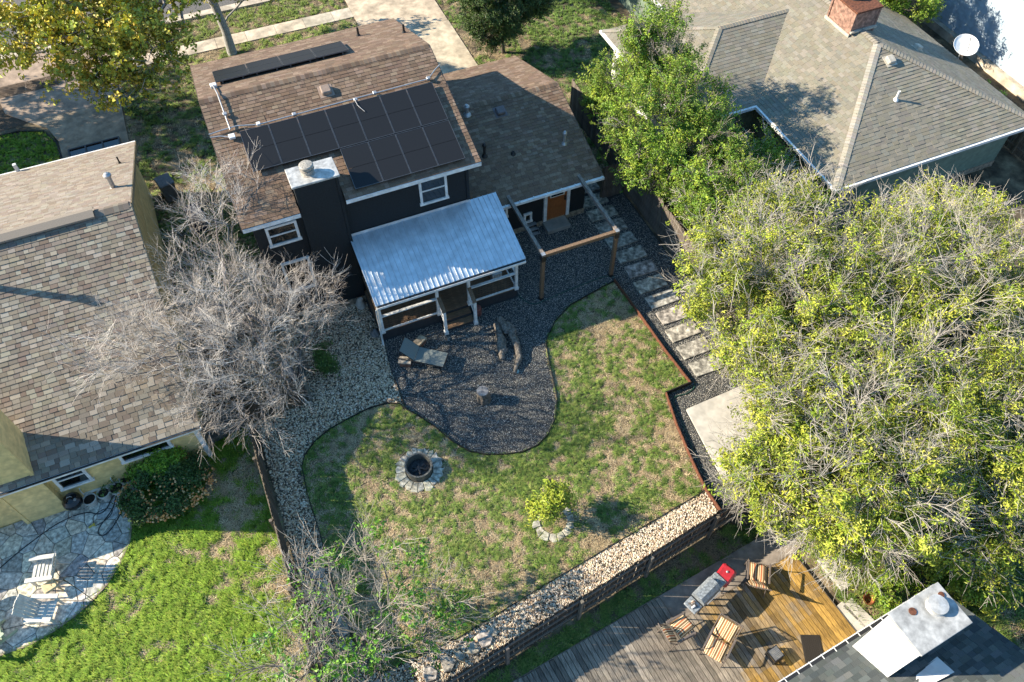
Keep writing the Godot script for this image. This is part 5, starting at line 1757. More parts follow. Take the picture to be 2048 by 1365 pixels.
func build_yard_things() -> void:
	# lounger
	var t := thing("sun_lounger", "grey green sling lounger with raised back on the charcoal gravel", "lounger", Vector3(3.55, 0.02, -16.63))
	var f := Vector3(0.80, 0, 0.60)
	t.rotation.y = atan2(f.x, f.z)  # foot towards +z of its own
	var seat := MB.new()
	seat.slab([Vector3(-0.31, 0.34, -0.13), Vector3(0.31, 0.34, -0.13), Vector3(0.31, 0.32, 0.92), Vector3(-0.31, 0.32, 0.92)], Vector3(0, 0.018, 0))
	part("seat", seat, M.sling, t)
	var back := MB.new()
	for k in 6:
		var y0 := 0.36 + 0.60 * sin(k / 6.0 * 1.0) * 0.80
		var y1 := 0.36 + 0.60 * sin((k + 1) / 6.0 * 1.0) * 0.80
		var z0 := -0.15 - 0.085 * k
		var z1 := -0.15 - 0.085 * (k + 1)
		back.slab([Vector3(-0.31, y0, z0), Vector3(0.31, y0, z0), Vector3(0.31, y1, z1), Vector3(-0.31, y1, z1)], Vector3(0, 0.012, 0.012))
	part("backrest", back, M.sling, t)
	var fr := MB.new()
	for s in [-1, 1]:
		fr.tube([Vector3(s * 0.33, 0.33, 0.95), Vector3(s * 0.33, 0.34, -0.15), Vector3(s * 0.33, 0.32, -0.75)], [0.018, 0.018, 0.018], 6)
		fr.tube([Vector3(s * 0.32, 0.36, -0.15), Vector3(s * 0.32, 0.79, -0.66)], [0.014, 0.014], 6)
	fr.tube([Vector3(-0.33, 0.33, 0.95), Vector3(0.33, 0.33, 0.95)], [0.018, 0.018], 6)
	fr.tube([Vector3(-0.32, 0.79, -0.66), Vector3(0.32, 0.79, -0.66)], [0.014, 0.014], 6)
	part("frame", fr, M.dark_metal, t)
	for q in [[-0.33, 0.8], [0.33, 0.8], [-0.33, -0.62], [0.33, -0.62]]:
		var l := MB.new()
		l.tube([Vector3(q[0], 0.33, q[1]), Vector3(q[0], 0.0, q[1] + signf(q[1]) * 0.06)], [0.017, 0.017], 6)
		part("leg", l, M.dark_metal, t)
	var ps := MB.new()
	for s in [-1, 1]:
		ps.tube([Vector3(s * 0.3, 0.66, -0.5), Vector3(s * 0.3, 0.33, -0.74)], [0.01, 0.01], 5)
	part("prop", ps, M.dark_metal, t)
	# side blocks
	for q in [[Vector3(3.74, 0, -17.28), "tan stone topped block stool behind the lounger's raised back", 0.55, Color(0.62, 0.50, 0.34)], [Vector3(2.97, 0, -16.66), "tan slab on a red brick pile beside the lounger, near the rock bed", -0.5, Color(0.66, 0.58, 0.46)]]:
		var s := thing("block_stool", q[1], "stool", q[0], q[2])
		var b := MB.new()
		b.col = q[3]
		b.rbox(Vector3(0, 0.30, 0), Vector3(0.46, 0.07, 0.30), 0.01)
		part("top_slab", b, M.stone, s)
		for k in 3:
			for j in 2:
				var br := MB.new()
				br.col = tint(Color(1, 1, 1), 0.2)
				br.box(Vector3(-0.1 + j * 0.2, 0.045 + k * 0.085, 0.01 * k), Vector3(0.19, 0.08, 0.2))
				part("brick", br, M.brick, s)
	# logs
	wood_log("thick dark log lying at the left of the log pile", [Vector3(6.62, 0.15, -16.95), Vector3(6.50, 0.15, -16.2), Vector3(6.42, 0.14, -15.75)], [0.15, 0.16, 0.14], 2)
	wood_log("bleached split log leaning in front at the pile's lower left", [Vector3(6.50, 0.34, -16.35), Vector3(6.33, 0.18, -15.9), Vector3(6.24, 0.10, -15.5)], [0.12, 0.13, 0.09], 1)
	wood_log("crooked forked log reaching down towards the white disc", [Vector3(6.95, 0.30, -16.55), Vector3(6.92, 0.22, -15.85), Vector3(6.82, 0.14, -15.3), Vector3(6.42, 0.09, -14.78)], [0.12, 0.13, 0.11, 0.06], 2)
	wood_log("short log stub with a pale round cut end at the pile's right", [Vector3(6.95, 0.26, -16.75), Vector3(7.06, 0.30, -16.28)], [0.12, 0.125], 0)
	wood_log("blackened log at the back of the log pile", [Vector3(6.78, 0.34, -17.05), Vector3(6.80, 0.30, -16.4)], [0.13, 0.12], 1)
	t = thing("tree_stump", "upright weathered stump standing alone on the gravel", "stump", Vector3(5.0, 0, -14.2))
	var sb := MB.new()
	var tp := []
	for k in 11:
		tp.append(rnd(0.9, 1.12))
	sb.tube([Vector3(0.02, -0.02, 0.0), Vector3(0.01, 0.25, 0.0), Vector3(-0.03, 0.6, 0.0)], [0.24, 0.205, 0.215], 12, false)
	for k in 7:
		var a := TAU * k / 7 + 0.3
		sb.tube([Vector3(cos(a) * 0.20, -0.02, sin(a) * 0.20), Vector3(cos(a) * 0.185, rnd(0.35, 0.58), sin(a) * 0.185)], [0.07, 0.03], 6)
	part("bark", sb, M.log_bark, t)
	var st := MB.new()
	st.col = Color(0.36, 0.36, 0.36)
	st.lathe(Vector3(-0.03, 0.58, 0), [[0.215, 0.0], [0.205, 0.025], [0.12, 0.03], [0.0, 0.028]], 14)
	part("cut_top", st, M.stone, t)
	var ds := MB.new()
	ds.lathe(Vector3(6.52, 0.012, -14.84), [[0.085, 0], [0.085, 0.014], [0.07, 0.02], [0.0, 0.022]], 18)
	tag(mi("utility_cap", ds.done(mat("pale_teal", Color(0.45, 0.62, 0.58), 0.6, Vector3.ONE, "soft")), self), "small pale round utility cap on the gravel by the log tip", "utility cap")
	# fire pit
	var c := Vector3(2.03, 0, -12.5)
	t = thing("stone_ring", "ring of pale broken flagstones laid around the fire pit", "stone ring", c)
	var n := 19
	var w := []
	for i in n:
		w.append(rnd(0.7, 1.3))
	var total := 0.0
	for k in w: total += k
	var a0 := 0.3
	for i in n:
		var a1: float = a0 + TAU * w[i] / total
		var g := 0.016
		var p := PackedVector2Array()
		for q in [[a0 + g, 0.46], [a1 - g, 0.46], [a1 - g * 0.7, rnd(0.72, 0.84)], [(a0 + a1) / 2, rnd(0.74, 0.87)], [a0 + g * 0.7, rnd(0.72, 0.84)]]:
			p.append(Vector2(cos(q[0]), sin(q[0])) * q[1])
		var b := MB.new()
		b.col = tint(Color(0.74, 0.70, 0.57), 0.09)
		flag(b, p, 0.02, rnd(0.035, 0.055))
		part("flagstone", b, M.stone, t)
		a0 = a1
	t = thing("fire_pit", "round dark steel fire ring full of ash in the lawn", "fire pit", c)
	var fp := MB.new()
	fp.lathe(Vector3.ZERO, [[0.43, 0.0], [0.43, 0.34], [0.455, 0.36], [0.455, 0.385], [0.40, 0.385], [0.39, 0.36], [0.385, 0.05]], 36)
	part("ring", fp, mat("burnt_steel", Color(0.21, 0.205, 0.175), 0.7, Vector3.ONE * 2, "coarse"), t)
	var as_ := MB.new()
	as_.lathe(Vector3.ZERO, [[0.39, 0.06], [0.30, 0.09], [0.15, 0.12], [0.0, 0.13]], 18)
	part("ash", as_, M.ash, t)
	for k in 3:
		var lg := MB.new()
		var a := 0.6 + k * 1.1
		lg.tube([Vector3(cos(a) * -0.22, 0.13, sin(a) * -0.22), Vector3(cos(a) * 0.05, 0.17, sin(a) * 0.05), Vector3(cos(a) * 0.25, 0.15 + 0.03 * k, sin(a) * 0.25)], [0.035, 0.045, 0.03], 7)
		part("charred_log", lg, M.ash if k else M.dark_metal, t)
	# shrub ring
	t = thing("stone_ring", "half ring of pale flagstones around the yellow green shrub", "stone ring", Vector3(5.32, 0, -9.15))
	for i in 9:
		var a := deg_to_rad(-12 + i * 25.5)
		var d := deg_to_rad(12.0)
		var p := PackedVector2Array()
		for q in [[a - d, 0.43], [a + d, 0.43], [a + d * 0.95, rnd(0.60, 0.72)], [a, rnd(0.64, 0.76)], [a - d * 0.95, rnd(0.60, 0.72)]]:
			p.append(Vector2(cos(q[0]), sin(q[0])) * q[1])
		var b := MB.new()
		b.col = tint(Color(0.76, 0.71, 0.58), 0.1)
		flag(b, p, 0.02, rnd(0.03, 0.06))
		part("flagstone", b, M.stone, t)
	# loose flagstones in the rock beds
	var spots := [[-1.95, -10.4, 0.26], [-1.9, -10.0, 0.22], [-1.85, -9.65, 0.2], [-1.75, -8.9, 0.24], [-1.68, -8.5, 0.26], [-1.7, -8.05, 0.22], [-1.6, -7.6, 0.24], [-1.3, -6.6, 0.26], [0.2, -6.35, 0.26], [0.75, -6.42, 0.24], [1.15, -6.45, 0.17], [1.55, -6.5, 0.2], [1.98, -6.62, 0.28], [2.25, -6.72, 0.16]]
	var bed := thing("flagstone_row", "row of loose pale flagstones laid in the tan rocks along two fences", "flagstones", Vector3(-1.5, 0, -7))
	for s in spots:
		var p := PackedVector2Array()
		var k := 5 + rng.randi() % 2
		for i in k:
			var a := TAU * i / k + rnd(-0.3, 0.3)
			p.append(Vector2(s[0], s[1]) + Vector2(cos(a), sin(a)) * s[2] * rnd(0.75, 1.15))
		var b := MB.new()
		b.col = tint(Color(0.70, 0.65, 0.55), 0.12)
		flag(b, p, 0.05, 0.045)
		wpart("flagstone", b, M.stone, bed)
	# bits near the porch
	t = thing("sack", "crumpled white plastic sack on the rocks by the chimney foot", "sack", Vector3(2.28, 0, -19.85))
	var bg := MB.new()
	bg.tube([Vector3(0, 0.0, 0), Vector3(0.01, 0.12, 0), Vector3(-0.02, 0.3, 0.01), Vector3(0.0, 0.42, 0.0), Vector3(0.06, 0.52, 0.03)], [0.15, 0.19, 0.165, 0.13, 0.06], 9)
	for i in bg.v.size():
		bg.v[i].x += sin(bg.v[i].y * 31.0) * 0.012
	part("bag", bg, M.white_plastic, t)
	t = thing("rolled_bag", "small faded red roll standing beside the porch steps", "bag", Vector3(6.22, 0, -17.78))
	var rl := MB.new()
	rl.lathe(Vector3.ZERO, [[0.11, 0], [0.125, 0.05], [0.12, 0.38], [0.105, 0.46], [0.04, 0.48], [0.0, 0.45]], 14)
	part("roll", rl, mat("faded_red", Color(0.46, 0.16, 0.13), 0.9, Vector3.ONE * 2, "blotch"), t)
	t = thing("storage_crate", "pale grey crate standing on the porch deck behind the rail", "crate", Vector3(7.36, 0.505, -18.85))
	var cr := MB.new()
	cr.rbox(Vector3(0, 0.17, 0), Vector3(0.42, 0.34, 0.36), 0.02)
	part("body", cr, M.grey_metal, t)
	for k in 4:
		var sl := MB.new()
		sl.box(Vector3(-0.15 + k * 0.1, 0.18, 0.184), Vector3(0.05, 0.24, 0.012))
		part("slat", sl, M.white_plastic, t)
	t = thing("boulder", "rounded grey boulder against the porch's left front corner", "rock", Vector3(2.38, 0, -18.42))
	var bo := MB.new()
	bo.col = Color(0.42, 0.42, 0.42)
	bo.tube([Vector3(0, -0.05, 0), Vector3(0, 0.06, 0), Vector3(0.02, 0.18, 0.01), Vector3(0.0, 0.25, 0)], [0.17, 0.20, 0.15, 0.06], 9)
	part("stone", bo, M.stone, t)
	t = thing("door_step", "grey concrete step slab below the orange door", "step", Vector3(10.83, 0, -20.78))
	var sp := MB.new()
	sp.col = Color(0.55, 0.55, 0.55)
	sp.rbox(Vector3(0, 0.09, 0), Vector3(1.02, 0.2, 0.6), 0.012)
	part("slab", sp, M.slab_concrete, t)
	t = thing("pet_steps", "little grey three tread steps below the pet door", "pet steps", Vector3(9.82, 0, -20.85))
	for k in 3:
		var s := MB.new()
		s.box(Vector3(0.02 * k, 0.36 - k * 0.12, -0.12 + k * 0.16), Vector3(0.36, 0.03, 0.15))
		part("tread", s, M.grey_metal, t)
	for s in [-1, 1]:
		var sd := MB.new()
		sd.slab([Vector3(s * 0.17, 0, -0.2), Vector3(s * 0.17, 0, 0.27), Vector3(s * 0.17, 0.12, 0.27), Vector3(s * 0.17, 0.36, -0.05), Vector3(s * 0.17, 0.36, -0.2)], Vector3(0.015 * -s, 0, 0))
		part("side", sd, M.dark_metal, t)
	# hoses
	hose("green garden hose following the rusty edging down the right side", [Vector3(7.95, 0, -18.0), Vector3(8.25, 0, -17.45), Vector3(8.8, 0, -17.4), Vector3(9.8, 0, -17.5), Vector3(11.5, 0, -17.55), Vector3(11.72, 0, -17.1), Vector3(11.80, 0, -15.9), Vector3(11.86, 0, -14.5), Vector3(12.03, 0, -12.9), Vector3(12.08, 0, -11.95), Vector3(11.7, 0, -11.65), Vector3(11.05, 0, -11.6), Vector3(10.88, 0, -10.7), Vector3(10.62, 0, -9.3), Vector3(10.48, 0, -8.2), Vector3(10.45, 0, -7.4)], M.hose, 0.020)
	hose("dark hose snaking in loops over the shaded flagstones", [Vector3(-11.4, 0.05, -13.9), Vector3(-10.6, 0.05, -14.45), Vector3(-9.6, 0.05, -14.95), Vector3(-8.85, 0.05, -15.2), Vector3(-8.2, 0.05, -15.2), Vector3(-7.8, 0.05, -15.0), Vector3(-7.55, 0.05, -15.1), Vector3(-7.3, 0.05, -15.45), Vector3(-6.9, 0.05, -15.5), Vector3(-6.9, 0.05, -15.2), Vector3(-7.2, 0.05, -14.7), Vector3(-7.6, 0.05, -14.25), Vector3(-7.85, 0.05, -14.25), Vector3(-7.85, 0.05, -14.5), Vector3(-7.4, 0.05, -15.0), Vector3(-7.15, 0.05, -15.5), Vector3(-6.7, 0.06, -15.65)], M.dark_hose, 0.017)
	hose("thin black hose curled near the nozzle on the flagstones", [Vector3(-7.95, 0.05, -14.62), Vector3(-7.6, 0.05, -14.72), Vector3(-7.4, 0.05, -14.95), Vector3(-7.6, 0.05, -15.1), Vector3(-7.95, 0.05, -15.0), Vector3(-8.0, 0.05, -14.75)], M.dark_hose, 0.012)


func hose(label: String, pts: Array, m: Material, r: float) -> void:
	var cv := Curve3D.new()
	for i in pts.size():
		var d: Vector3 = (pts[mini(i + 1, pts.size() - 1)] - pts[maxi(i - 1, 0)]) * 0.2
		cv.add_point(pts[i] + Vector3.UP * (r + 0.012), -d, d)
	cv.bake_interval = 0.09
	var b := MB.new()
	var line := Array(cv.get_baked_points())
	var rr := []
	for p in line:
		rr.append(r)
	b.tube(line, rr, 6)
	tag(mi("garden_hose", b.done(m), self), label, "hose")


func adirondack(label: String, at: Vector3, turn: float, m: Material) -> void:  # faces +z of its own
	var t := thing("adirondack_chair", label, "chair", at, turn, "slatted chairs on the flagstone patio")
	for i in 6:
		var s := MB.new()
		s.box(Vector3(0, 0.36 - i * 0.018, 0.26 - i * 0.1), Vector3(0.54, 0.022, 0.085))
		part("seat_slat", s, m, t)
	for i in 6:
		var x := -0.25 + i * 0.1
		var top := 1.02 - absf(i - 2.5) * 0.03
		var s := MB.new()
		s.slab([Vector3(x - 0.042, 0.25, -0.22), Vector3(x + 0.042, 0.25, -0.22), Vector3(x + 0.045, top, -0.55), Vector3(x - 0.045, top, -0.55)], Vector3(0, 0.008, 0.02))
		part("back_slat", s, m, t)
	var br := MB.new()
	br.box(Vector3(0, 0.58, -0.41), Vector3(0.6, 0.07, 0.022))
	br.box(Vector3(0, 0.30, -0.26), Vector3(0.56, 0.08, 0.022))
	part("back_rail", br, m, t)
	for s in [-1, 1]:
		var a := MB.new()
		a.rbox(Vector3(s * 0.34, 0.56, 0.0), Vector3(0.14, 0.025, 0.78), 0.008)
		part("armrest", a, m, t)
		var l := MB.new()
		l.box(Vector3(s * 0.30, 0.28, 0.30), Vector3(0.03, 0.55, 0.10))
		part("leg", l, m, t)
		var k := MB.new()
		k.beam(Vector3(s * 0.27, 0.34, 0.32), Vector3(s * 0.27, 0.03, -0.62), 0.028, 0.11)
		part("leg", k, m, t)
		var bl := MB.new()
		bl.beam(Vector3(s * 0.30, 0.55, -0.34), Vector3(s * 0.29, 0.2, -0.28), 0.03, 0.06)
		part("arm_support", bl, m, t)


func pot(label: String, at: Vector3, r: float, h: float, m: Material, plant: Array, n: int, tones: Array) -> void:
	var t := thing("plant_pot", label, "plant pot", at)
	var b := MB.new()
	b.lathe(Vector3.ZERO, [[r * 0.72, 0], [r * 0.98, h * 0.85], [r * 1.08, h * 0.86], [r * 1.08, h], [r * 0.93, h], [r * 0.9, h * 0.8]], 20)
	part("pot", b, m, t)
	var s := MB.new()
	s.lathe(Vector3.ZERO, [[r * 0.92, h * 0.82], [r * 0.5, h * 0.86], [0.0, h * 0.87]], 14)
	part("soil", s, M.soil, t)
	if n:
		var xs := []
		var cs := []
		for i in n:
			var d := Vector3(rng.randfn() * r * 0.6, h + absf(rng.randfn()) * r * 0.8, rng.randfn() * r * 0.6)
			xs.append(Transform3D(Basis.from_euler(Vector3(rnd(-0.9, 0.9), rnd(0, TAU), rnd(-0.9, 0.9))).scaled_local(Vector3.ONE * rnd(0.6, 1.0)), d))
			cs.append(tint(tones[rng.randi() % tones.size()], 0.25))
		copies("foliage", plant[0], xs, cs, t)


func build_west_things(sprig: Array) -> void:
	adirondack("white slatted chair facing left at the edge of the patio's shade", Vector3(-9.42, 0.06, -13.55), -PI / 2 - 0.25, M.white_plastic)
	adirondack("white slatted chair showing its sunlit back, lower of the two white ones", Vector3(-9.5, 0.06, -12.3), PI / 2 - 0.38, M.white_plastic)
	adirondack("pale green slatted chair cut by the photo's left edge", Vector3(-11.05, 0.06, -12.05), -PI / 2 + 0.6, M.pale_green_paint)
	var t := thing("footstool", "small tan plastic stool between the two white chairs", "stool", Vector3(-9.3, 0.06, -12.98), 0.3)
	var b := MB.new()
	b.rbox(Vector3(0, 0.36, 0), Vector3(0.40, 0.06, 0.34), 0.03)
	part("top", b, M.tan_plastic, t)
	for q in [[-1, -1], [1, -1], [-1, 1], [1, 1]]:
		var l := MB.new()
		l.tube([Vector3(q[0] * 0.15, 0.34, q[1] * 0.12), Vector3(q[0] * 0.2, 0, q[1] * 0.17)], [0.03, 0.025], 6)
		part("leg", l, M.tan_plastic, t)
	t = thing("round_table", "round patio table mostly outside the photo's left edge", "table", Vector3(-11.75, 0.06, -13.25))
	b = MB.new()
	b.lathe(Vector3.ZERO, [[0.58, 0.70], [0.60, 0.72], [0.58, 0.74], [0.0, 0.74]], 24)
	part("top", b, M.grey_metal, t)
	for k in 4:
		var l := MB.new()
		var a := TAU * k / 4 + 0.4
		l.tube([Vector3(cos(a) * 0.4, 0.7, sin(a) * 0.4), Vector3(cos(a) * 0.48, 0, sin(a) * 0.48)], [0.02, 0.02], 6)
		part("leg", l, M.grey_metal, t)
	t = thing("shepherd_hook", "thin black double shepherd hook planted at the patio's rim", "garden hook", Vector3(-8.22, 0, -12.15))
	b = MB.new()
	b.tube([Vector3(0, -0.05, 0), Vector3(-0.02, 1.1, 0.02), Vector3(-0.05, 2.15, 0.05)], [0.011, 0.011, 0.010], 6)
	part("pole", b, M.dark_metal, t)
	for s in [-1, 1]:
		var k := MB.new()
		k.tube([Vector3(-0.05, 1.95, 0.05), Vector3(-0.05 + s * 0.04, 2.2, 0.06), Vector3(-0.05 + s * 0.16, 2.3, 0.1), Vector3(-0.05 + s * 0.28, 2.22, 0.13), Vector3(-0.05 + s * 0.30, 2.1, 0.13)], [0.009, 0.009, 0.009, 0.008, 0.008], 5)
		part("hook", k, M.dark_metal, t)
	var g := [Color(0.10, 0.19, 0.03), Color(0.14, 0.22, 0.05)]
	pot("round white pot with dark soil, leftmost of the pots before the plant rack", Vector3(-7.93, 0.06, -15.45), 0.2, 0.34, M.white_plastic, sprig, 0, g)
	pot("round white pot with a few leaves, middle of the pots before the rack", Vector3(-7.50, 0.06, -15.5), 0.19, 0.34, M.white_plastic, sprig, 8, g)
	pot("round white pot under a bushy green plant before the rack", Vector3(-7.1, 0.06, -15.52), 0.22, 0.34, M.white_plastic, sprig, 26, g)
	pot("large white pot of soil nearest the orange flowered shrub", Vector3(-6.72, 0.06, -15.72), 0.23, 0.42, M.white_plastic, sprig, 3, g)
	pot("small terracotta pot standing on the white plant rack", Vector3(-7.55, 0.66, -16.12 + 0.15), 0.10, 0.17, M.terracotta, sprig, 2, g)
	pot("small black pot standing on the rack's right end", Vector3(-7.25, 0.66, -15.98), 0.10, 0.18, M.black_plastic, sprig, 3, g)
	t = thing("plant_rack", "white metal plant rack against the yellow wall", "plant rack", Vector3(-7.6, 0.06, -15.98))
	for y in [0.28, 0.58]:
		b = MB.new()
		b.box(Vector3(0, y, 0.0 + (0.14 if y < 0.4 else 0.0)), Vector3(0.95, 0.025, 0.32))
		part("shelf", b, M.white_paint, t)
	for q in [[-0.47, -0.15], [0.47, -0.15], [-0.47, 0.3], [0.47, 0.3]]:
		var l := MB.new()
		l.box(Vector3(q[0], 0.42 if q[1] < 0 else 0.3, q[1]), Vector3(0.03, 0.85 if q[1] < 0 else 0.6, 0.03))
		part("leg", l, M.white_paint, t)
	for s in [-1, 1]:
		var l := MB.new()
		l.beam(Vector3(s * 0.47, 0.83, -0.15), Vector3(s * 0.47, 0.58, 0.3), 0.025, 0.025)
		part("side_rail", l, M.white_paint, t)
	t = thing("kettle_grill", "round black kettle grill under the yellow house's window", "grill", Vector3(-8.3, 0.06, -15.35))
	b = MB.new()
	b.lathe(Vector3.ZERO, [[0.0, 0.38], [0.16, 0.42], [0.27, 0.55], [0.29, 0.64], [0.30, 0.66], [0.28, 0.76], [0.2, 0.86], [0.06, 0.91], [0.0, 0.915]], 26)
	part("kettle", b, mat("black_enamel", Color(0.012, 0.012, 0.013), 0.12, Vector3.ONE, "soft"), t)
	for k in 3:
		var l := MB.new()
		var a := TAU * k / 3 + 0.5
		l.tube([Vector3(cos(a) * 0.16, 0.46, sin(a) * 0.16), Vector3(cos(a) * 0.32, 0.0, sin(a) * 0.32)], [0.012, 0.012], 6)
		part("leg", l, M.grey_metal, t)
	b = MB.new()
	b.tube([Vector3(-0.07, 0.90, 0.0), Vector3(-0.05, 0.96, 0.0), Vector3(0.05, 0.96, 0.0), Vector3(0.07, 0.90, 0.0)], [0.012, 0.012, 0.012, 0.012], 6)
	b.lathe(Vector3(0.14, 0.86, 0.1), [[0.05, 0], [0.05, 0.02], [0.0, 0.025]], 12)
	part("handle", b, M.grey_metal, t)
	t = thing("bucket", "yellow bucket tucked behind the large white pot", "bucket", Vector3(-6.75, 0.06, -16.15 + 0.12))
	b = MB.new()
	b.lathe(Vector3.ZERO, [[0.13, 0], [0.17, 0.3], [0.18, 0.31], [0.16, 0.31], [0.13, 0.06], [0.0, 0.05]], 18)
	part("pail", b, mat("yellow_plastic", Color(0.66, 0.50, 0.05), 0.5, Vector3.ONE, "soft"), t)
	t = thing("spray_nozzle", "small yellow and white hose nozzle lying on the flagstones", "hose nozzle", Vector3(-8.05, 0.075, -14.66), 0.4)
	b = MB.new()
	b.tube([Vector3(-0.1, 0.02, 0), Vector3(0.0, 0.03, 0), Vector3(0.1, 0.03, 0)], [0.03, 0.022, 0.035], 8)
	b.tube([Vector3(0.03, 0.02, 0), Vector3(0.08, 0.02, 0.09)], [0.016, 0.014], 6)
	part("body", b, M.yellow_plastic, t)
	# bins in the side yard
	for q in [[Vector3(-3.35, 0, -28.6), "grey lidded wheeled bin at the yellow house's front corner", Color(0.20, 0.20, 0.20)], [Vector3(-2.55, 0, -26.4), "dark navy wheeled bin half hidden by the bare tree", Color(0.02, 0.03, 0.07)]]:
		var w := thing("wheeled_bin", q[1], "bin", q[0], 0.25)
		b = MB.new()
		b.col = q[2]
		b.slab([Vector3(-0.24, 0.06, -0.26), Vector3(0.24, 0.06, -0.26), Vector3(0.24, 0.06, 0.26), Vector3(-0.24, 0.06, 0.26)], Vector3(0, 0.05, 0))
		for s in [[Vector3(-0.24, 0.1, 0.26), Vector3(0.24, 0.1, 0.26), Vector3(0.29, 0.98, 0.34), Vector3(-0.29, 0.98, 0.34), Vector3.BACK], [Vector3(-0.24, 0.1, -0.26), Vector3(0.24, 0.1, -0.26), Vector3(0.29, 0.98, -0.34), Vector3(-0.29, 0.98, -0.34), Vector3.FORWARD], [Vector3(-0.24, 0.1, -0.26), Vector3(-0.24, 0.1, 0.26), Vector3(-0.29, 0.98, 0.34), Vector3(-0.29, 0.98, -0.34), Vector3.LEFT], [Vector3(0.24, 0.1, -0.26), Vector3(0.24, 0.1, 0.26), Vector3(0.29, 0.98, 0.34), Vector3(0.29, 0.98, -0.34), Vector3.RIGHT]]:
			b.face([s[0], s[1], s[2], s[3]], s[4])
		part("body", b, M.plain, w)
		b = MB.new()
		b.col = q[2]
		b.rbox(Vector3(0, 1.02, 0.02), Vector3(0.62, 0.08, 0.74), 0.03)
		part("lid", b, M.plain, w)
		for s in [-1, 1]:
			var wl := MB.new()
			wl.lathe(Vector3(s * 0.26, 0.1, -0.3), [[0.0, -0.03], [0.1, -0.03], [0.1, 0.03], [0.0, 0.03]], 14, Basis(Vector3.UP, Vector3.RIGHT, Vector3.FORWARD))
			part("wheel", wl, M.black_plastic, w)
	# framed panes lying on the west driveway
	t = thing("framed_panel", "black framed three pane panel on the shaded west driveway", "panel", Vector3(-5.95, 0.05, -32.6), 0.02)
	b = MB.new()
	for z in [-0.75, 0.75]:
		b.box(Vector3(0, 0.05, z), Vector3(2.2, 0.1, 0.07))
	for x in [-1.07, -0.36, 0.36, 1.07]:
		b.box(Vector3(x, 0.05, 0), Vector3(0.07, 0.096, 1.43))
	part("frame", b, M.black_plastic, t)
	for x in [-0.715, 0.0, 0.715]:
		var k := MB.new()
		k.box(Vector3(x, 0.04, 0), Vector3(0.64, 0.02, 1.42))
		part("pane", k, M.glass, t)


func cushion(s: Vector3, rows := 6) -> MB:  # soft pad, stripes run along z
	var b := MB.new()
	var n := rows
	var f := func(i: int, j: int, sgn: float) -> Vector3:
		var u := float(i) / n * 2 - 1
		var v := float(j) / n * 2 - 1
		var e := pow(maxf(0.0, (1 - pow(absf(u), 4)) * (1 - pow(absf(v), 4))), 0.35)
		return Vector3(u * s.x / 2, sgn * s.y / 2 * e, v * s.z / 2)
	for sgn in [1.0, -1.0]:
		for i in n:
			for j in n:
				var a: Vector3 = f.call(i, j, sgn)
				var c: Vector3 = f.call(i + 1, j, sgn)
				var d: Vector3 = f.call(i + 1, j + 1, sgn)
				var e: Vector3 = f.call(i, j + 1, sgn)
				if sgn > 0:
					b.quad(a, e, d, c)
				else:
					b.quad(a, c, d, e)
	for i in b.v.size():
		b.uv[i] = Vector2(b.v[i].x * 5.0, b.v[i].z * 2.0)
	return b


func striped_chair(label: String, at: Vector3, turn: float, w: float, seat_shift := Vector3.ZERO, seat_turn := 0.0) -> void:  # faces +z of its own
	var t := thing("patio_chair", label, "chair", at, turn, "striped patio chairs on the wooden deck")
	var b := cushion(Vector3(w, 0.13, 0.56), 8)
	var s := part("seat_cushion", b, M.stripes, t)
	s.transform = Transform3D(Basis(Vector3.UP, seat_turn) * Basis(Vector3.RIGHT, 0.06), Vector3(0, 0.45, 0.1) + seat_shift)
	b = cushion(Vector3(w, 0.13, 0.62), 8)
	s = part("back_cushion", b, M.stripes, t)
	s.transform = Transform3D(Basis(Vector3.RIGHT, 0.98), Vector3(0, 0.66, -0.36))
	var f := MB.new()
	var m := mat("brown_metal", Color(0.16, 0.13, 0.11), 0.5, Vector3.ONE, "soft")
	for k in [-1, 1]:
		var x: float = k * (w / 2 + 0.05)
		f.tube([Vector3(x, 0, 0.42), Vector3(x, 0.62, 0.38), Vector3(x, 0.66, 0.3), Vector3(x, 0.62, -0.25)], [0.016, 0.016, 0.016, 0.016], 6)
		f.tube([Vector3(x, 0, -0.45), Vector3(x, 0.4, -0.25), Vector3(x, 1.0, -0.58)], [0.016, 0.016, 0.016], 6)
		f.tube([Vector3(x, 0.38, -0.28), Vector3(x, 0.40, 0.40)], [0.016, 0.016], 6)
	f.tube([Vector3(-w / 2 - 0.05, 1.0, -0.58), Vector3(w / 2 + 0.05, 1.0, -0.58)], [0.016, 0.016], 6)
	f.tube([Vector3(-w / 2 - 0.05, 0.40, 0.40), Vector3(w / 2 + 0.05, 0.40, 0.40)], [0.016, 0.016], 6)
	part("frame", f, m, t)
	var sl := MB.new()
	for k in 5:
		sl.tube([Vector3(-w / 2 - 0.03, 0.39, -0.25 + k * 0.16), Vector3(w / 2 + 0.03, 0.39, -0.25 + k * 0.16)], [0.008, 0.008], 4)
		sl.tube([Vector3(-w / 2 + k * w / 4, 0.42, -0.28), Vector3(-w / 2 + k * w / 4, 0.98, -0.58)], [0.008, 0.008], 4)
	part("slats", sl, m, t)
	for k in [-1, 1]:
		var a := MB.new()
		a.rbox(Vector3(k * (w / 2 + 0.05), 0.665, 0.04), Vector3(0.055, 0.022, 0.6), 0.006)
		part("armrest", a, m, t)


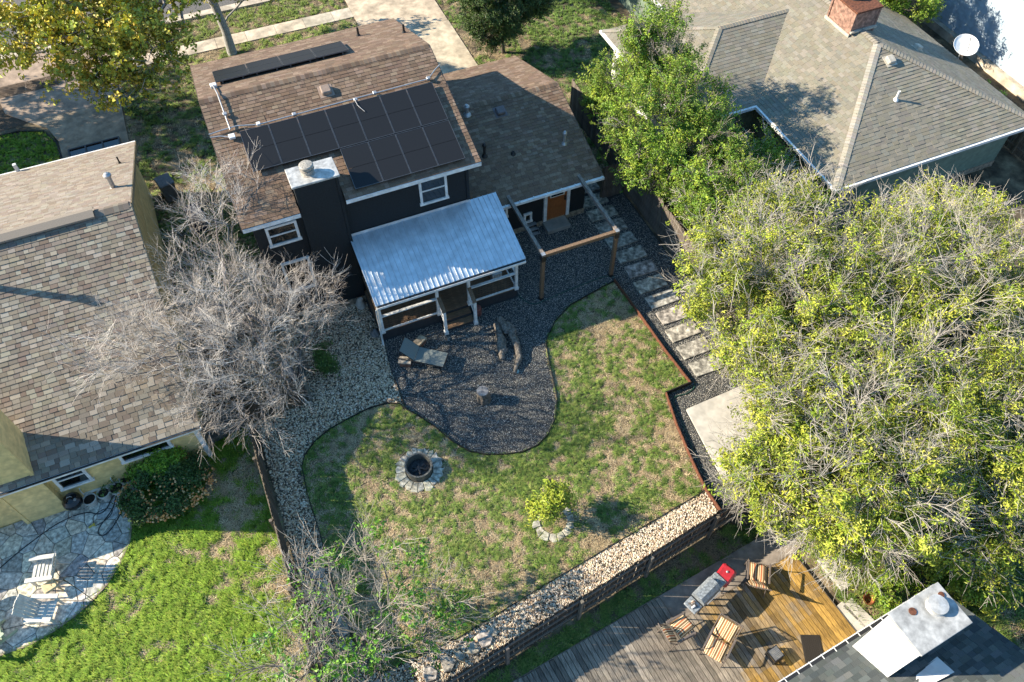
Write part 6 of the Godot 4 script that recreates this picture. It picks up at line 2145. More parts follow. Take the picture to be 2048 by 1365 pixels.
func build_deck() -> void:
	var a := deg_to_rad(6.0)
	var u := Vector3(cos(a), 0, -sin(a))
	var v := Vector3(sin(a), 0, cos(a))
	var t := thing("wooden_deck", "", "", Vector3(7, 0, -4))
	t.set_meta("kind", "structure")
	var f := FastNoiseLite.new()
	f.seed = 9
	f.frequency = 0.5
	f.fractal_octaves = 3
	var corner := Vector3(7.18, 0.10, -5.72)
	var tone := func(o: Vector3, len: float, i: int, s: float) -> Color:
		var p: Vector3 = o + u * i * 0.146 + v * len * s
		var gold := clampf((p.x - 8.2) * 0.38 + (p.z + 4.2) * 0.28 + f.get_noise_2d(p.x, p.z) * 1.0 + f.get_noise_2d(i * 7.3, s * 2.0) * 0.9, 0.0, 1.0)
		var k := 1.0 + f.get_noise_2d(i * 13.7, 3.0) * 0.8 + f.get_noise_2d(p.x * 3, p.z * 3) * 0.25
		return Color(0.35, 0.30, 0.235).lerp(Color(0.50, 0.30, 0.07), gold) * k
	var wl := 38
	var o1 := corner - u * wl * 0.146
	planks(t, o1, v, u, 4.3, wl, 0.130, 0.03, 0.016, M.deck_wood, func(i, s): return tone.call(o1, 4.3, i, s))
	var o2 := corner + v * 0.9 + u * 0.004
	planks(t, o2, v, u, 3.4, 30, 0.130, 0.03, 0.016, M.deck_wood, func(i, s): return tone.call(o2, 3.4, i, s))
	var sk := MB.new()
	sk.col = Color(0.28, 0.23, 0.17)
	var e := Vector3.UP * 0.045
	sk.beam(o1 - e - v * 0.015, corner - e - v * 0.015, 0.03, 0.13)
	sk.beam(corner - e + u * 0.0, corner + v * 0.9 - e, 0.03, 0.12)
	sk.beam(o2 - e - v * 0.015, o2 + u * 30 * 0.146 - e - v * 0.015, 0.03, 0.13)
	sk.beam(o2 + u * 30 * 0.146 - e, o2 + u * 30 * 0.146 + v * 3.4 - e, 0.03, 0.13)
	wpart("deck_rim", sk, M.deck_wood, t)
	var c := MB.new()
	var q := [corner + u * 0.02 - v * 0.02, corner + u * 5.2 - v * 0.02, corner + u * 5.2 + v * 0.86, corner + u * 0.02 + v * 0.86]
	c.prism(PackedVector2Array([Vector2(q[0].x, q[0].z), Vector2(q[1].x, q[1].z), Vector2(q[2].x, q[2].z), Vector2(q[3].x, q[3].z)]), 0.0, 0.085)
	structure("concrete_strip", c, M.old_concrete)
	# stepping slabs by the big trees
	for s in [["worn concrete stepping slab beside the deck, nearer the photo's right", 12.35, -2.95, 0.42, 0.95, 0.25], ["worn concrete stepping slab beside the deck, nearer the boards", 12.02, -3.0, 0.4, 0.9, 0.2], ["half hidden concrete stepping slab further up under the trees", 12.45, -4.3, 0.42, 1.1, 0.1]]:
		var b := MB.new()
		b.rbox(Vector3(0, 0.04, 0), Vector3(s[3], 0.1, s[4]), 0.012)
		var k := mi("stepping_slab", b.done(M.slab_concrete), self, Transform3D(Basis(Vector3.UP, s[5]), Vector3(s[1], 0, s[2])))
		tag(k, s[0], "stepping slab")
	striped_chair("striped cushion chair nearest the rear fence, its pads askew", Vector3(7.08, 0.13, -4.55), PI / 2 + 0.05, 0.5, Vector3(0.05, 0.06, 0.05), 0.2)
	striped_chair("wide reclining striped chair at the middle of the deck", Vector3(7.95, 0.13, -3.78), -0.98, 0.56, Vector3(0, 0, 0.08))
	striped_chair("sunlit striped chair partly under the overhanging twigs", Vector3(10.02, 0.13, -5.02), 2.5, 0.52)
	# gas grill
	t = thing("gas_grill", "long grey lidded gas grill cart standing on the concrete strip", "grill", Vector3(8.15, 0.085, -5.08), 0.32)
	var b := MB.new()
	b.rbox(Vector3(0.08, 0.78, 0), Vector3(0.72, 0.2, 0.44), 0.02)
	part("firebox", b, M.dark_metal, t)
	b = MB.new()
	var prof := [[-0.23, 0.0], [-0.22, 0.14], [-0.12, 0.23], [0.08, 0.24], [0.2, 0.15], [0.24, 0.0]]
	var lid := []
	for p in prof:
		lid.append(Vector3(-0.28, 0.885 + p[1], p[0]))
	b.slab(lid, Vector3(0.72, 0, 0))
	part("lid", b, mat("worn_steel", Color(0.40, 0.44, 0.46), 0.42, Vector3.ONE * 1.5, "coarse"), t)
	b = MB.new()
	b.rbox(Vector3(0.62, 0.86, 0.0), Vector3(0.3, 0.05, 0.42), 0.02)
	part("side_shelf", b, M.worn_steel, t)
	b = MB.new()
	b.rbox(Vector3(-0.47, 0.86, 0.0), Vector3(0.34, 0.05, 0.42), 0.02)
	part("side_shelf", b, M.worn_steel, t)
	for p in [[-0.25, -0.18], [0.4, -0.18], [-0.25, 0.18], [0.4, 0.18]]:
		var l := MB.new()
		l.box(Vector3(p[0], 0.35, p[1]), Vector3(0.04, 0.7, 0.04))
		part("leg", l, M.dark_metal, t)
	b = MB.new()
	b.tube([Vector3(-0.2, 0.98, 0.27), Vector3(0.36, 0.98, 0.27)], [0.014, 0.014], 6)
	part("handle", b, M.grey_metal, t)
	t = thing("tool_heap", "small heap of rags and tongs on the grill's left shelf", "grill tools", Vector3(7.69, 0.975, -4.92), 0.3)
	for k in 5:
		var r := MB.new()
		r.col = [Color(0.72, 0.66, 0.55), Color(0.28, 0.16, 0.10), Color(0.45, 0.40, 0.34), Color(0.82, 0.80, 0.76), Color(0.12, 0.10, 0.09)][k]
		r.tube([Vector3(rnd(-0.1, 0.1), 0.02, rnd(-0.1, 0.1)), Vector3(rnd(-0.06, 0.06), 0.07, rnd(-0.06, 0.06)), Vector3(rnd(-0.12, 0.12), 0.03, rnd(-0.12, 0.12))], [0.03, 0.045, 0.02], 6)
		part("rag" if k % 2 == 0 else "tool", r, M.plain, t)
	t = thing("red_grill", "small bright red barbecue with a domed lid behind the grey grill", "grill", Vector3(9.08, 0.085, -5.36), 0.45)
	b = MB.new()
	b.rbox(Vector3(0, 0.60, 0), Vector3(0.52, 0.2, 0.44), 0.05)
	part("body", b, M.red_paint, t)
	b = MB.new()
	b.rbox(Vector3(0, 0.77, 0), Vector3(0.54, 0.15, 0.46), 0.06)
	part("lid", b, M.red_paint, t)
	b = MB.new()
	b.lathe(Vector3(0.05, 0.85, 0.0), [[0.035, 0], [0.035, 0.02], [0.02, 0.03], [0.0, 0.03]], 12)
	part("vent", b, M.grey_metal, t)
	for p in [[-0.2, -0.16], [0.2, -0.16], [-0.2, 0.16], [0.2, 0.16]]:
		var l := MB.new()
		l.tube([Vector3(p[0], 0.52, p[1]), Vector3(p[0] * 1.2, 0, p[1] * 1.2)], [0.014, 0.014], 6)
		part("leg", l, M.dark_metal, t)
	t = thing("milk_crate", "dark grey slotted plastic crate on the golden boards", "crate", Vector3(9.32, 0.13, -2.95), 0.15)
	for y in [0.02, 0.15, 0.28]:
		b = MB.new()
		for s in [-1, 1]:
			b.box(Vector3(0, y, s * 0.16), Vector3(0.34, 0.05, 0.02))
			b.box(Vector3(s * 0.16, y, 0), Vector3(0.02, 0.05, 0.30))
		part("band", b, M.black_plastic, t)
	b = MB.new()
	for k in 8:
		b.box(Vector3(-0.14 + k * 0.04, 0.29, 0), Vector3(0.018, 0.02, 0.30))
		if k < 7:
			b.box(Vector3(0, 0.292, -0.13 + k * 0.043), Vector3(0.30, 0.016, 0.016))
	part("grid", b, M.grey_metal, t)
	for s in [[-1, -1], [1, -1], [-1, 1], [1, 1]]:
		b = MB.new()
		b.box(Vector3(s[0] * 0.16, 0.15, s[1] * 0.16), Vector3(0.035, 0.3, 0.035))
		part("corner", b, M.black_plastic, t)
	t = thing("door_mat", "dark patterned rubber mat lying on the golden boards", "mat", Vector3(10.47, 0.134, -2.68), -0.42)
	b = MB.new()
	b.rbox(Vector3(0, 0.008, 0), Vector3(0.56, 0.016, 0.78), 0.006)
	part("mat", b, mat("rubber_mat", Color(0.055, 0.045, 0.035), 0.9, Vector3.ONE * 2.5, "cells", 2.0), t)
	b = MB.new()
	for i in 9:
		for j in 13:
			b.lathe(Vector3(-0.23 + i * 0.057 + (0.028 if j % 2 else 0.0), 0.016, -0.34 + j * 0.056), [[0.022, 0], [0.015, 0.008], [0.0, 0.009]], 5)
	part("studs", b, M.rubber_mat, t).set_meta("kind", "stuff")
	t = thing("plant_pot", "orange terracotta bowl tipped in the undergrowth by the slabs", "plant pot", Vector3(12.85, 0.05, -3.3))
	b = MB.new()
	b.lathe(Vector3.ZERO, [[0.10, 0], [0.19, 0.16], [0.2, 0.16], [0.17, 0.16], [0.09, 0.03], [0.0, 0.03]], 20, Basis(Vector3.RIGHT, 0.5))
	part("pot", b, M.terracotta, t)


func build_east_things() -> void:
	var t := thing("satellite_dish", "white oval satellite dish on the tan roof's right eave", "satellite dish", Vector3(30.25, 2.55, -20.9))
	var b := MB.new()
	var bas := Basis(Vector3.RIGHT, 0.35) * Basis(Vector3.BACK, 0.25)
	b.lathe(Vector3(0.05, 0.55, 0), [[0.0, 0.0], [0.22, 0.03], [0.42, 0.11], [0.52, 0.18], [0.53, 0.185], [0.52, 0.19], [0.42, 0.125], [0.22, 0.045], [0.0, 0.012]], 28, bas)
	part("dish", b, M.white_paint, t)
	b = MB.new()
	b.tube([Vector3(0, -0.1, 0), Vector3(0, 0.3, 0), Vector3(0.05, 0.56, 0)], [0.03, 0.03, 0.025], 8)
	part("mast", b, M.grey_metal, t)
	b = MB.new()
	b.tube([Vector3(-0.2, 0.6, 0.4), Vector3(-0.12, 0.9, 0.28), Vector3(0.0, 1.1, 0.1)], [0.014, 0.014, 0.02], 6)
	part("feed_arm", b, M.dark_metal, t)
	t = thing("wheeled_bin", "black wheeled bin lying over beyond the sunlit fence", "bin", Vector3(32.7, 0, -18.4), 0.5)
	b = MB.new()
	b.rbox(Vector3(0, 0.35, 0), Vector3(0.6, 0.65, 1.1), 0.08)
	part("body", b, M.black_plastic, t)
	b = MB.new()
	b.rbox(Vector3(0, 0.36, -0.6), Vector3(0.66, 0.7, 0.08), 0.03)
	part("lid", b, M.black_plastic, t)
	for k in 4:
		var r := MB.new()
		r.box(Vector3(0, 0.69, -0.35 + k * 0.22), Vector3(0.5, 0.03, 0.05))
		part("rib", r, M.dark_metal, t)
	t = thing("junk_bag", "faded pink bag among the clutter beside the blue house", "bag", Vector3(33.1, 0, -19.6))
	b = MB.new()
	b.tube([Vector3(-0.25, 0.15, 0), Vector3(0, 0.28, 0.05), Vector3(0.3, 0.18, 0)], [0.16, 0.24, 0.14], 8)
	part("bag", b, M.faded_red, t)
	t = thing("wooden_trestle", "small orange wooden trestle against the blue house's footing", "trestle", Vector3(33.2, 0, -22.9), 0.9)
	b = MB.new()
	b.box(Vector3(0, 0.75, 0), Vector3(0.9, 0.05, 0.1))
	part("bar", b, M.beam_wood, t)
	for s in [[-0.38, -1], [-0.38, 1], [0.38, -1], [0.38, 1]]:
		var l := MB.new()
		l.beam(Vector3(s[0], 0.74, 0), Vector3(s[0], 0, s[1] * 0.28), 0.05, 0.04)
		part("leg", l, M.beam_wood, t)
	t = thing("tyre", "black tyre lying by the blue house's footing", "tyre", Vector3(32.9, 0, -21.3))
	b = MB.new()
	b.lathe(Vector3.ZERO, [[0.2, 0.04], [0.33, 0.0], [0.36, 0.1], [0.33, 0.2], [0.2, 0.16], [0.2, 0.04]], 24)
	part("rubber", b, M.black_plastic, t)


func build_trees() -> void:
	var pale_twig := [twig_mesh(0.62, 6, 0.0085, 0.42, Color(0.58, 0.53, 0.46)), twig_mesh(0.75, 6, 0.009, 0.36, Color(0.50, 0.455, 0.395)), twig_mesh(0.55, 5, 0.008, 0.5, Color(0.64, 0.58, 0.51))]
	var long_twig := [twig_mesh(0.9, 6, 0.0075, 0.24, Color(0.50, 0.46, 0.40)), twig_mesh(1.15, 7, 0.008, 0.22, Color(0.44, 0.40, 0.345)), twig_mesh(0.75, 5, 0.007, 0.32, Color(0.56, 0.51, 0.45))]
	var bare_twig := [twig_mesh(0.95, 8, 0.0058, 0.30, Color(0.62, 0.56, 0.49)), twig_mesh(1.1, 9, 0.0062, 0.26, Color(0.52, 0.465, 0.40)), twig_mesh(0.8, 7, 0.0055, 0.4, Color(0.70, 0.64, 0.56)), twig_mesh(1.0, 8, 0.006, 0.34, Color(0.40, 0.35, 0.30))]
	var brown_twig := [twig_mesh(0.6, 6, 0.007, 0.35, Color(0.34, 0.29, 0.24)), twig_mesh(0.7, 6, 0.0075, 0.4, Color(0.38, 0.33, 0.28))]
	var lime := [Color(1.0, 1.0, 1.0), Color(0.85, 0.95, 0.9), Color(1.2, 1.15, 1.6), Color(0.66, 0.82, 0.7), Color(1.1, 1.1, 1.2)]
	var pecan := [sprig_mesh(11, 0.34, Vector2(0.105, 0.042), Color(0.34, 0.385, 0.035), 0.25), sprig_mesh(10, 0.30, Vector2(0.10, 0.04), Color(0.24, 0.29, 0.026), 0.25), sprig_mesh(12, 0.38, Vector2(0.105, 0.042), Color(0.42, 0.44, 0.055), 0.25)]
	var bright := [sprig_mesh(11, 0.30, Vector2(0.085, 0.045), Color(0.19, 0.31, 0.032), 0.2), sprig_mesh(10, 0.26, Vector2(0.08, 0.045), Color(0.14, 0.255, 0.026), 0.2), sprig_mesh(11, 0.32, Vector2(0.09, 0.045), Color(0.27, 0.36, 0.042), 0.2)]
	var dark := [sprig_mesh(10, 0.26, Vector2(0.08, 0.05), Color(0.055, 0.105, 0.025), 0.22), sprig_mesh(11, 0.3, Vector2(0.085, 0.05), Color(0.075, 0.125, 0.03), 0.22)]
	var maple := [sprig_mesh(6, 0.34, Vector2(0.17, 0.15), Color(0.42, 0.42, 0.06), 0.25), sprig_mesh(7, 0.40, Vector2(0.16, 0.14), Color(0.52, 0.46, 0.08), 0.3), sprig_mesh(6, 0.3, Vector2(0.18, 0.15), Color(0.30, 0.34, 0.05), 0.25)]
	var one := [Color(1, 1, 1), Color(0.85, 0.95, 0.85), Color(1.1, 1.05, 0.9)]

	# bare tree over the side yard
	var t := thing("bare_tree", "large leafless grey tree spreading between the yellow and dark houses", "tree", Vector3(-0.75, 0, -16.85))
	var g := grow([Vector3(-0.75, -0.1, -16.85), Vector3(-0.8, 0.9, -16.9), Vector3(-0.95, 1.8, -17.05), Vector3(-1.15, 2.6, -17.2)],
		[[Vector3(-2.5, 4.5, -16.8), Vector3(2.9, 2.5, 2.2), 0.42], [Vector3(-2.2, 3.4, -19.5), Vector3(1.8, 2.0, 2.6), 0.3], [Vector3(-0.2, 3.2, -17.9), Vector3(1.7, 1.6, 1.7), 0.13], [Vector3(-1.3, 5.9, -20.9), Vector3(1.5, 1.0, 1.3), 0.09], [Vector3(-4.4, 4.6, -17.2), Vector3(2.2, 1.3, 1.6), 0.13], [Vector3(-2.5, 2.8, -15.5), Vector3(1.9, 1.5, 1.2), 0.16], [Vector3(0.5, 2.7, -18.4), Vector3(1.4, 1.3, 1.4), 0.08]], 560, 0.38, 0.34, 0.03, 0.42)
	limbs(t, g, 0.0082, 0.50, 0.06, Color(0.30, 0.27, 0.24))
	dress(t, g, 4, bare_twig, 1150, [], 0, [], 0.0, 0.0, 0.35)

	# big yellow green trees on the right
	t = thing("pecan_tree", "yellow green tree over the paver path with bare grey twigs on top", "tree", Vector3(15.4, 0, -11.4))
	g = grow([Vector3(15.4, -0.1, -11.4), Vector3(15.3, 0.9, -11.4), Vector3(15.1, 1.8, -11.3), Vector3(15.0, 2.5, -11.3)],
		[[Vector3(15.0, 4.7, -11.4), Vector3(4.2, 2.5, 4.0), 0.6], [Vector3(14.0, 3.6, -12.6), Vector3(2.2, 1.6, 2.6), 0.2], [Vector3(13.3, 3.1, -12.6), Vector3(1.4, 1.0, 2.0), 0.07], [Vector3(14.0, 4.2, -9.6), Vector3(2.9, 2.0, 2.0), 0.2]], 800, 0.45, 0.26, 0.02, 0.4)
	limbs(t, g, 0.010, 0.47, 0.06, Color(0.29, 0.265, 0.235))
	dress(t, g, 5, long_twig, 1250, pecan, 8600, lime, 0.17, 5.6, 0.1)
	t = thing("pecan_tree", "broad yellow green tree hanging over the deck and rear fence corner", "tree", Vector3(13.6, 0, -6.2))
	g = grow([Vector3(13.6, -0.1, -6.2), Vector3(13.5, 0.9, -6.2), Vector3(13.4, 1.7, -6.3), Vector3(13.3, 2.4, -6.3)],
		[[Vector3(13.3, 4.5, -6.6), Vector3(3.7, 2.4, 3.0), 0.6], [Vector3(11.9, 3.6, -6.6), Vector3(2.6, 1.6, 2.2), 0.18], [Vector3(13.2, 3.9, -4.4), Vector3(3.0, 1.8, 1.6), 0.22], [Vector3(10.9, 2.6, -6.9), Vector3(1.3, 0.8, 1.2), 0.06]], 700, 0.42, 0.28, 0.04, 0.4)
	limbs(t, g, 0.010, 0.47, 0.06, Color(0.30, 0.275, 0.245))
	dress(t, g, 5, long_twig, 1050, pecan, 7800, lime, 0.17, 5.4, 0.05)
	t = thing("pecan_tree", "yellow green tree at the photo's right edge below the tan roof", "tree", Vector3(20.0, 0, -10.2))
	g = grow([Vector3(20.0, -0.1, -10.2), Vector3(19.9, 1.0, -10.2), Vector3(19.8, 2.0, -10.2), Vector3(19.7, 2.6, -10.2)],
		[[Vector3(19.4, 4.4, -9.4), Vector3(3.5, 2.4, 3.6), 0.75], [Vector3(21.0, 3.8, -12.0), Vector3(2.4, 1.6, 2.0), 0.25]], 650, 0.45, 0.27, 0.02, 0.4)
	limbs(t, g, 0.010, 0.47, 0.06, Color(0.28, 0.255, 0.225))
	dress(t, g, 5, long_twig, 1200, pecan, 6800, lime, 0.17, 5.6, 0.1)
	t = thing("pecan_tree", "yellow green tree near the lower right corner beside the white chimney", "tree", Vector3(16.9, 0, -4.4))
	g = grow([Vector3(16.9, -0.1, -4.4), Vector3(16.8, 0.9, -4.5), Vector3(16.8, 1.8, -4.6), Vector3(16.8, 2.4, -4.7)],
		[[Vector3(16.6, 4.0, -5.0), Vector3(2.9, 2.0, 2.6), 0.6], [Vector3(16.4, 3.0, -3.4), Vector3(2.6, 1.5, 1.8), 0.4]], 500, 0.42, 0.28, 0.03, 0.4)
	limbs(t, g, 0.010, 0.47, 0.06, Color(0.30, 0.27, 0.24))
	dress(t, g, 5, long_twig, 700, pecan, 5800, lime, 0.17, 5.4, 0.05)
	# bright green tree between the houses
	t = thing("green_tree", "dense bright green tree rising between the dark house and tan roof", "tree", Vector3(15.6, 0, -20.2))
	g = grow([Vector3(15.6, -0.1, -20.2), Vector3(15.6, 0.9, -20.2), Vector3(15.55, 1.8, -20.3), Vector3(15.5, 2.6, -20.4)],
		[[Vector3(15.4, 3.9, -20.8), Vector3(2.5, 2.4, 2.4), 0.42], [Vector3(16.0, 5.4, -23.4), Vector3(1.4, 1.9, 1.3), 0.2], [Vector3(15.9, 3.2, -18.2), Vector3(2.0, 1.9, 2.0), 0.25], [Vector3(14.6, 3.0, -19.9), Vector3(1.5, 1.5, 1.6), 0.13]], 650, 0.4, 0.24, 0.0, 0.4)
	limbs(t, g, 0.009, 0.46, 0.06, Color(0.25, 0.22, 0.19))
	dress(t, g, 5, brown_twig, 450, bright, 10500, one, 0.24, 0.0, 0.4)
	t = thing("green_tree", "leafy green tree along the right fence below the dense one", "tree", Vector3(16.2, 0, -15.6))
	g = grow([Vector3(16.2, -0.1, -15.6), Vector3(16.2, 0.8, -15.6), Vector3(16.2, 1.5, -15.6)],
		[[Vector3(15.9, 2.9, -16.4), Vector3(2.0, 1.7, 2.3), 0.7], [Vector3(17.8, 2.6, -18.2), Vector3(1.7, 1.5, 1.8), 0.3]], 330, 0.4, 0.26, 0.0, 0.4)
	limbs(t, g, 0.009, 0.46, 0.06, Color(0.26, 0.23, 0.2))
	dress(t, g, 5, pale_twig, 450, bright, 6500, one, 0.22, 3.8, 0.3)
	t = thing("sapling", "thin pale green sapling before the tan house's white wall", "tree", Vector3(15.6, 0, -25.2))
	g = grow([Vector3(15.6, -0.1, -25.2), Vector3(15.6, 0.8, -25.2), Vector3(15.6, 1.4, -25.2)], [[Vector3(15.5, 2.3, -25.2), Vector3(1.2, 1.7, 1.2), 1.0]], 160, 0.35, 0.25, 0.0, 0.4)
	limbs(t, g, 0.008, 0.45, 0.05, Color(0.34, 0.32, 0.29))
	dress(t, g, 5, [], 0, bright, 1900, [Color(1.2, 1.1, 1.2), Color(1, 1, 1)], 0.2, 0.0, 0.3)
	t = thing("dark_tree", "small dark green tree in the yard beside the driveway", "tree", Vector3(13.45, 0, -32.6))
	g = grow([Vector3(13.45, -0.1, -32.6), Vector3(13.4, 0.6, -32.6), Vector3(13.3, 1.1, -32.5)], [[Vector3(13.0, 3.0, -32.4), Vector3(1.7, 2.2, 1.6), 0.8], [Vector3(14.6, 3.0, -32.6), Vector3(1.4, 1.4, 1.3), 0.2]], 330, 0.35, 0.25, 0.0, 0.4)
	limbs(t, g, 0.009, 0.46, 0.05, Color(0.2, 0.17, 0.14))
	dress(t, g, 5, [], 0, dark, 6500, one, 0.18, 0.0, 0.3)
	t = thing("street_tree", "street tree whose trunk foot shows at the top beside the driveway", "tree", Vector3(13.4, 0, -37.6))
	g = grow([Vector3(13.4, -0.1, -37.6), Vector3(13.4, 1.2, -37.7), Vector3(13.4, 2.6, -37.8)], [[Vector3(13.6, 5.8, -39.0), Vector3(3, 2.4, 3), 1.0]], 260, 0.5, 0.25, 0.0, 0.4)
	limbs(t, g, 0.012, 0.47, 0.06, Color(0.16, 0.13, 0.11))
	dress(t, g, 5, [], 0, dark, 3000, one, 0.25, 0.0, 0.3)
	# sycamore on the street side
	t = thing("sycamore_tree", "tall sycamore with pale trunk and yellowing leaves by the sidewalk", "tree", Vector3(1.08, 0, -37.75))
	g = grow([Vector3(1.08, -0.1, -37.75), Vector3(1.1, 1.2, -37.9), Vector3(0.98, 2.4, -38.1), Vector3(0.75, 3.6, -38.3), Vector3(0.6, 4.8, -38.4)],
		[[Vector3(-2.6, 5.6, -35.6), Vector3(4.4, 2.6, 3.2), 0.55], [Vector3(-3.4, 4.6, -33.6), Vector3(3.0, 1.8, 1.6), 0.2], [Vector3(-6.5, 5.0, -34.6), Vector3(2.0, 1.6, 2.0), 0.15], [Vector3(3.6, 3.0, -38.6), Vector3(2.6, 0.9, 1.0), 0.1], [Vector3(-3.6, 3.4, -33.2), Vector3(2.8, 1.3, 1.6), 0.15]], 600, 0.5, 0.24, 0.02, 0.4)
	limbs(t, g, 0.012, 0.50, 0.06, Color(0.66, 0.62, 0.55))
	dress(t, g, 5, [], 0, maple, 3600, [Color(1, 1, 1), Color(1.35, 1.15, 0.9), Color(0.7, 0.75, 0.6), Color(1.1, 0.95, 0.8)], 0.34, 0.0, 0.0, 0.25)
	t = thing("sycamore_tree", "leafy tree beyond the photo's upper left corner shading the west driveway", "tree", Vector3(-15.5, 0, -39.0))
	g = grow([Vector3(-15.5, -0.1, -39.0), Vector3(-15.4, 1.5, -39), Vector3(-15.3, 3, -39)], [[Vector3(-15.0, 6.2, -39.0), Vector3(4.2, 2.8, 4.4), 0.6], [Vector3(-15.6, 4.6, -35.6), Vector3(3.2, 2.0, 3.2), 0.4]], 360, 0.5, 0.24, 0.0, 0.4)
	limbs(t, g, 0.012, 0.47, 0.06, Color(0.3, 0.27, 0.23))
	dress(t, g, 6, [], 0, maple, 4200, one, 0.4, 0.0, 0.0, 0.25)
	# straggly tree in the near left
	t = thing("mulberry_tree", "straggly half bare tree with bright leaves at the bottom left", "tree", Vector3(-1.35, 0, -7.6))
	g = grow([Vector3(-1.35, -0.1, -7.6), Vector3(-1.3, 0.3, -7.65), Vector3(-1.25, 0.7, -7.7), Vector3(-1.2, 1.0, -7.7)],
		[[Vector3(-0.9, 2.7, -8.2), Vector3(2.6, 1.9, 2.0), 0.5], [Vector3(-2.9, 2.3, -7.0), Vector3(2.3, 1.5, 1.4), 0.35], [Vector3(0.5, 1.8, -7.2), Vector3(1.8, 1.0, 1.2), 0.2]], 240, 0.32, 0.24, -0.05, 0.3)
	limbs(t, g, 0.0095, 0.44, 0.05, Color(0.36, 0.32, 0.275))
	var mul_twig := [twig_mesh(0.8, 4, 0.0065, 0.22, Color(0.40, 0.35, 0.29)), twig_mesh(1.0, 5, 0.007, 0.2, Color(0.46, 0.41, 0.345))]
	var mul := [sprig_mesh(5, 0.22, Vector2(0.12, 0.085), Color(0.12, 0.27, 0.030), 0.2), sprig_mesh(6, 0.26, Vector2(0.11, 0.08), Color(0.16, 0.31, 0.035), 0.2)]
	dress(t, g, 5, mul_twig, 420, mul, 520, one, 0.16, 3.4, 0.55)
	# tree by the blue house
	t = thing("green_tree", "round bright green tree behind the tan roof by the blue house", "tree", Vector3(30.6, 0, -26.2))
	g = grow([Vector3(30.6, -0.1, -26.2), Vector3(30.6, 0.8, -26.2), Vector3(30.6, 1.4, -26.2)], [[Vector3(30.8, 2.9, -26.0), Vector3(1.9, 2.0, 2.3), 0.7], [Vector3(30.3, 3.4, -28.4), Vector3(2.0, 2.0, 1.8), 0.3]], 330, 0.4, 0.25, 0.0, 0.4)
	limbs(t, g, 0.009, 0.46, 0.05, Color(0.22, 0.19, 0.16))
	dress(t, g, 5, [], 0, bright, 6500, one, 0.2, 0.0, 0.3)
	# shrubs
	bush("yellow_shrub", "airy yellow green shrub growing inside the half stone ring", Vector3(5.3, 0, -9.35), Vector3(0.62, 0.72, 0.55), 70, [pecan[0], pecan[1]], 300, lime, Color(0.3, 0.25, 0.18))
	bush("green_shrub", "bright green leafy shrub against the yellow wall behind the orange flowers", Vector3(-5.5, 0, -15.6), Vector3(0.95, 0.62, 0.35), 90, [bright[0], bright[2]], 850, [Color(0.8, 0.95, 0.8), Color(0.7, 0.85, 0.7)], Color(0.25, 0.2, 0.15))
	var l := bush("lantana_shrub", "wide dark shrub covered with small orange flowers beside the patio", Vector3(-5.6, 0, -14.8), Vector3(1.42, 0.42, 0.95), 170, dark, 2900, [Color(0.9, 1, 0.9), Color(0.75, 0.85, 0.75)], Color(0.2, 0.15, 0.1))
	var fm := MB.new()
	fm.lathe(Vector3.ZERO, [[0.028, 0], [0.036, 0.01], [0.02, 0.026], [0.0, 0.03]], 6)
	var fx := []
	var fc := []
	for i in 620:
		var d := Vector3(rng.randfn(), absf(rng.randfn()) * 0.8, rng.randfn() + 0.5).normalized()
		var p := Vector3(0, 0.42, 0) + d * Vector3(1.5, 0.48, 1.05) * rnd(0.88, 1.06)
		if p.y < 0.1:
			continue
		fx.append(Transform3D(Basis.from_euler(Vector3(rnd(-0.6, 0.6), 0, rnd(-0.6, 0.6))).scaled_local(Vector3.ONE * rnd(0.7, 1.25)), p))
		fc.append(tint([Color(0.86, 0.40, 0.12), Color(0.88, 0.55, 0.24), Color(0.80, 0.32, 0.10)][i % 3], 0.15))
	copies("flowers", fm.done(M.plain), fx, fc, l)
	bush("green_shrub", "low green weeds climbing between the bins and the blue house", Vector3(32.6, 0, -20.2), Vector3(0.4, 0.45, 0.7), 50, bright, 260, one, Color(0.2, 0.16, 0.12))
	bush("green_shrub", "dark undergrowth shrub in the gap behind the right fence", Vector3(17.2, 0, -14.0), Vector3(1.5, 0.7, 2.2), 100, dark, 1500, one, Color(0.2, 0.16, 0.12))
	bush("green_shrub", "dark undergrowth shrub under the trees below the tan roof's eave", Vector3(21.0, 0, -14.2), Vector3(2.4, 0.8, 1.5), 110, dark, 1600, one, Color(0.2, 0.16, 0.12))
	bush("green_shrub", "undergrowth shrub between the deck and the white chimney", Vector3(13.6, 0, -3.4), Vector3(0.9, 0.4, 1.2), 80, bright, 500, one, Color(0.25, 0.2, 0.15))
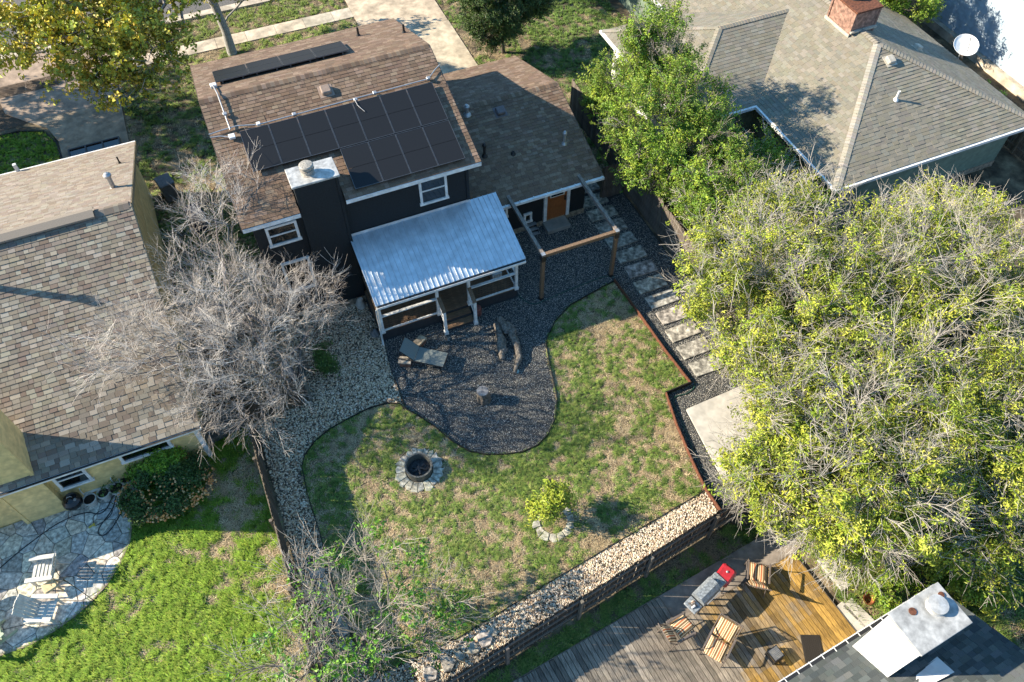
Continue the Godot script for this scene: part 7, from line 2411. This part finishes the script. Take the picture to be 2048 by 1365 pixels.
	bush("green_shrub", "leafy undergrowth at the lower right beyond the grey roof", Vector3(15.8, 0, -2.6), Vector3(1.7, 0.6, 1.3), 90, pecan, 900, lime, Color(0.25, 0.2, 0.15))
	bush("cactus_shrub", "low olive green shrub by the rock bed under the bare tree", Vector3(0.35, 0, -17.6), Vector3(0.5, 0.4, 0.7), 50, dark, 320, [Color(1.3, 1.3, 1.0)], Color(0.2, 0.16, 0.12))


func _ready() -> void:
	rng.seed = 20240611
	var cam := Camera3D.new()
	cam.name = "camera"
	cam.position = CAM
	cam.rotation_degrees = Vector3(-53.81, -23.11, 0)
	cam.fov = 45.62
	cam.near = 0.1
	cam.far = 600.0
	add_child(cam)
	cam.current = true
	var we := WorldEnvironment.new()
	we.name = "world_environment"
	var env := Environment.new()
	env.background_mode = Environment.BG_SKY
	var sky := Sky.new()
	var sm := ProceduralSkyMaterial.new()
	sm.sky_top_color = Color(0.35, 0.55, 0.75)
	sm.sky_horizon_color = Color(0.72, 0.80, 0.88)
	sm.sky_curve = 0.14
	sm.ground_bottom_color = Color(0.30, 0.29, 0.26)
	sm.ground_horizon_color = Color(0.62, 0.68, 0.74)
	sm.sky_energy_multiplier = 0.88
	sky.sky_material = sm
	env.sky = sky
	env.tonemap_mode = Environment.TONE_MAPPER_LINEAR
	env.tonemap_exposure = 2.45
	env.sdfgi_enabled = true
	env.ssao_enabled = true
	env.ssil_enabled = true
	we.environment = env
	add_child(we)
	var sun := DirectionalLight3D.new()
	sun.name = "sun"
	sun.basis = Basis.looking_at(Vector3(1.585, -1.0, 0.745).normalized())
	sun.light_energy = 1.6
	sun.light_color = Color(1.0, 0.945, 0.86)
	sun.light_angular_distance = 0.5
	sun.shadow_enabled = true
	add_child(sun)
	make_materials()
	build_ground()
	build_dark_house()
	build_yellow_house()
	build_tan_house()
	build_back_house()
	build_blue_house()
	build_fences()
	build_pergola()
	build_deck()
	build_yard_things()
	var pot_sprig := [sprig_mesh(7, 0.22, Vector2(0.07, 0.035), Color(1, 1, 1), 0.1)]
	build_west_things(pot_sprig)
	build_east_things()
	build_trees()
	build_cover()
